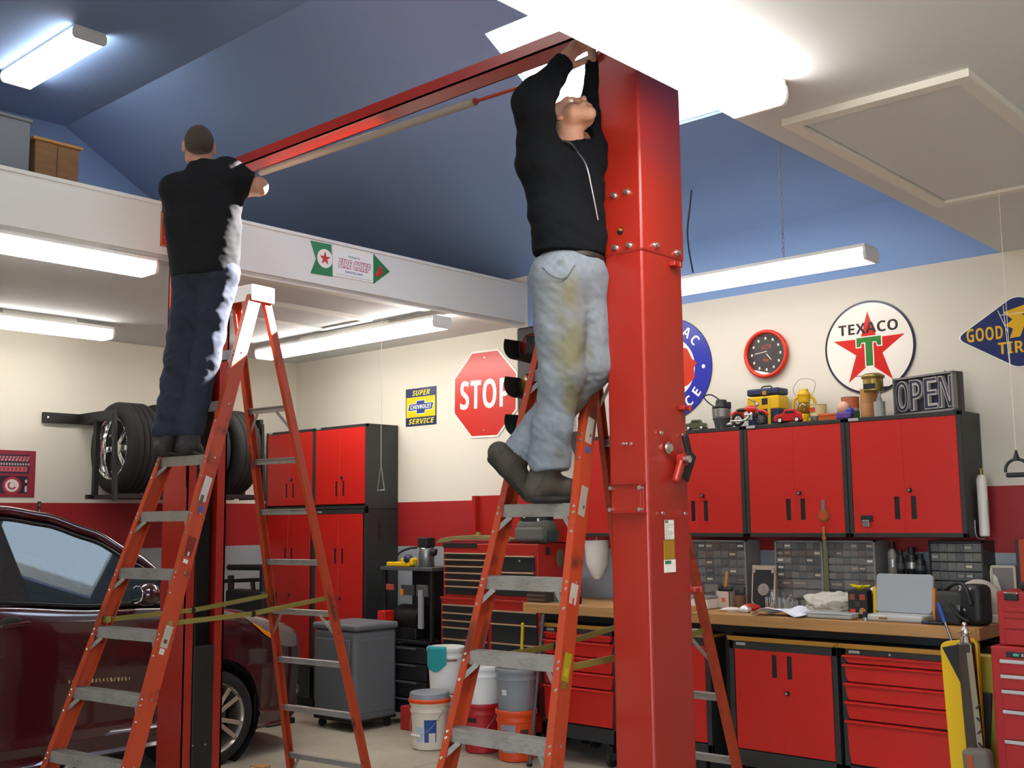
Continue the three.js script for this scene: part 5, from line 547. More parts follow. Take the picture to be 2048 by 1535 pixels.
bucket('orange bucket with a grey label panel beside the base drawers', -5.67, 0, -6.32, std(0xdc4a12, 0.45), { wire: false, patches: [[0.25, 0.17, 0.11, 0.2, 0x8b8a92], [0.05, 0.16, 0.05, 0.14, 0xb8403c], [1.15, 0.22, 0.06, 0.035, 0x4a2418], [1.15, 0.11, 0.06, 0.1, 0xa84018], [1.5, 0.16, 0.03, 0.05, 0x5a2a1c]] });
bucket('grey bucket nested on top of the orange bucket', -5.67, 0.3, -6.32, std(0x84878a, 0.4), { wire: false, patches: [[0.05, 0.2, 0.04, 0.04, 0xd0d2d2]] });
{ const t = thing('broom_handle', 'yellow broom handle leaning behind the stacked buckets', 'handle', [-5.9, 0, -6.6]); obj('stick', bar(V(0, 0, 0), V(0.03, 0.95, -0.03), 0.013, 12), M.yellow, t); obj('tip', sp(0.014, 0.03, 0.95, -0.03), M.yellow, t);
  const u = thing('steel_pipe', 'dark steel rod leaning against the bench end beside the grey bucket', 'rod', [-5.44, 0, -6.2]); obj('rod', bar(V(0, 0, 0), V(-0.05, 1.06, -0.235), 0.012, 12), M.darkGrey, u); obj('foot', bx(0.03, 0.02, 0.03, 0, 0.01, 0), M.rubber, u); }
// on the left end of the bench
{ const f = (px, z) => onZ(px, 1200, z).x, a = thing('wooden_crate', 'small dark slatted wooden box on the left end of the bench', 'box', [f(1084, -6.6), YB, -6.6]); obj('box', bx(0.17, 0.1, 0.14, 0, 0.05, 0, 0.003), std(0x3c3026, 0.7), a); for (let i = 0; i < 3; i++) obj('slat', bx(0.18, 0.014, 0.006, 0, 0.02 + i * 0.034, 0.073), std(0x5a4a38, 0.7), a); obj('lid', bx(0.18, 0.016, 0.15, 0, 0.108, 0, 0.003), std(0xa87e44, 0.6), a);
  const g = thing('green_box', 'sage green box on the left end of the bench', 'box', [f(1130, -6.7), YB, -6.7]); obj('box', bx(0.13, 0.13, 0.12, 0, 0.065, 0, 0.006), M.green, g); obj('lid', bx(0.135, 0.012, 0.125, 0, 0.136, 0, 0.003), M.green, g);
  const b = thing('tape_dispenser', 'blue and black tape roll on the left end of the bench', 'tape', [f(1143, -6.58), YB, -6.58]); obj('roll', mv(new THREE.TorusGeometry(0.04, 0.018, 12, 28).scale(1, 1, 1.3), 0, 0.058, 0), std(0x1d6a94, 0.5), b); obj('holder', bx(0.09, 0.06, 0.05, 0.04, 0.03, 0, 0.012), M.black, b);
  const fn = onZ(1157, 1100, -6.75), u = thing('metal_funnel', 'white metal funnel shade on the wall cabinet underside behind the ladder', 'funnel', [fn.x, 0, -6.98]); obj('cone', lathe([[0.02, 1.3], [0.05, 1.34], [0.085, 1.42], [0.095, 1.56], [0.095, 1.6], [0.09, 1.6], [0.08, 1.42], [0.04, 1.34]], 28), dbl(M.white), u); obj('hanger', bar(V(0, 1.56, 0), V(0, 1.63, 0), 0.006), M.steel, u);
  const pz = onZ(1170, 838, ZW), s = thing('framed_print', 'small black and white framed print above the cabinet behind the ladder', 'print', [pz.x, UY1, BACK + 0.06]); obj('frame', bx(0.12, 0.2, 0.02, 0, 0.14, -0.03, 0.003), M.paper, s); obj('ink', [bx(0.05, 0.05, 0.004, -0.015, 0.18, -0.018), bx(0.07, 0.03, 0.004, 0.0, 0.11, -0.018)], M.black, s); obj('stand', bx(0.13, 0.04, 0.08, 0, 0.02, 0, 0.004), std(0x5a4438, 0.6), s); }

// ---------- right end: red toolbox, creeper, bumper bar ----------
{ const z = -6.15, x0 = onZ(1981, 1300, z).x, x1 = x0 + 0.68, yM = onZ(1990, 1291, z).y, t = thing('tool_chest', 'red roller tool cabinet with silver drawer trims past the bench end', 'tool chest'), m = std(0xa51a1c, 0.4), al = std(0xd2d4d2, 0.3, 0.6);
  obj('body', [span(x0, x1, 0.1, yM, z, z - 0.46, 0.008)], m, t); [1318, 1348, 1378, 1418, 1477, 1540].forEach((py, i, a) => { if (i === a.length - 1) return; const y1 = onZ(1995, py, z).y, y0 = onZ(1995, a[i + 1], z).y; const d = obj('drawer', span(x0 + 0.05, x1 - 0.05, y0 + 0.008, y1, z + 0.012, z - 0.01, 0.003), m, t); obj('drawer_trim', span(x0 + 0.05, x1 - 0.05, y1 - 0.014, y1 + 0.004, z + 0.024, z + 0.008, 0.003), al, d); });
  const bg = onZ(2032, 1309, z), nm = obj('name_badge', bx(0.2, 0.03, 0.006, bg.x + 0.05, bg.y, z + 0.003, 0.006), M.black, t); obj('lettering', new THREE.PlaneGeometry(0.15, 0.02).translate(bg.x + 0.06, bg.y, z + 0.0068), face(canvasTex(300, 40, (g, w, h) => { g.fillStyle = '#17191a'; g.fillRect(0, 0, w, h); g.fillStyle = '#4fa292'; g.fillRect(4, 6, 60, 28); fitText(g, 'STANLEY', 190, 20, 210, 28, 'bold 30px sans-serif', '#e6e6e2'); }), 0.4), nm, true);
  for (const x of [x0 + 0.07, x1 - 0.07]) for (const q of [z - 0.07, z - 0.39]) caster(t, x, q);
  const xt = onZ(1996, 1240, z - 0.06).x, yT = onZ(2000, 1182, z - 0.06).y, u = thing('top_tool_chest', 'small red top tool chest with drawers on the silver-trimmed cabinet', 'tool chest'); const zt = z - 0.06; obj('body', span(xt, xt + 0.55, yM, yT, zt, zt - 0.3, 0.008), m, u); [1212, 1224, 1237, 1258, 1290].forEach((py, i, a) => { if (i === a.length - 1) return; const y1 = onZ(2010, py, zt).y, y0 = onZ(2010, a[i + 1], zt).y; obj('drawer', span(xt + 0.035, xt + 0.52, y0 + 0.006, y1, zt + 0.01, zt - 0.01, 0.003), m, u); });
  const l = onZ(2024, 1192, zt); obj('latch', [bx(0.07, 0.04, 0.02, l.x, l.y, zt + 0.012, 0.006)], M.black, u); obj('latch_trim', bx(0.072, 0.01, 0.024, l.x, l.y + 0.018, zt + 0.012, 0.004), M.chrome, u);
  const g = thing('work_gloves', 'black work gloves lying on the small red top chest', 'gloves', [xt + 0.16, yT, zt - 0.12]); obj('palm', bx(0.13, 0.05, 0.11, 0, 0.025, 0, 0.022), M.black, g); obj('fingers', [0, 1, 2, 3].map((i) => mv(bx(0.08, 0.03, 0.022, 0, 0, 0, 0.01), 0.09, 0.018, -0.04 + i * 0.027)), M.black, g);
  const c0 = onZ(2032, 1078, -7.0), cb = thing('wall_box', 'orange red metal box on the wall past the bench end', 'cabinet', [c0.x + 0.2, 1.42, -7.1]); obj('box', bx(0.4, 0.4, 0.18, 0, 0, 0, 0.006), std(0xb8401f, 0.45), cb); obj('edge', bx(0.016, 0.4, 0.19, -0.2, 0, 0), M.frame, cb); obj('slot', bx(0.05, 0.03, 0.01, -0.12, 0.12, 0.091), M.slot, cb); }
{ const z = -6.25, P = (px, py, zz = z) => onZ(px, py, zz), t = thing('mechanics_creeper', 'yellow creeper board with black headrest leaning on end beside the base drawers', 'creeper');
  const q = (px, py) => { const p = P(px, py); return [p.x, p.y]; }, b0 = P(1912, 1560);
  const sB = new THREE.Shape(); { const a = q(1882, 1300), b = q(1893, 1284), c = q(1945, 1279), d = q(1952, 1290), e = [q(1962, 1500)[0], 0.02], f = [q(1905, 1500)[0], 0.02]; sB.moveTo(...a); sB.quadraticCurveTo(q(1880, 1287)[0], q(1880, 1287)[1], ...b); sB.lineTo(...c); sB.lineTo(...d); sB.lineTo(...e); sB.lineTo(...f); sB.lineTo(...a); }
  obj('board', extr(sB, 0.03, 0.006, 2).translate(0, 0, z - 0.04), M.yellow, t);
  obj('headrest', extr([q(1887, 1294), q(1945, 1284), q(1945, 1400), q(1936, 1388)], 0.012, 0.003).translate(0, 0, z + 0.0), M.black, t);
  const u = thing('bumper_bar', 'chrome bumper bar with zigzag markings standing beside the yellow creeper', 'bumper'); const z2 = z + 0.05, w = (px, py) => onZ(px, py, z2), a = w(1931, 1284), b = w(1955, 1530); const base = V(b.x + 0.012, 0.0, z2), top = V(a.x, a.y, z2);
  obj('bar', beamBox(base, top, 0.085, 0.05, V(0, 0, 1), 0.012), std(0x6f6a64, 0.22, 0.9), u); obj('face_strip', beamBox(V(base.x + 0.03, 0.35, z2 + 0.028), V(top.x + 0.028, a.y - 0.05, z2 + 0.028), 0.03, 0.006), std(0x8a7d68, 0.5), u); obj('zigzag', [0.55, 0.62, 0.68, 0.75].map((y, i) => mv(bx(0.034, 0.01, 0.004), base.x + 0.03 - 0.01 * y, y, z2 + 0.033, 0, 0, i % 2 ? 0.8 : -0.8)), M.black, u);
  const or = thing('hood_ornament', 'small chrome hood ornament figure on the bumper bar top', 'ornament', [top.x, top.y, z2]); obj('base', cy(0.03, 0.022, 0.035, 0, 0.017, 0, 16), M.chrome, or); obj('torso', mv(sp(0.022, 0, 0, 0, [1, 1.3, 0.8]), 0, 0.055, 0), M.chrome, or); obj('head', sp(0.014, 0, 0.096, 0), M.chrome, or); obj('wings', mv(bx(0.075, 0.012, 0.018, 0, 0, 0, 0.005), 0, 0.055, 0), M.brass, or);
  const s = thing('squeegee', 'blue and white handled scraper leaning across the bench front edge', 'scraper'); const p0 = onZ(1876, 1205, -6.455), p1 = onZ(1904, 1283, -6.435); obj('handle', [bar(p0, p0.clone().lerp(p1, 0.5), 0.013, 12)], M.bluePlastic, s); obj('shaft', [bar(p0.clone().lerp(p1, 0.4), p1, 0.007, 10)], M.steel, s); obj('tip', sp(0.009, p1.x, p1.y, p1.z), M.chrome, s);
  const bg = thing('paper_sack', 'crumpled grey paper sack beside the bumper bar', 'sack', [onZ(1968, 1480, -6.1).x, 0, -6.08]); obj('sack', mv(bx(0.14, 0.55, 0.1, 0, 0.275, 0, 0.03), 0, 0, 0, 0, 0, 0.06), std(0x6c625c, 0.9), bg); obj('orange_stripe', mv(bx(0.03, 0.5, 0.006), -0.04, 0.27, 0.052, 0, 0, 0.06), std(0xa8481c, 0.7), bg);
  const yl = thing('yellow_hose_reel', 'olive yellow panel standing behind the bumper bar', 'panel', [onZ(1975, 1350, -6.5).x, 0, -6.42]); obj('panel', bx(0.16, 1.0, 0.05, 0, 0.5, 0, 0.02), std(0x8c7d14, 0.5), yl); obj('black_face', mv(bx(0.1, 0.6, 0.02, 0, 0, 0, 0.006), -0.02, 0.5, 0.03, 0, 0, -0.1), M.black, yl); }
{ const p = onY(520, 1550, 0), t = thing('jack_pad', 'small wooden block with white face on the floor by the van wheel', 'block', [p.x, 0, p.z], 0.3); obj('block', bx(0.12, 0.07, 0.09, 0, 0.035, 0, 0.004), M.wood, t); obj('pad', bx(0.09, 0.05, 0.006, 0.0, 0.035, 0.047), M.paper, t); }
// ---------- dark red minivan along the left wall, nose to the back wall ----------
const lin = (tab, q) => { for (let i = 0; i + 1 < tab.length; i++) if (q <= tab[i + 1][0] || i + 2 === tab.length) { const [a, b] = [tab[i], tab[i + 1]], t = Math.max(0, Math.min(1, (q - a[0]) / (b[0] - a[0]))), s = t * t * (3 - 2 * t) * 0.4 + t * 0.6; return a[1] + (b[1] - a[1]) * s; } };
{ const CXV = -8.2, paint = phys(0x330710, 0.22, { clearcoat: 1, clearcoatRoughness: 0.06 }), trim = std(0x121314, 0.3), tint = phys(0x3a4346, 0.02, { transmission: 0.55, thickness: 0, ior: 1.5 });
  const van = thing('minivan', 'dark red minivan parked along the left wall behind the ladder', 'van');
  const Wt = [[-5.78, 0.42], [-5.72, 0.62], [-5.62, 0.8], [-5.45, 0.91], [-5.2, 0.965], [-4.9, 0.99], [-4.4, 1.0], [-1.2, 1.0], [-0.75, 0.95], [-0.62, 0.8]];
  const Ht = [[-5.78, 0.66], [-5.72, 0.8], [-5.6, 0.93], [-5.4, 1.0], [-5.1, 1.07], [-4.8, 1.125], [-4.4, 1.185], [-4.1, 1.2], [-3.76, 1.21], [-3.1, 1.27], [-2.2, 1.31], [-0.8, 1.33], [-0.62, 1.2]];
  const W = (z) => lin(Wt, z), H = (z) => lin(Ht, z), bot = (z) => (z < -5.5 ? 0.22 + (-5.5 - z) * 0.25 : 0.2);
  const prof = [[0, 0.92], [0.02, 0.975], [0.03, 0.988], [0.052, 0.973], [0.1, 0.974], [0.14, 0.992], [0.15, 0.992], [0.182, 0.97], [0.25, 0.966], [0.42, 0.985], [0.5, 0.992], [0.54, 0.998], [0.6, 1.0], [0.72, 1.0], [0.82, 0.996], [0.9, 0.985], [0.95, 0.968], [0.98, 0.945], [1.0, 0.9]];
  const sideX = (z, y) => { const q = (y - bot(z)) / (H(z) - bot(z)); return CXV + W(z) * lin(prof, q); };
  const zs = []; for (let z = -5.78; z <= -0.62; z += (z < -5.3 ? 0.03 : 0.08)) zs.push(z); zs.push(-0.62);
  const pos = [], idx = [], ring = []; const N = prof.length * 2 + 4;
  zs.forEach((z) => { const w = W(z), h = H(z), b = bot(z), pts = []; prof.forEach(([q, k]) => pts.push([w * k, b + q * (h - b)])); pts.push([w * 0.6, h + 0.03], [w * 0.2, h + 0.045]); const all = [...pts, ...pts.slice().reverse().map(([x, y]) => [-x, y])]; all.forEach(([x, y]) => pos.push(CXV + x, y, z)); });
  for (let i = 0; i + 1 < zs.length; i++) for (let j = 0; j < N; j++) { const a = i * N + j, b = i * N + (j + 1) % N, c = a + N, d = b + N; idx.push(a, b, c, b, d, c); }
  for (const [i, flip] of [[0, true], [zs.length - 1, false]]) { const c = pos.length / 3; pos.push(CXV, 0.6, zs[i]); for (let j = 0; j < N; j++) { const a = i * N + j, b = i * N + (j + 1) % N; flip ? idx.push(c, b, a) : idx.push(c, a, b); } }
  const g = new THREE.BufferGeometry(); g.setAttribute('position', new THREE.Float32BufferAttribute(pos, 3)); g.setIndex(idx); g.computeVertexNormals();
  // orient outward
  { const p = g.attributes.position, i0 = 8, nx = g.attributes.normal.getX(Math.floor(zs.length / 2) * N + i0); if (nx < 0) { const ii = g.index.array; for (let k = 0; k < ii.length; k += 3) { const t = ii[k]; ii[k] = ii[k + 1]; ii[k + 1] = t; } g.computeVertexNormals(); } }
  g.setAttribute('uv', new THREE.BufferAttribute(new Float32Array(g.attributes.position.count * 2), 2));
  const ev = new Evaluator(); ev.useGroups = false; ev.attributes = ['position', 'normal', 'uv'];
  let body = new Brush(g); body.updateMatrixWorld();
  const AX = [-4.73, -1.72], AY = 0.34;
  for (const z of AX) { const c = new Brush(cy(0.415, 0.415, 0.42, 0, 0, 0, 48).rotateZ(PI / 2).translate(CXV + 0.9, AY + 0.015, z)); c.updateMatrixWorld(); body = ev.evaluate(body, c, SUBTRACTION); }
  obj('body', toCreasedNormals(prep(body.geometry), 0.6), paint, van);
  for (const z of AX) { obj('wheel_well', [cy(0.412, 0.412, 0.38, 0, 0, 0, 40, true).rotateZ(PI / 2).translate(CXV + 0.76, AY + 0.015, z), mv(cy(0.412, 0.412, 0.01, 0, 0, 0, 40), CXV + 0.58, AY + 0.015, z, 0, 0, PI / 2)], std(0x0c0c0d, 0.9, 0, { side: THREE.DoubleSide }), van);
    const wl = obj('tire', lathe([[0.255, -0.1], [0.3, -0.112], [0.325, -0.1], [0.342, -0.075], [0.344, 0], [0.342, 0.075], [0.325, 0.1], [0.3, 0.112], [0.255, 0.1]], 56).rotateZ(-PI / 2).translate(-7.32, 0.342, z), M.rubber, van);
    const rm = [lathe([[0.255, -0.09], [0.25, -0.09], [0.235, -0.07], [0.232, 0.06], [0.252, 0.085], [0.262, 0.09], [0.262, 0.1], [0.255, 0.1]], 48).rotateZ(-PI / 2).translate(-7.32, 0.342, z), mv(cy(0.06, 0.055, 0.03, 0, 0, 0, 28), -7.25, 0.342, z, 0, 0, -PI / 2)];
    for (let k = 0; k < 10; k++) { const a = k * PI / 5 + (k % 2 ? -0.1 : 0.1) + 0.15; rm.push(beamBox(V(-7.255, 0.342 + 0.045 * Math.cos(a), z + 0.045 * Math.sin(a)), V(-7.235, 0.342 + 0.245 * Math.cos(a), z + 0.245 * Math.sin(a)), 0.034, 0.024, V(1, 0, 0), 0.006)); }
    obj('alloy_rim', rm, std(0xb8aea2, 0.25, 0.75), wl); obj('brake_disc', mv(cy(0.16, 0.16, 0.02, 0, 0, 0, 32), -7.33, 0.342, z, 0, 0, PI / 2), std(0x55565a, 0.4, 0.8), wl); obj('hub_cap', mv(cy(0.035, 0.03, 0.02, 0, 0, 0, 20), -7.228, 0.342, z, 0, 0, -PI / 2), M.black, wl); }
  const m2 = obj('mud_flap', [span(sideX(-5.13, 0.4) - 0.2, sideX(-5.13, 0.4) - 0.02, 0.2, 0.48, -5.12, -5.16, 0.008)], trim, van);
  // greenhouse
  const Rt = [[-4.62, 1.2], [-4.45, 1.3], [-4.145, 1.545], [-3.85, 1.72], [-3.535, 1.83], [-3.275, 1.875], [-2.8, 1.905], [-1.6, 1.9], [-0.95, 1.84], [-0.8, 1.7], [-0.7, 1.4]], R = (z) => lin(Rt, z), gw = (y) => 0.955 - 0.42 * (y - 1.2), gx = (z, y) => CXV + gw(y) * Math.min(1, W(z) + 0.01);
  const zg = []; for (let z = -4.6; z <= -0.75; z += 0.07) zg.push(z);
  const strip = (za, zb, f) => { const p = [], ii = [], list = []; for (let z = za; z <= zb + 1e-6; z += (zb - za) / Math.ceil((zb - za) / 0.06)) list.push(z); const n = 12; list.forEach((z) => { for (let k = 0; k <= n; k++) p.push(...f(z, k / n)); }); for (let i = 0; i + 1 < list.length; i++) for (let k = 0; k < n; k++) { const a = i * (n + 1) + k; ii.push(a, a + 1, a + n + 1, a + 1, a + n + 2, a + n + 1); } const q = new THREE.BufferGeometry(); q.setAttribute('position', new THREE.Float32BufferAttribute(p, 3)); q.setIndex(ii); q.computeVertexNormals(); return q; };
  const across = (z, t) => { const e = gw(R(z)) * (1 - 2 * t); return [CXV + e, R(z) + 0.05 * (1 - (1 - 2 * t) ** 2), z]; };
  obj('roof', strip(-3.45, -0.75, across), dbl(paint), van); obj('windshield', strip(-4.58, -3.46, (z, t) => { const q = across(z, t); q[1] -= 0.01; return q; }), dbl(tint), van);
  for (const s of [1, -1]) { const mx = (q) => [CXV + s * (q[0] - CXV), q[1], q[2]];
    obj('side_glass', strip(-4.36, -0.9, (z, t) => { const b = H(z) + 0.0, y = b + (Math.max(b + 0.01, R(z) - 0.06) - b) * t; return mx([gx(z, y), y, z]); }), dbl(tint), van);
    obj('roof_rail', tube(zg.filter((z) => z > -4.62).map((z) => mx([gx(z, R(z)) - 0.012, R(z) - 0.012, z])), 0.036, 80, 10), paint, van);
    obj('window_trim', [tube(zg.filter((z) => z > -4.3).map((z) => mx([gx(z, R(z) - 0.06) + 0.004, R(z) - 0.065, z])), 0.013, 80, 8), tube(zg.filter((z) => z > -4.4).map((z) => mx([gx(z, H(z) + 0.012) + 0.006, H(z) + 0.012, z])), 0.014, 80, 8)], trim, van);
    obj('door_pillar', beamBox(V(...mx([gx(-2.8, 1.3) + 0.004, 1.29, -2.8])), V(...mx([gx(-2.75, 1.84) + 0.004, 1.84, -2.75])), 0.01, 0.09, V(0, 0, 1)), trim, van); }
  obj('belt_molding', tube(zg.filter((z) => z > -4.35 && z < -1).map((z) => V(sideX(z, H(z) - 0.03) + 0.0, H(z) - 0.028, z)), 0.009, 60, 8), M.chrome, van);
  const handle = obj('door_handle', mv(bx(0.03, 0.03, 0.2, 0, 0, 0, 0.012), sideX(-3.2, 1.13) + 0.02, 1.135, -3.22, 0.05), paint, van); obj('recess', mv(sp(0.06, 0, 0, 0, [0.15, 0.6, 1.2]), sideX(-3.2, 1.15), 1.155, -3.2), M.black, handle);
  const mir = obj('side_mirror', [mv(sp(0.1, 0, 0, 0, [1.05, 0.78, 0.85], 24), -7.08, 1.285, -4.08), bx(0.14, 0.05, 0.06, -7.2, 1.235, -4.1, 0.02)], paint, van); obj('mirror_glass', mv(sp(0.085, 0, 0, 0, [1, 0.75, 0.1], 20), -7.08, 1.285, -3.998), M.chrome, mir);
  // headlamp wrapped on the front corner
  const patch = (za, zb, top, low, off) => strip(za, zb, (z, t) => { const y = lin(low, -z) + (lin(top, -z) - lin(low, -z)) * t; return [sideX(z, y) + off, y, z]; });
  const tp = [[4.95, 1.085], [5.15, 1.045], [5.3, 0.99], [5.45, 0.95], [5.58, 0.9]], lw = [[4.95, 1.08], [5.08, 0.99], [5.2, 0.89], [5.32, 0.82], [5.45, 0.79], [5.58, 0.78]];
  const hl = obj('headlight', patch(-5.58, -4.96, tp, lw, 0.006), std(0x77706a, 0.15, 0.2, { side: THREE.DoubleSide }), van);
  obj('turn_signal', patch(-5.3, -5.06, [[5.06, 1.01], [5.18, 0.94], [5.3, 0.88]], [[5.06, 1.0], [5.18, 0.905], [5.3, 0.835]], 0.009), std(0xe88a10, 0.25, 0, { side: THREE.DoubleSide }), hl);
  obj('fog_light', mv(sp(0.05, 0, 0, 0, [0.6, 1, 1]), sideX(-5.66, 0.42) - 0.02, 0.42, -5.66), M.chrome, van); obj('grille', [bx(0.9, 0.18, 0.03, CXV, 0.62, -5.77, 0.01)], trim, van);
  const glyph = []; for (let i = 0; i < 17; i++) { if (i === 4 || i === 5) continue; const z = -3.6 - i * 0.027, h = 0.018 + 0.012 * hash(i, 3, 1), y = 0.735 - i * 0.0016; glyph.push(mv(bx(0.002, h, 0.006 + 0.01 * hash(i, 5, 1)), sideX(z, y) + 0.0015, y, z, (hash(i, 7, 1) - 0.5) * 0.8)); }
  const gl = obj('door_lettering', glyph, std(0xa48f5c, 0.5), van); gl.userData.kind = 'stuff';
  obj('door_seam', [tube([0.3, 0.5, 0.7, 0.9, 1.05, 1.17].map((y) => V(sideX(-4.28, y) + 0.001, y, -4.28 + 0.04 * (1.2 - y))), 0.004, 30, 6)], M.black, van);
  const cab = obj('dashboard', [span(-9.0, -7.4, 1.2, 1.27, -4.35, -3.95, 0.03)], std(0x3a3c3a, 0.7), van); obj('steering_wheel', mv(new THREE.TorusGeometry(0.18, 0.016, 10, 32), -8.55, 1.33, -3.75, -0.5), M.black, cab);
  for (const x of [-7.8, -8.55]) obj('seat', [mv(bx(0.46, 0.35, 0.14, 0, 0, 0, 0.06), x, 1.42, -2.95, -0.15), bx(0.26, 0.16, 0.1, x, 1.66, -2.9, 0.045)], std(0x34322e, 0.9), van);
}
// ---------- wheels on the wall rack ----------
{ const rack = thing('tire_rack', 'black steel tire rack bolted to the left wall', 'rack'), z0 = -4.78, z1 = -6.3;
  for (const z of [z0, z1]) obj('end_frame', [span(LEFT + 0.002, -8.92, 2.665, 2.755, z - 0.02, z + 0.02, 0.004), span(-9.25, -9.2, 2.0, 2.68, z - 0.02, z + 0.02), span(-9.25, -8.86, 1.985, 2.02, z - 0.02, z + 0.02), mv(bx(0.045, 0.74, 0.03), -8.9, 2.34, z, 0, 0, 0.06)], M.black, rack);
  obj('tire_rail', span(-9.4, -9.36, 1.99, 2.03, z0, z1), M.black, rack); obj('tire_rail', span(-8.94, -8.9, 1.99, 2.03, z0, z1), M.black, rack); obj('wall_rail', span(LEFT, LEFT + 0.04, 2.665, 2.755, -4.44, z1 - 0.1), M.black, rack); obj('bolt', mv(cy(0.01, 0.01, 0.02, 0, 0, 0, 10), LEFT + 0.05, 2.71, -4.47, 0, 0, PI / 2), M.bolt, rack);
  const labels = ['large black tire with chrome rim facing out, first on the wall rack', 'black tire second on the wall rack behind the chrome-rimmed one', 'black tire third on the wall rack, behind the dark red van ladder', 'black tire last on the wall rack beside the corner cabinets'];
  for (let i = 0; i < 4; i++) { const z = -4.86 - i * 0.345, t = thing('spare_tire', labels[i], 'tire', [-9.13, 2.435, z - 0.155], 0, 'tires on the wall rack'), R = 0.408;
    obj('rubber', lathe([[0.262, 0.145], [0.3, 0.158], [0.36, 0.15], [0.396, 0.125], [R, 0.1], [R, 0.062], [R - 0.008, 0.06], [R - 0.008, 0.05], [R, 0.048], [R, 0.006], [R - 0.008, 0.004], [R - 0.008, -0.004], [R, -0.006], [R, -0.048], [R - 0.008, -0.05], [R - 0.008, -0.06], [R, -0.062], [R, -0.1], [0.396, -0.125], [0.36, -0.15], [0.3, -0.158], [0.262, -0.145]], 64).rotateX(PI / 2), M.rubber, t);
    const rim = obj('rim', lathe([[0.272, 0.13], [0.29, 0.145], [0.285, 0.152], [0.262, 0.146], [0.235, 0.05], [0.23, -0.12], [0.27, -0.14]], 56).rotateX(PI / 2), dbl(M.chrome), t);
    const sk = [mv(cy(0.07, 0.06, 0.05, 0, 0, 0, 24), 0, 0, 0.07, PI / 2)]; for (let k = 0; k < 6; k++) { const a = k * PI / 3; sk.push(beamBox(V(0.05 * Math.cos(a), 0.05 * Math.sin(a), 0.075), V(0.245 * Math.cos(a), 0.245 * Math.sin(a), 0.05), 0.05, 0.03, V(0, 0, 1), 0.008)); } obj('spokes', sk, M.chrome, t); obj('wheel_back', mv(cy(0.235, 0.235, 0.01, 0, 0, 0, 40), 0, 0, -0.02, PI / 2), M.black, t); }
}
{ const t = thing('engine_stand', 'black steel tube stand in the corner behind the ladder and van', 'stand', [-8.5, 0, -6.05]), P = (px, py) => onZ(px, py, -6.05).sub(V(-8.5, 0, -6.05));
  obj('post', [bar(V(0, 0, 0), V(0, P(482, 1130).y, 0), 0.035, 14), bx(0.5, 0.05, 0.3, 0.05, 0.025, 0, 0.01)], M.black, t); obj('cross_tube', [bar(P(458, 1134), P(535, 1134), 0.028, 14)], M.black, t); obj('clamp_bar', [bar(P(440, 1162), P(535, 1158), 0.018, 12), bar(P(462, 1150), P(462, 1190), 0.03, 12), bar(P(505, 1160), P(508, 1195), 0.022, 12)], M.black, t); obj('body', [span(P(460, 1185).x, P(535, 1185).x, P(480, 1235).y, P(480, 1178).y, -0.12, 0.06, 0.03)], M.black, t); }
// ---------- storage on the loft ----------
{ const y = 3.70, a = thing('storage_box', 'large grey storage box on the loft edge', 'box', [-6.75, y, -2.5]); obj('box', bx(0.5, 0.5, 0.75, 0, 0.25, 0, 0.006), std(0x80848a, 0.7), a); obj('lid', bx(0.52, 0.02, 0.77, 0, 0.51, 0, 0.004), std(0x80848a, 0.7), a);
  const b = thing('wooden_cabinet', 'small brown wooden cabinet on the loft beside the grey box', 'cabinet', [-6.78, y, -3.08]); obj('carcass', bx(0.42, 0.43, 0.28, 0, 0.215, 0, 0.004), M.carton, b); obj('top', bx(0.45, 0.018, 0.32, 0, 0.44, 0, 0.003), std(0xc28f54, 0.6), b); obj('door_split', bx(0.004, 0.4, 0.004, 0.211, 0.215, 0.0), M.joint, b);
  const c = thing('hand_saw', 'dark tool with light tip lying on the grey loft box', 'tool', [-6.7, y + 0.522, -2.55], 0.2); obj('blade', bx(0.05, 0.02, 0.34, 0, 0.01, 0.1, 0.004), M.black, c); obj('tip', bx(0.04, 0.018, 0.05, 0, 0.03, -0.1, 0.004), M.cream, c);
  const p = onX(940, 528, -6.42), h = thing('baseball_cap', 'dark cap lying on the loft edge near the back wall', 'cap', [-6.45, 3.7, p.z]); obj('crown', new THREE.SphereGeometry(0.11, 20, 10, 0, 2 * PI, 0, PI / 2).scale(1, 1.5, 1.1).translate(0, 0, 0), std(0x35322c, 0.9), h); obj('brim', mv(sp(0.09, 0, 0, 0, [1, 0.12, 1]), 0.03, 0.13, -0.11), std(0x2a2824, 0.9), h); obj('box', bx(0.2, 0.12, 0.3, 0, 0.06, 0, 0.01), M.carton, h); }
// ---------- the two men ----------
const PN = new ImprovedNoise(), nz = (x, y, z, f, o = 0) => PN.noise(x * f + o, y * f + o * 1.7, z * f - o);
const clamp01 = (t) => (t < 0 ? 0 : t > 1 ? 1 : t);
function cap(px, py, pz, a, b, ra, rb) { const ax = b.x - a.x, ay = b.y - a.y, az = b.z - a.z, qx = px - a.x, qy = py - a.y, qz = pz - a.z, h = clamp01((qx * ax + qy * ay + qz * az) / (ax * ax + ay * ay + az * az + 1e-9)), dx = qx - ax * h, dy = qy - ay * h, dz = qz - az * h; return Math.sqrt(dx * dx + dy * dy + dz * dz) - (ra + (rb - ra) * h); }
const smin = (a, b, k) => { const h = Math.max(k - Math.abs(a - b), 0) / k; return Math.min(a, b) - h * h * k * 0.25; };
function bones(list, k) { return (x, y, z) => { let d = 1e3; for (const [a, b, ra, rb] of list) d = smin(d, cap(x, y, z, a, b, ra, rb), k); return d; }; }
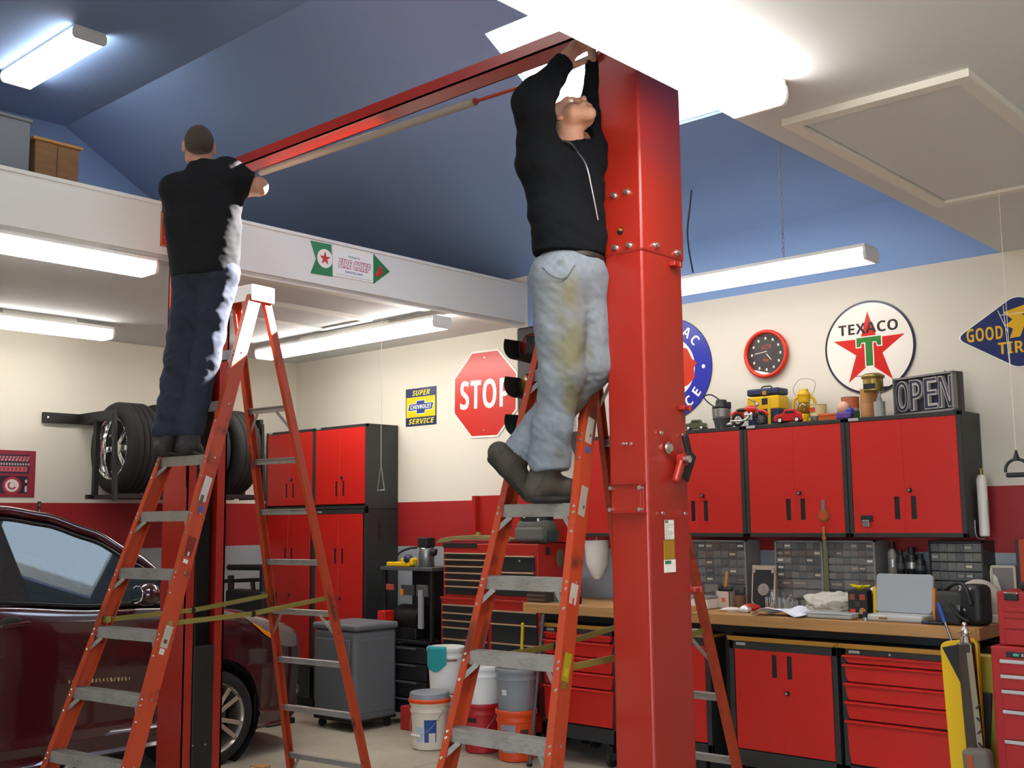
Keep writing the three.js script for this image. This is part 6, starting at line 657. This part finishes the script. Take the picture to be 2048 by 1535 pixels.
const ellip = (c, r, q) => { const qi = q.clone().invert(), v = V(); return (x, y, z) => { v.set(x - c.x, y - c.y, z - c.z).applyQuaternion(qi); const k0 = Math.hypot(v.x / r.x, v.y / r.y, v.z / r.z), k1 = Math.hypot(v.x / (r.x * r.x), v.y / (r.y * r.y), v.z / (r.z * r.z)); return k1 < 1e-6 ? -Math.min(r.x, r.y, r.z) : k0 * (k0 - 1) / k1; }; };
function boundsOf(list, pad) { const b = new THREE.Box3(); for (const [a, c, ra, rb] of list) { b.expandByPoint(a.clone().addScalar(ra)); b.expandByPoint(a.clone().addScalar(-ra)); b.expandByPoint(c.clone().addScalar(rb)); b.expandByPoint(c.clone().addScalar(-rb)); } return b.expandByScalar(pad); }
function surface(f, box, cell, color) {                              // naive surface nets of a distance field
  const nx = Math.ceil((box.max.x - box.min.x) / cell) + 1, ny = Math.ceil((box.max.y - box.min.y) / cell) + 1, nzz = Math.ceil((box.max.z - box.min.z) / cell) + 1, F = new Float32Array(nx * ny * nzz), at = (i, j, k) => i + nx * (j + ny * k);
  const BK = 5, far = BK * cell * 0.9 + 0.035;
  for (let k0 = 0; k0 < nzz; k0 += BK) for (let j0 = 0; j0 < ny; j0 += BK) for (let i0 = 0; i0 < nx; i0 += BK) {              // skip the blocks well away from the surface
    const c = f(box.min.x + (i0 + BK / 2) * cell, box.min.y + (j0 + BK / 2) * cell, box.min.z + (k0 + BK / 2) * cell), skip = Math.abs(c) > far;
    for (let k = k0; k < Math.min(nzz, k0 + BK); k++) for (let j = j0; j < Math.min(ny, j0 + BK); j++) for (let i = i0; i < Math.min(nx, i0 + BK); i++) F[at(i, j, k)] = skip ? c : f(box.min.x + i * cell, box.min.y + j * cell, box.min.z + k * cell); }
  const id = new Int32Array(nx * ny * nzz).fill(-1), pos = [], nor = [], col = [], idx = [], E = [[0, 1], [2, 3], [4, 5], [6, 7], [0, 2], [1, 3], [4, 6], [5, 7], [0, 4], [1, 5], [2, 6], [3, 7]];
  for (let k = 0; k < nzz - 1; k++) for (let j = 0; j < ny - 1; j++) for (let i = 0; i < nx - 1; i++) {
    const v = []; let m = 0; for (let c = 0; c < 8; c++) { const q = F[at(i + (c & 1), j + ((c >> 1) & 1), k + (c >> 2))]; v.push(q); if (q < 0) m |= 1 << c; } if (m === 0 || m === 255) continue;
    let n = 0, sx = 0, sy = 0, sz = 0; for (const [a, b] of E) if ((v[a] < 0) !== (v[b] < 0)) { const t = v[a] / (v[a] - v[b]); sx += (a & 1) + t * ((b & 1) - (a & 1)); sy += ((a >> 1) & 1) + t * (((b >> 1) & 1) - ((a >> 1) & 1)); sz += (a >> 2) + t * ((b >> 2) - (a >> 2)); n++; }
    const x = box.min.x + (i + sx / n) * cell, y = box.min.y + (j + sy / n) * cell, z = box.min.z + (k + sz / n) * cell, e = cell * 0.5; id[at(i, j, k)] = pos.length / 3; pos.push(x, y, z);
    const g = V(f(x + e, y, z) - f(x - e, y, z), f(x, y + e, z) - f(x, y - e, z), f(x, y, z + e) - f(x, y, z - e)).normalize(); nor.push(g.x, g.y, g.z); if (color) col.push(...color(x, y, z)); }
  const quad = (a, b, c, d, flip) => { if (a < 0 || b < 0 || c < 0 || d < 0) return; flip ? idx.push(a, c, b, a, d, c) : idx.push(a, b, c, a, c, d); };
  for (let k = 1; k < nzz - 1; k++) for (let j = 1; j < ny - 1; j++) for (let i = 1; i < nx - 1; i++) { const s = F[at(i, j, k)] < 0;
    if (s !== F[at(i + 1, j, k)] < 0) quad(id[at(i, j - 1, k - 1)], id[at(i, j, k - 1)], id[at(i, j, k)], id[at(i, j - 1, k)], !s);
    if (s !== F[at(i, j + 1, k)] < 0) quad(id[at(i - 1, j, k - 1)], id[at(i - 1, j, k)], id[at(i, j, k)], id[at(i, j, k - 1)], !s);
    if (s !== F[at(i, j, k + 1)] < 0) quad(id[at(i - 1, j - 1, k)], id[at(i, j - 1, k)], id[at(i, j, k)], id[at(i - 1, j, k)], !s); }
  const g = new THREE.BufferGeometry(); g.setAttribute('position', new THREE.Float32BufferAttribute(pos, 3)); g.setAttribute('normal', new THREE.Float32BufferAttribute(nor, 3)); g.setAttribute('uv', new THREE.BufferAttribute(new Float32Array(pos.length / 3 * 2), 2)); if (color) g.setAttribute('color', new THREE.Float32BufferAttribute(col, 3)); g.setIndex(idx); return g;
}
// a hand: palm, four unequal fingers with two bends, a thumb from the side of the palm; dir = wrist to knuckles, pal = palm normal, curl in radians
function handBones(wrist, dir, pal, side, curl) {
  const d = dir.clone().normalize(), n = pal.clone().addScaledVector(d, -pal.dot(d)).normalize(), s = d.clone().cross(n).multiplyScalar(side), out = [], P = (a, b, c) => wrist.clone().addScaledVector(d, a).addScaledVector(s, b).addScaledVector(n, c);
  out.push([P(0, -0.012, 0), P(0.075, -0.026, 0), 0.024, 0.014], [P(0, 0.012, 0), P(0.08, 0.02, 0), 0.024, 0.015], [P(0.0, 0, 0), P(0.08, 0, 0), 0.024, 0.015]);
  [[-0.032, 0.06, 0.0085], [-0.011, 0.075, 0.0095], [0.011, 0.08, 0.0098], [0.032, 0.072, 0.0095]].forEach(([o, L, r]) => { let p = P(0.085, o, 0), a = curl * 0.5; for (const k of [0.48, 0.3, 0.22]) { const q = p.clone().addScaledVector(d, Math.cos(a) * L * k).addScaledVector(n, Math.sin(a) * L * k); out.push([p, q, r, r * 0.92]); p = q; a += curl * 0.8; } });
  let p = P(0.02, 0.03, 0.004); const t1 = P(0.052, 0.056, 0.018), t2 = P(0.078, 0.058, 0.036); out.push([p, t1, 0.013, 0.0115], [t1, t2, 0.011, 0.0095]); return out;
}
function headField(c, q, look) {                                       // skull, jaw, nose, brow, ears; local y up, z to the face
  const L = (x, y, z) => V(x, y, z).applyQuaternion(q).add(c), sk = ellip(L(0, 0.03, -0.012), V(0.076, 0.094, 0.094), q), list = [[L(-0.035, -0.04, 0.04), L(0, -0.088, 0.062), 0.042, 0.024], [L(0.035, -0.04, 0.04), L(0, -0.088, 0.062), 0.042, 0.024], [L(0, 0.012, 0.088), L(0, -0.026, 0.108), 0.009, 0.014], [L(-0.032, 0.03, 0.078), L(0.032, 0.03, 0.078), 0.014, 0.014], [L(-0.02, -0.056, 0.09), L(0.02, -0.056, 0.09), 0.008, 0.008]], ears = [[L(-0.078, 0.02, -0.012), L(-0.082, -0.018, 0.0), 0.014, 0.01], [L(0.078, 0.02, -0.012), L(0.082, -0.018, 0.0), 0.014, 0.01]], eyes = [L(-0.031, 0.008, 0.089), L(0.031, 0.008, 0.089)], jb = bones(list, 0.03), eb = bones(ears, 0.005);
  return { f: (x, y, z) => { let d = smin(sk(x, y, z), jb(x, y, z), 0.035); for (const e of eyes) { const r = Math.hypot(x - e.x, y - e.y, z - e.z) - 0.013; d = Math.max(d, -r); } return smin(d, eb(x, y, z), 0.012); }, sk, L, box: new THREE.Box3().setFromCenterAndSize(c, V(0.36, 0.36, 0.36)) };
}
function boot(a, heel, toe, up, mat) {}
const skinMat = std(0xb5836a, 0.55, 0, { bumpMap: peel, bumpScale: 0.0004 }), cloth = (c, more = {}) => phys(c, 1, { specularIntensity: 0.3, bumpMap: weave, bumpScale: 0.0008, ...more });
function buildMan(label, J) {
  const t = thing('person', label, 'person'), rel = [];
  const fb = bones(J.body, 0.03), geos = [surface(fb, boundsOf(J.body, 0.03), 0.012)], H = headField(J.head, J.headQ);
  geos.push(surface((x, y, z) => smin(H.f(x, y, z), cap(x, y, z, J.neck, J.head.clone().lerp(J.neck, 0.4), 0.056, 0.054), 0.02), H.box, 0.005)); for (const h of J.hands) geos.push(surface(bones(h, 0.008), boundsOf(h, 0.012), 0.0042));
  obj('body', geos, skinMat, t);
  const qi = J.headQ.clone().invert(), lv = V(); const hairCol = J.hair;
  obj('hair', surface((x, y, z) => { lv.set(x - J.head.x, y - J.head.y, z - J.head.z).applyQuaternion(qi); const cut = J.hairCut(lv); return Math.max(H.sk(x, y, z) - J.hairT - 0.002 * nz(x, y, z, 140), cut + 0.006 * nz(x, y, z, 70)); }, H.box, 0.004, (x, y, z) => { lv.set(x - J.head.x, y - J.head.y, z - J.head.z).applyQuaternion(qi); return mix3(hairCol, J.hairLow, clamp01(-J.hairCut(lv) > 0.03 ? 0 : 1 + J.hairCut(lv) / 0.03)); }), std(0xffffff, 0.95, 0, { vertexColors: true, bumpMap: weave, bumpScale: 0.0012 }), t);
  for (const e of [-1, 1]) obj('eye', sp(0.0125, ...H.L(e * 0.031, 0.008, 0.079).toArray()), std(0xd8d2c8, 0.3), t);
  for (const c of J.clothes) { const f0 = bones(c.bones, c.k || 0.05), f = (x, y, z) => { let d = f0(x, y, z); if (d < 0.06) d += c.fold(x, y, z); for (const cut of c.cuts || []) d = Math.max(d, cut(x, y, z)); return d; }; const o = obj(c.name, surface(f, boundsOf(c.bones, 0.05), c.cell || 0.01, c.color), c.mat, t); for (const x of c.extra || []) x(o); }
  for (const b of J.boots) { const o = obj('boot', surface(bones(b.bones, 0.025), boundsOf(b.bones, 0.03), 0.007), b.mat, t); obj('sole', surface(bones(b.sole, 0.012), boundsOf(b.sole, 0.02), 0.006), M.rubber, o); }
  return t;
}
const local = (g, c, r) => (x, y, z) => Math.min(g(x, y, z), r - Math.hypot(x - c.x, y - c.y, z - c.z));   // a cut that acts only near a point
const plane = (p, n) => { const m = n.clone().normalize(); return (x, y, z) => (x - p.x) * m.x + (y - p.y) * m.y + (z - p.z) * m.z; };
{ // man in dark uniform, seen from behind, working at the beam end
  const d = 6.18, P = (x, y, q = 0) => atD(x, y, d + q);
  const head = P(398, 297), neck = P(404, 336), chest = P(408, 385), waist = P(412, 475), pel = P(412, 535), sL = P(358, 382, 0.04), sR = P(456, 353, -0.02), eR = P(517, 373, 0.02), wR = P(484, 386, 0.24), eL = P(346, 420, 0.16), wL = P(392, 388, 0.36), hL = P(386, 548, 0.02), hR = P(436, 545, -0.02), kL = P(362, 712, 0.06), kR = P(410, 712, 0.02), aL = P(331, 858, 0.03), aR = P(378, 860, 0.0), fwd = FW.clone().setY(0).normalize(), Y0 = 2.142;
  const face_ = fwd.clone().multiplyScalar(0.9).addScaledVector(RT, -0.25).setY(-0.12).normalize(), hq = new THREE.Quaternion().setFromRotationMatrix(new THREE.Matrix4().makeBasis(V(0, 1, 0).cross(face_).normalize(), face_.clone().cross(V(0, 1, 0).cross(face_).normalize()), face_));
  const toe = (a) => V(a.x, Y0 + 0.04, a.z).addScaledVector(fwd, 0.16), heel = (a) => V(a.x, Y0 + 0.045, a.z).addScaledVector(fwd, -0.05);
  const bootOf = (a) => ({ mat: std(0x24221f, 0.7, 0, { bumpMap: peel, bumpScale: 0.001 }), bones: [[a.clone().setY(a.y + 0.05), V(a.x, Y0 + 0.09, a.z), 0.062, 0.058], [V(a.x, Y0 + 0.09, a.z), heel(a), 0.055, 0.045], [V(a.x, Y0 + 0.08, a.z), toe(a), 0.05, 0.04]], sole: [[heel(a).setY(Y0 + 0.014), toe(a).setY(Y0 + 0.014), 0.016, 0.016], [heel(a).setY(Y0 + 0.014).addScaledVector(RT, 0.028), toe(a).setY(Y0 + 0.014).addScaledVector(RT, 0.028), 0.016, 0.014], [heel(a).setY(Y0 + 0.014).addScaledVector(RT, -0.028), toe(a).setY(Y0 + 0.014).addScaledVector(RT, -0.028), 0.016, 0.014]] });
  const hand = handBones(wR, wR.clone().sub(eR), V(0, 1, 0), 1, 0.9), hand2 = handBones(wL, wL.clone().sub(eL), V(0, 1, 0), -1, 0.9);
  const fold = (x, y, z) => 0.010 * nz(x * 1.2 + y * 0.9, y * 0.8, z * 1.2, 7, 3) + 0.004 * nz(x + y, y, z, 22, 5), foldP = (x, y, z) => 0.013 * nz(x * 1.3 + y * 0.8, y * 0.9, z * 1.3, 8, 8) + 0.004 * nz(x - y, y * 1.2, z, 24, 2);
  buildMan('man in dark shirt and trousers on the ladder by the van, back turned', { head, headQ: hq, neck, hair: [0.05, 0.038, 0.026], hairLow: [0.2, 0.13, 0.095], hairT: 0.004, hairCut: (v) => Math.max(v.z - 0.045 - (v.y - 0.02) * 0.5, -v.y - 0.07 + Math.max(0, v.z + 0.05) * 1.3), hands: [hand, hand2],
    body: [[neck, head, 0.056, 0.06], [neck, chest, 0.06, 0.1], [chest, waist, 0.1, 0.09], [sL, sR, 0.06, 0.06], [sR, eR, 0.05, 0.048], [eR, wR, 0.05, 0.03], [sL, eL, 0.048, 0.04], [eL, wL, 0.042, 0.027], [waist, pel, 0.1, 0.1], [hL, kL, 0.08, 0.055], [hR, kR, 0.08, 0.055], [kL, aL, 0.05, 0.036], [kR, aR, 0.05, 0.036]],
    clothes: [
      { name: 'shirt', mat: cloth(0x1d1e22), k: 0.07, fold, bones: [[sL, hL, 0.085, 0.116], [sR, hR, 0.085, 0.118], [chest, pel, 0.125, 0.138], [sL, sR, 0.078, 0.082], [neck, chest, 0.07, 0.115], [sR, sR.clone().lerp(eR, 0.8), 0.075, 0.064], [sL, sL.clone().lerp(eL, 0.9), 0.075, 0.06], [P(355, 440, 0.02), P(375, 520), 0.05, 0.07]], cuts: [plane(P(412, 556), V(0, -1, 0)), local(plane(neck.clone().add(V(0, 0.022, 0)), V(0, 1, 0).addScaledVector(fwd, 0.3)), neck.clone().add(V(0, 0.05, 0)), 0.11), local(plane(sR.clone().lerp(eR, 0.78), eR.clone().sub(sR)), eR, 0.13)] },
      { name: 'trousers', mat: cloth(0x2f3441), k: 0.045, fold: foldP, bones: [[hL, hR, 0.108, 0.108], [pel, waist.clone().lerp(pel, 0.6), 0.12, 0.115], [hL, kL, 0.108, 0.085], [hR, kR, 0.11, 0.085], [kL, aL, 0.083, 0.075], [kR, aR, 0.083, 0.078]], cuts: [plane(P(378, 872), V(0, -1, 0))] }],
    boots: [bootOf(aL), bootOf(aR)] });
}
{ // man in hooded sweatshirt and stained jeans, facing the post, head tipped back, arms overhead
  const d = 4.72, P = (x, y, q = 0) => atD(x, y, d + q), fc = RT.clone().setY(0).normalize().multiplyScalar(0.93).addScaledVector(FW.clone().setY(0).normalize(), -0.36).normalize();   // facing right, a little to the viewer
  const head = P(1140, 243, 0.0), neck = P(1140, 300), chest = P(1132, 350, 0.02), waist = P(1138, 470), pel = P(1142, 545), sN = P(1080, 322, -0.1), sF = P(1168, 312, 0.06), eN = P(1066, 205, -0.16), wN = P(1128, 122, -0.06), hN = P(1118, 560, -0.09), hF = P(1160, 560, 0.01), kN = P(1122, 750, -0.12), aN = P(1098, 935, -0.08), kF = P(1182, 730, -0.01), aF = P(1040, 905, 0.03), eF = P(1190, 235, 0.16), wF = P(1192, 135, 0.14), Y0 = 1.837;
  const up = V(0, 1, 0), face_ = fc.clone().multiplyScalar(0.35).addScaledVector(up, 0.85).addScaledVector(FW.clone().setY(0).normalize(), -0.3).normalize(), sideV = up.clone().cross(fc.clone().addScaledVector(FW.clone().setY(0).normalize(), -0.6)).normalize(), zf_ = face_.addScaledVector(sideV, -face_.dot(sideV)).normalize(), hq = new THREE.Quaternion().setFromRotationMatrix(new THREE.Matrix4().makeBasis(sideV, zf_.clone().cross(sideV), zf_));
  const handN = handBones(wN, P(1168, 78, -0.02).sub(wN), fc, 1, 0.8), handF = handBones(wF, V(-0.02, 0.12, 0.02), fc, -1, 0.8);
  const heelN = P(1068, 972, -0.1).setY(Y0 + 0.05), toeN = P(1158, 985, -0.02).setY(Y0 + 0.045), off = RT.clone().cross(up).normalize();
  const bn = { mat: std(0x3a352d, 0.85, 0, { bumpMap: peel, bumpScale: 0.0015 }), bones: [[aN.clone().add(V(0, 0.03, 0)), heelN.clone().lerp(toeN, 0.15).add(V(0, 0.05, 0)), 0.062, 0.058], [heelN, heelN.clone().lerp(toeN, 0.3).add(V(0, 0.04, 0)), 0.046, 0.055], [heelN.clone().lerp(toeN, 0.3).add(V(0, 0.03, 0)), toeN, 0.054, 0.046]], sole: [-0.024, 0, 0.024].map((q) => [heelN.clone().setY(Y0 + 0.015).addScaledVector(off, q), toeN.clone().setY(Y0 + 0.015).addScaledVector(off, q), 0.018, 0.017]) };
  const toeF = P(1062, 968, 0.04).setY(Y0 + 0.05), heelF = P(998, 905, 0.04), so = P(980, 930, 0.12).sub(P(1010, 905, 0.12)).normalize();
  const bf = { mat: bn.mat, bones: [[aF, heelF.clone().lerp(toeF, 0.3), 0.06, 0.056], [heelF, toeF, 0.05, 0.048]], sole: [-0.024, 0, 0.024].map((q) => [heelF.clone().addScaledVector(so, 0.045).addScaledVector(off, q), toeF.clone().addScaledVector(so, 0.03).addScaledVector(off, q), 0.017, 0.016]) };
  const jeans = (x, y, z) => { const a = nz(x, y, z, 14, 1), b = nz(x, y, z, 60, 4); let c = [0.175 + 0.03 * b, 0.2 + 0.03 * b, 0.235 + 0.03 * b]; const st = (px, py, r, sy = 1) => { const q = P(px, py, -0.2), dx = (x - q.x) * RT.x + (z - q.z) * RT.z, dy = (y - q.y) / sy; return clamp01(1 - Math.hypot(dx, dy) / r + 0.35 * a + 0.2 * b); }; const m = clamp01(1.5 * Math.max(0.7 * st(1135, 590, 0.11), st(1142, 690, 0.1, 1.9), st(1148, 800, 0.065, 1.6), 0.5 * st(1112, 985, 0.1))); c = mix3(c, [0.15, 0.135, 0.07], 0.85 * m); const e = clamp01(2 * st(1120, 905, 0.03) + 1.5 * st(1120, 525, 0.02)); return mix3(c, [0.09, 0.085, 0.06], 0.6 * e); };
  buildMan('man in black sweatshirt and stained jeans on the ladder beside the red post', { head, headQ: hq, neck, hair: [0.13, 0.095, 0.075], hairLow: [0.3, 0.19, 0.14], hairT: 0.002, hairCut: (v) => Math.max(v.z - 0.01 - (v.y - 0.03) * 0.3, -0.03 - v.y), hands: [handN, handF],
    body: [[neck, head, 0.058, 0.06], [neck, chest, 0.06, 0.1], [chest, waist, 0.1, 0.1], [sN, sF, 0.06, 0.06], [sN, eN, 0.05, 0.042], [eN, wN, 0.044, 0.029], [sF, eF, 0.05, 0.042], [eF, wF, 0.044, 0.028], [waist, pel, 0.11, 0.11], [hN, kN, 0.085, 0.06], [hF, kF, 0.085, 0.06], [kN, aN, 0.055, 0.038], [kF, aF, 0.055, 0.038]],
    clothes: [
      { name: 'sweatshirt', mat: cloth(0x0f1115), k: 0.06, fold: (x, y, z) => 0.011 * nz(x * 0.8, y * 1.6, z * 0.8, 9, 6) + 0.004 * nz(x, y, z, 26, 2), bones: [[chest, waist, 0.13, 0.135], [waist, pel.clone().lerp(waist, 0.45), 0.135, 0.13], [sN, P(1112, 490, -0.08), 0.085, 0.095], [sF, P(1160, 490, -0.01), 0.085, 0.095], [sN, sF, 0.085, 0.085], [neck.clone().add(V(0, -0.02, 0)), chest, 0.07, 0.11], [sN, eN, 0.088, 0.078], [eN, wN.clone().lerp(eN, 0.04), 0.078, 0.046], [sF, eF, 0.088, 0.075], [eF, wF, 0.075, 0.044]], cuts: [plane(P(1140, 515), V(0, -1, 0)), local(plane(wN, wN.clone().sub(eN)), wN, 0.14), local(plane(neck.clone().add(V(0, 0.01, 0)), V(0, 1, 0).addScaledVector(fc, -0.3)), neck.clone().add(V(0, 0.06, 0)), 0.1)],
        extra: [(o) => obj('zipper', tube([P(1152, 300, -0.1), P(1172, 330, -0.13), P(1184, 380, -0.13), P(1196, 440, -0.12)], 0.0035, 24, 6), M.steel, o), (o) => obj('drawcord', tube([P(1118, 290, -0.12), P(1125, 283, -0.135), P(1140, 286, -0.14), P(1152, 300, -0.12)], 0.006, 20, 6), M.black, o)] },
      { name: 'jeans', mat: cloth(0xffffff, { vertexColors: true }), k: 0.04, color: jeans, fold: (x, y, z) => 0.008 * nz(x * 1.3 + y * 0.7, y * 0.8, z * 1.3, 8, 9) + 0.0035 * nz(x + y, y, z, 26, 7), bones: [[hN, hF, 0.115, 0.115], [pel, waist.clone().lerp(pel, 0.75), 0.135, 0.13], [hN, kN, 0.122, 0.092], [hF, kF, 0.115, 0.095], [kN, P(1106, 850, -0.1), 0.09, 0.08], [P(1106, 850, -0.1), aN.clone().add(V(0, 0.02, 0)), 0.08, 0.09], [kF, aF, 0.092, 0.08]], cuts: [plane(P(1100, 948), V(0.12, -1, 0)), plane(P(1018, 890, 0.04), aF.clone().sub(kF)), plane(P(1140, 512), V(0, 1, 0))],
        extra: [(o) => obj('pocket_seam', tube([P(1085, 535, -0.205), P(1105, 552, -0.225), P(1130, 556, -0.225), P(1150, 530, -0.2)], 0.0025, 20, 5), std(0x4a4c50, 0.9), o)] },
      { name: 'belt', mat: std(0x1c1916, 0.5), k: 0.03, cell: 0.008, fold: () => 0, bones: [[pel.clone().setY(P(1140, 516).y), pel.clone().setY(P(1140, 522).y), 0.142, 0.142]], cuts: [plane(P(1140, 513), V(0, 1, 0)), plane(P(1140, 526), V(0, -1, 0))] }],
    boots: [bn, bf] });
}
scene.traverse((o) => { if (o.isMesh) { o.castShadow = true; o.receiveShadow = true; } });
renderer.render(scene, camera);
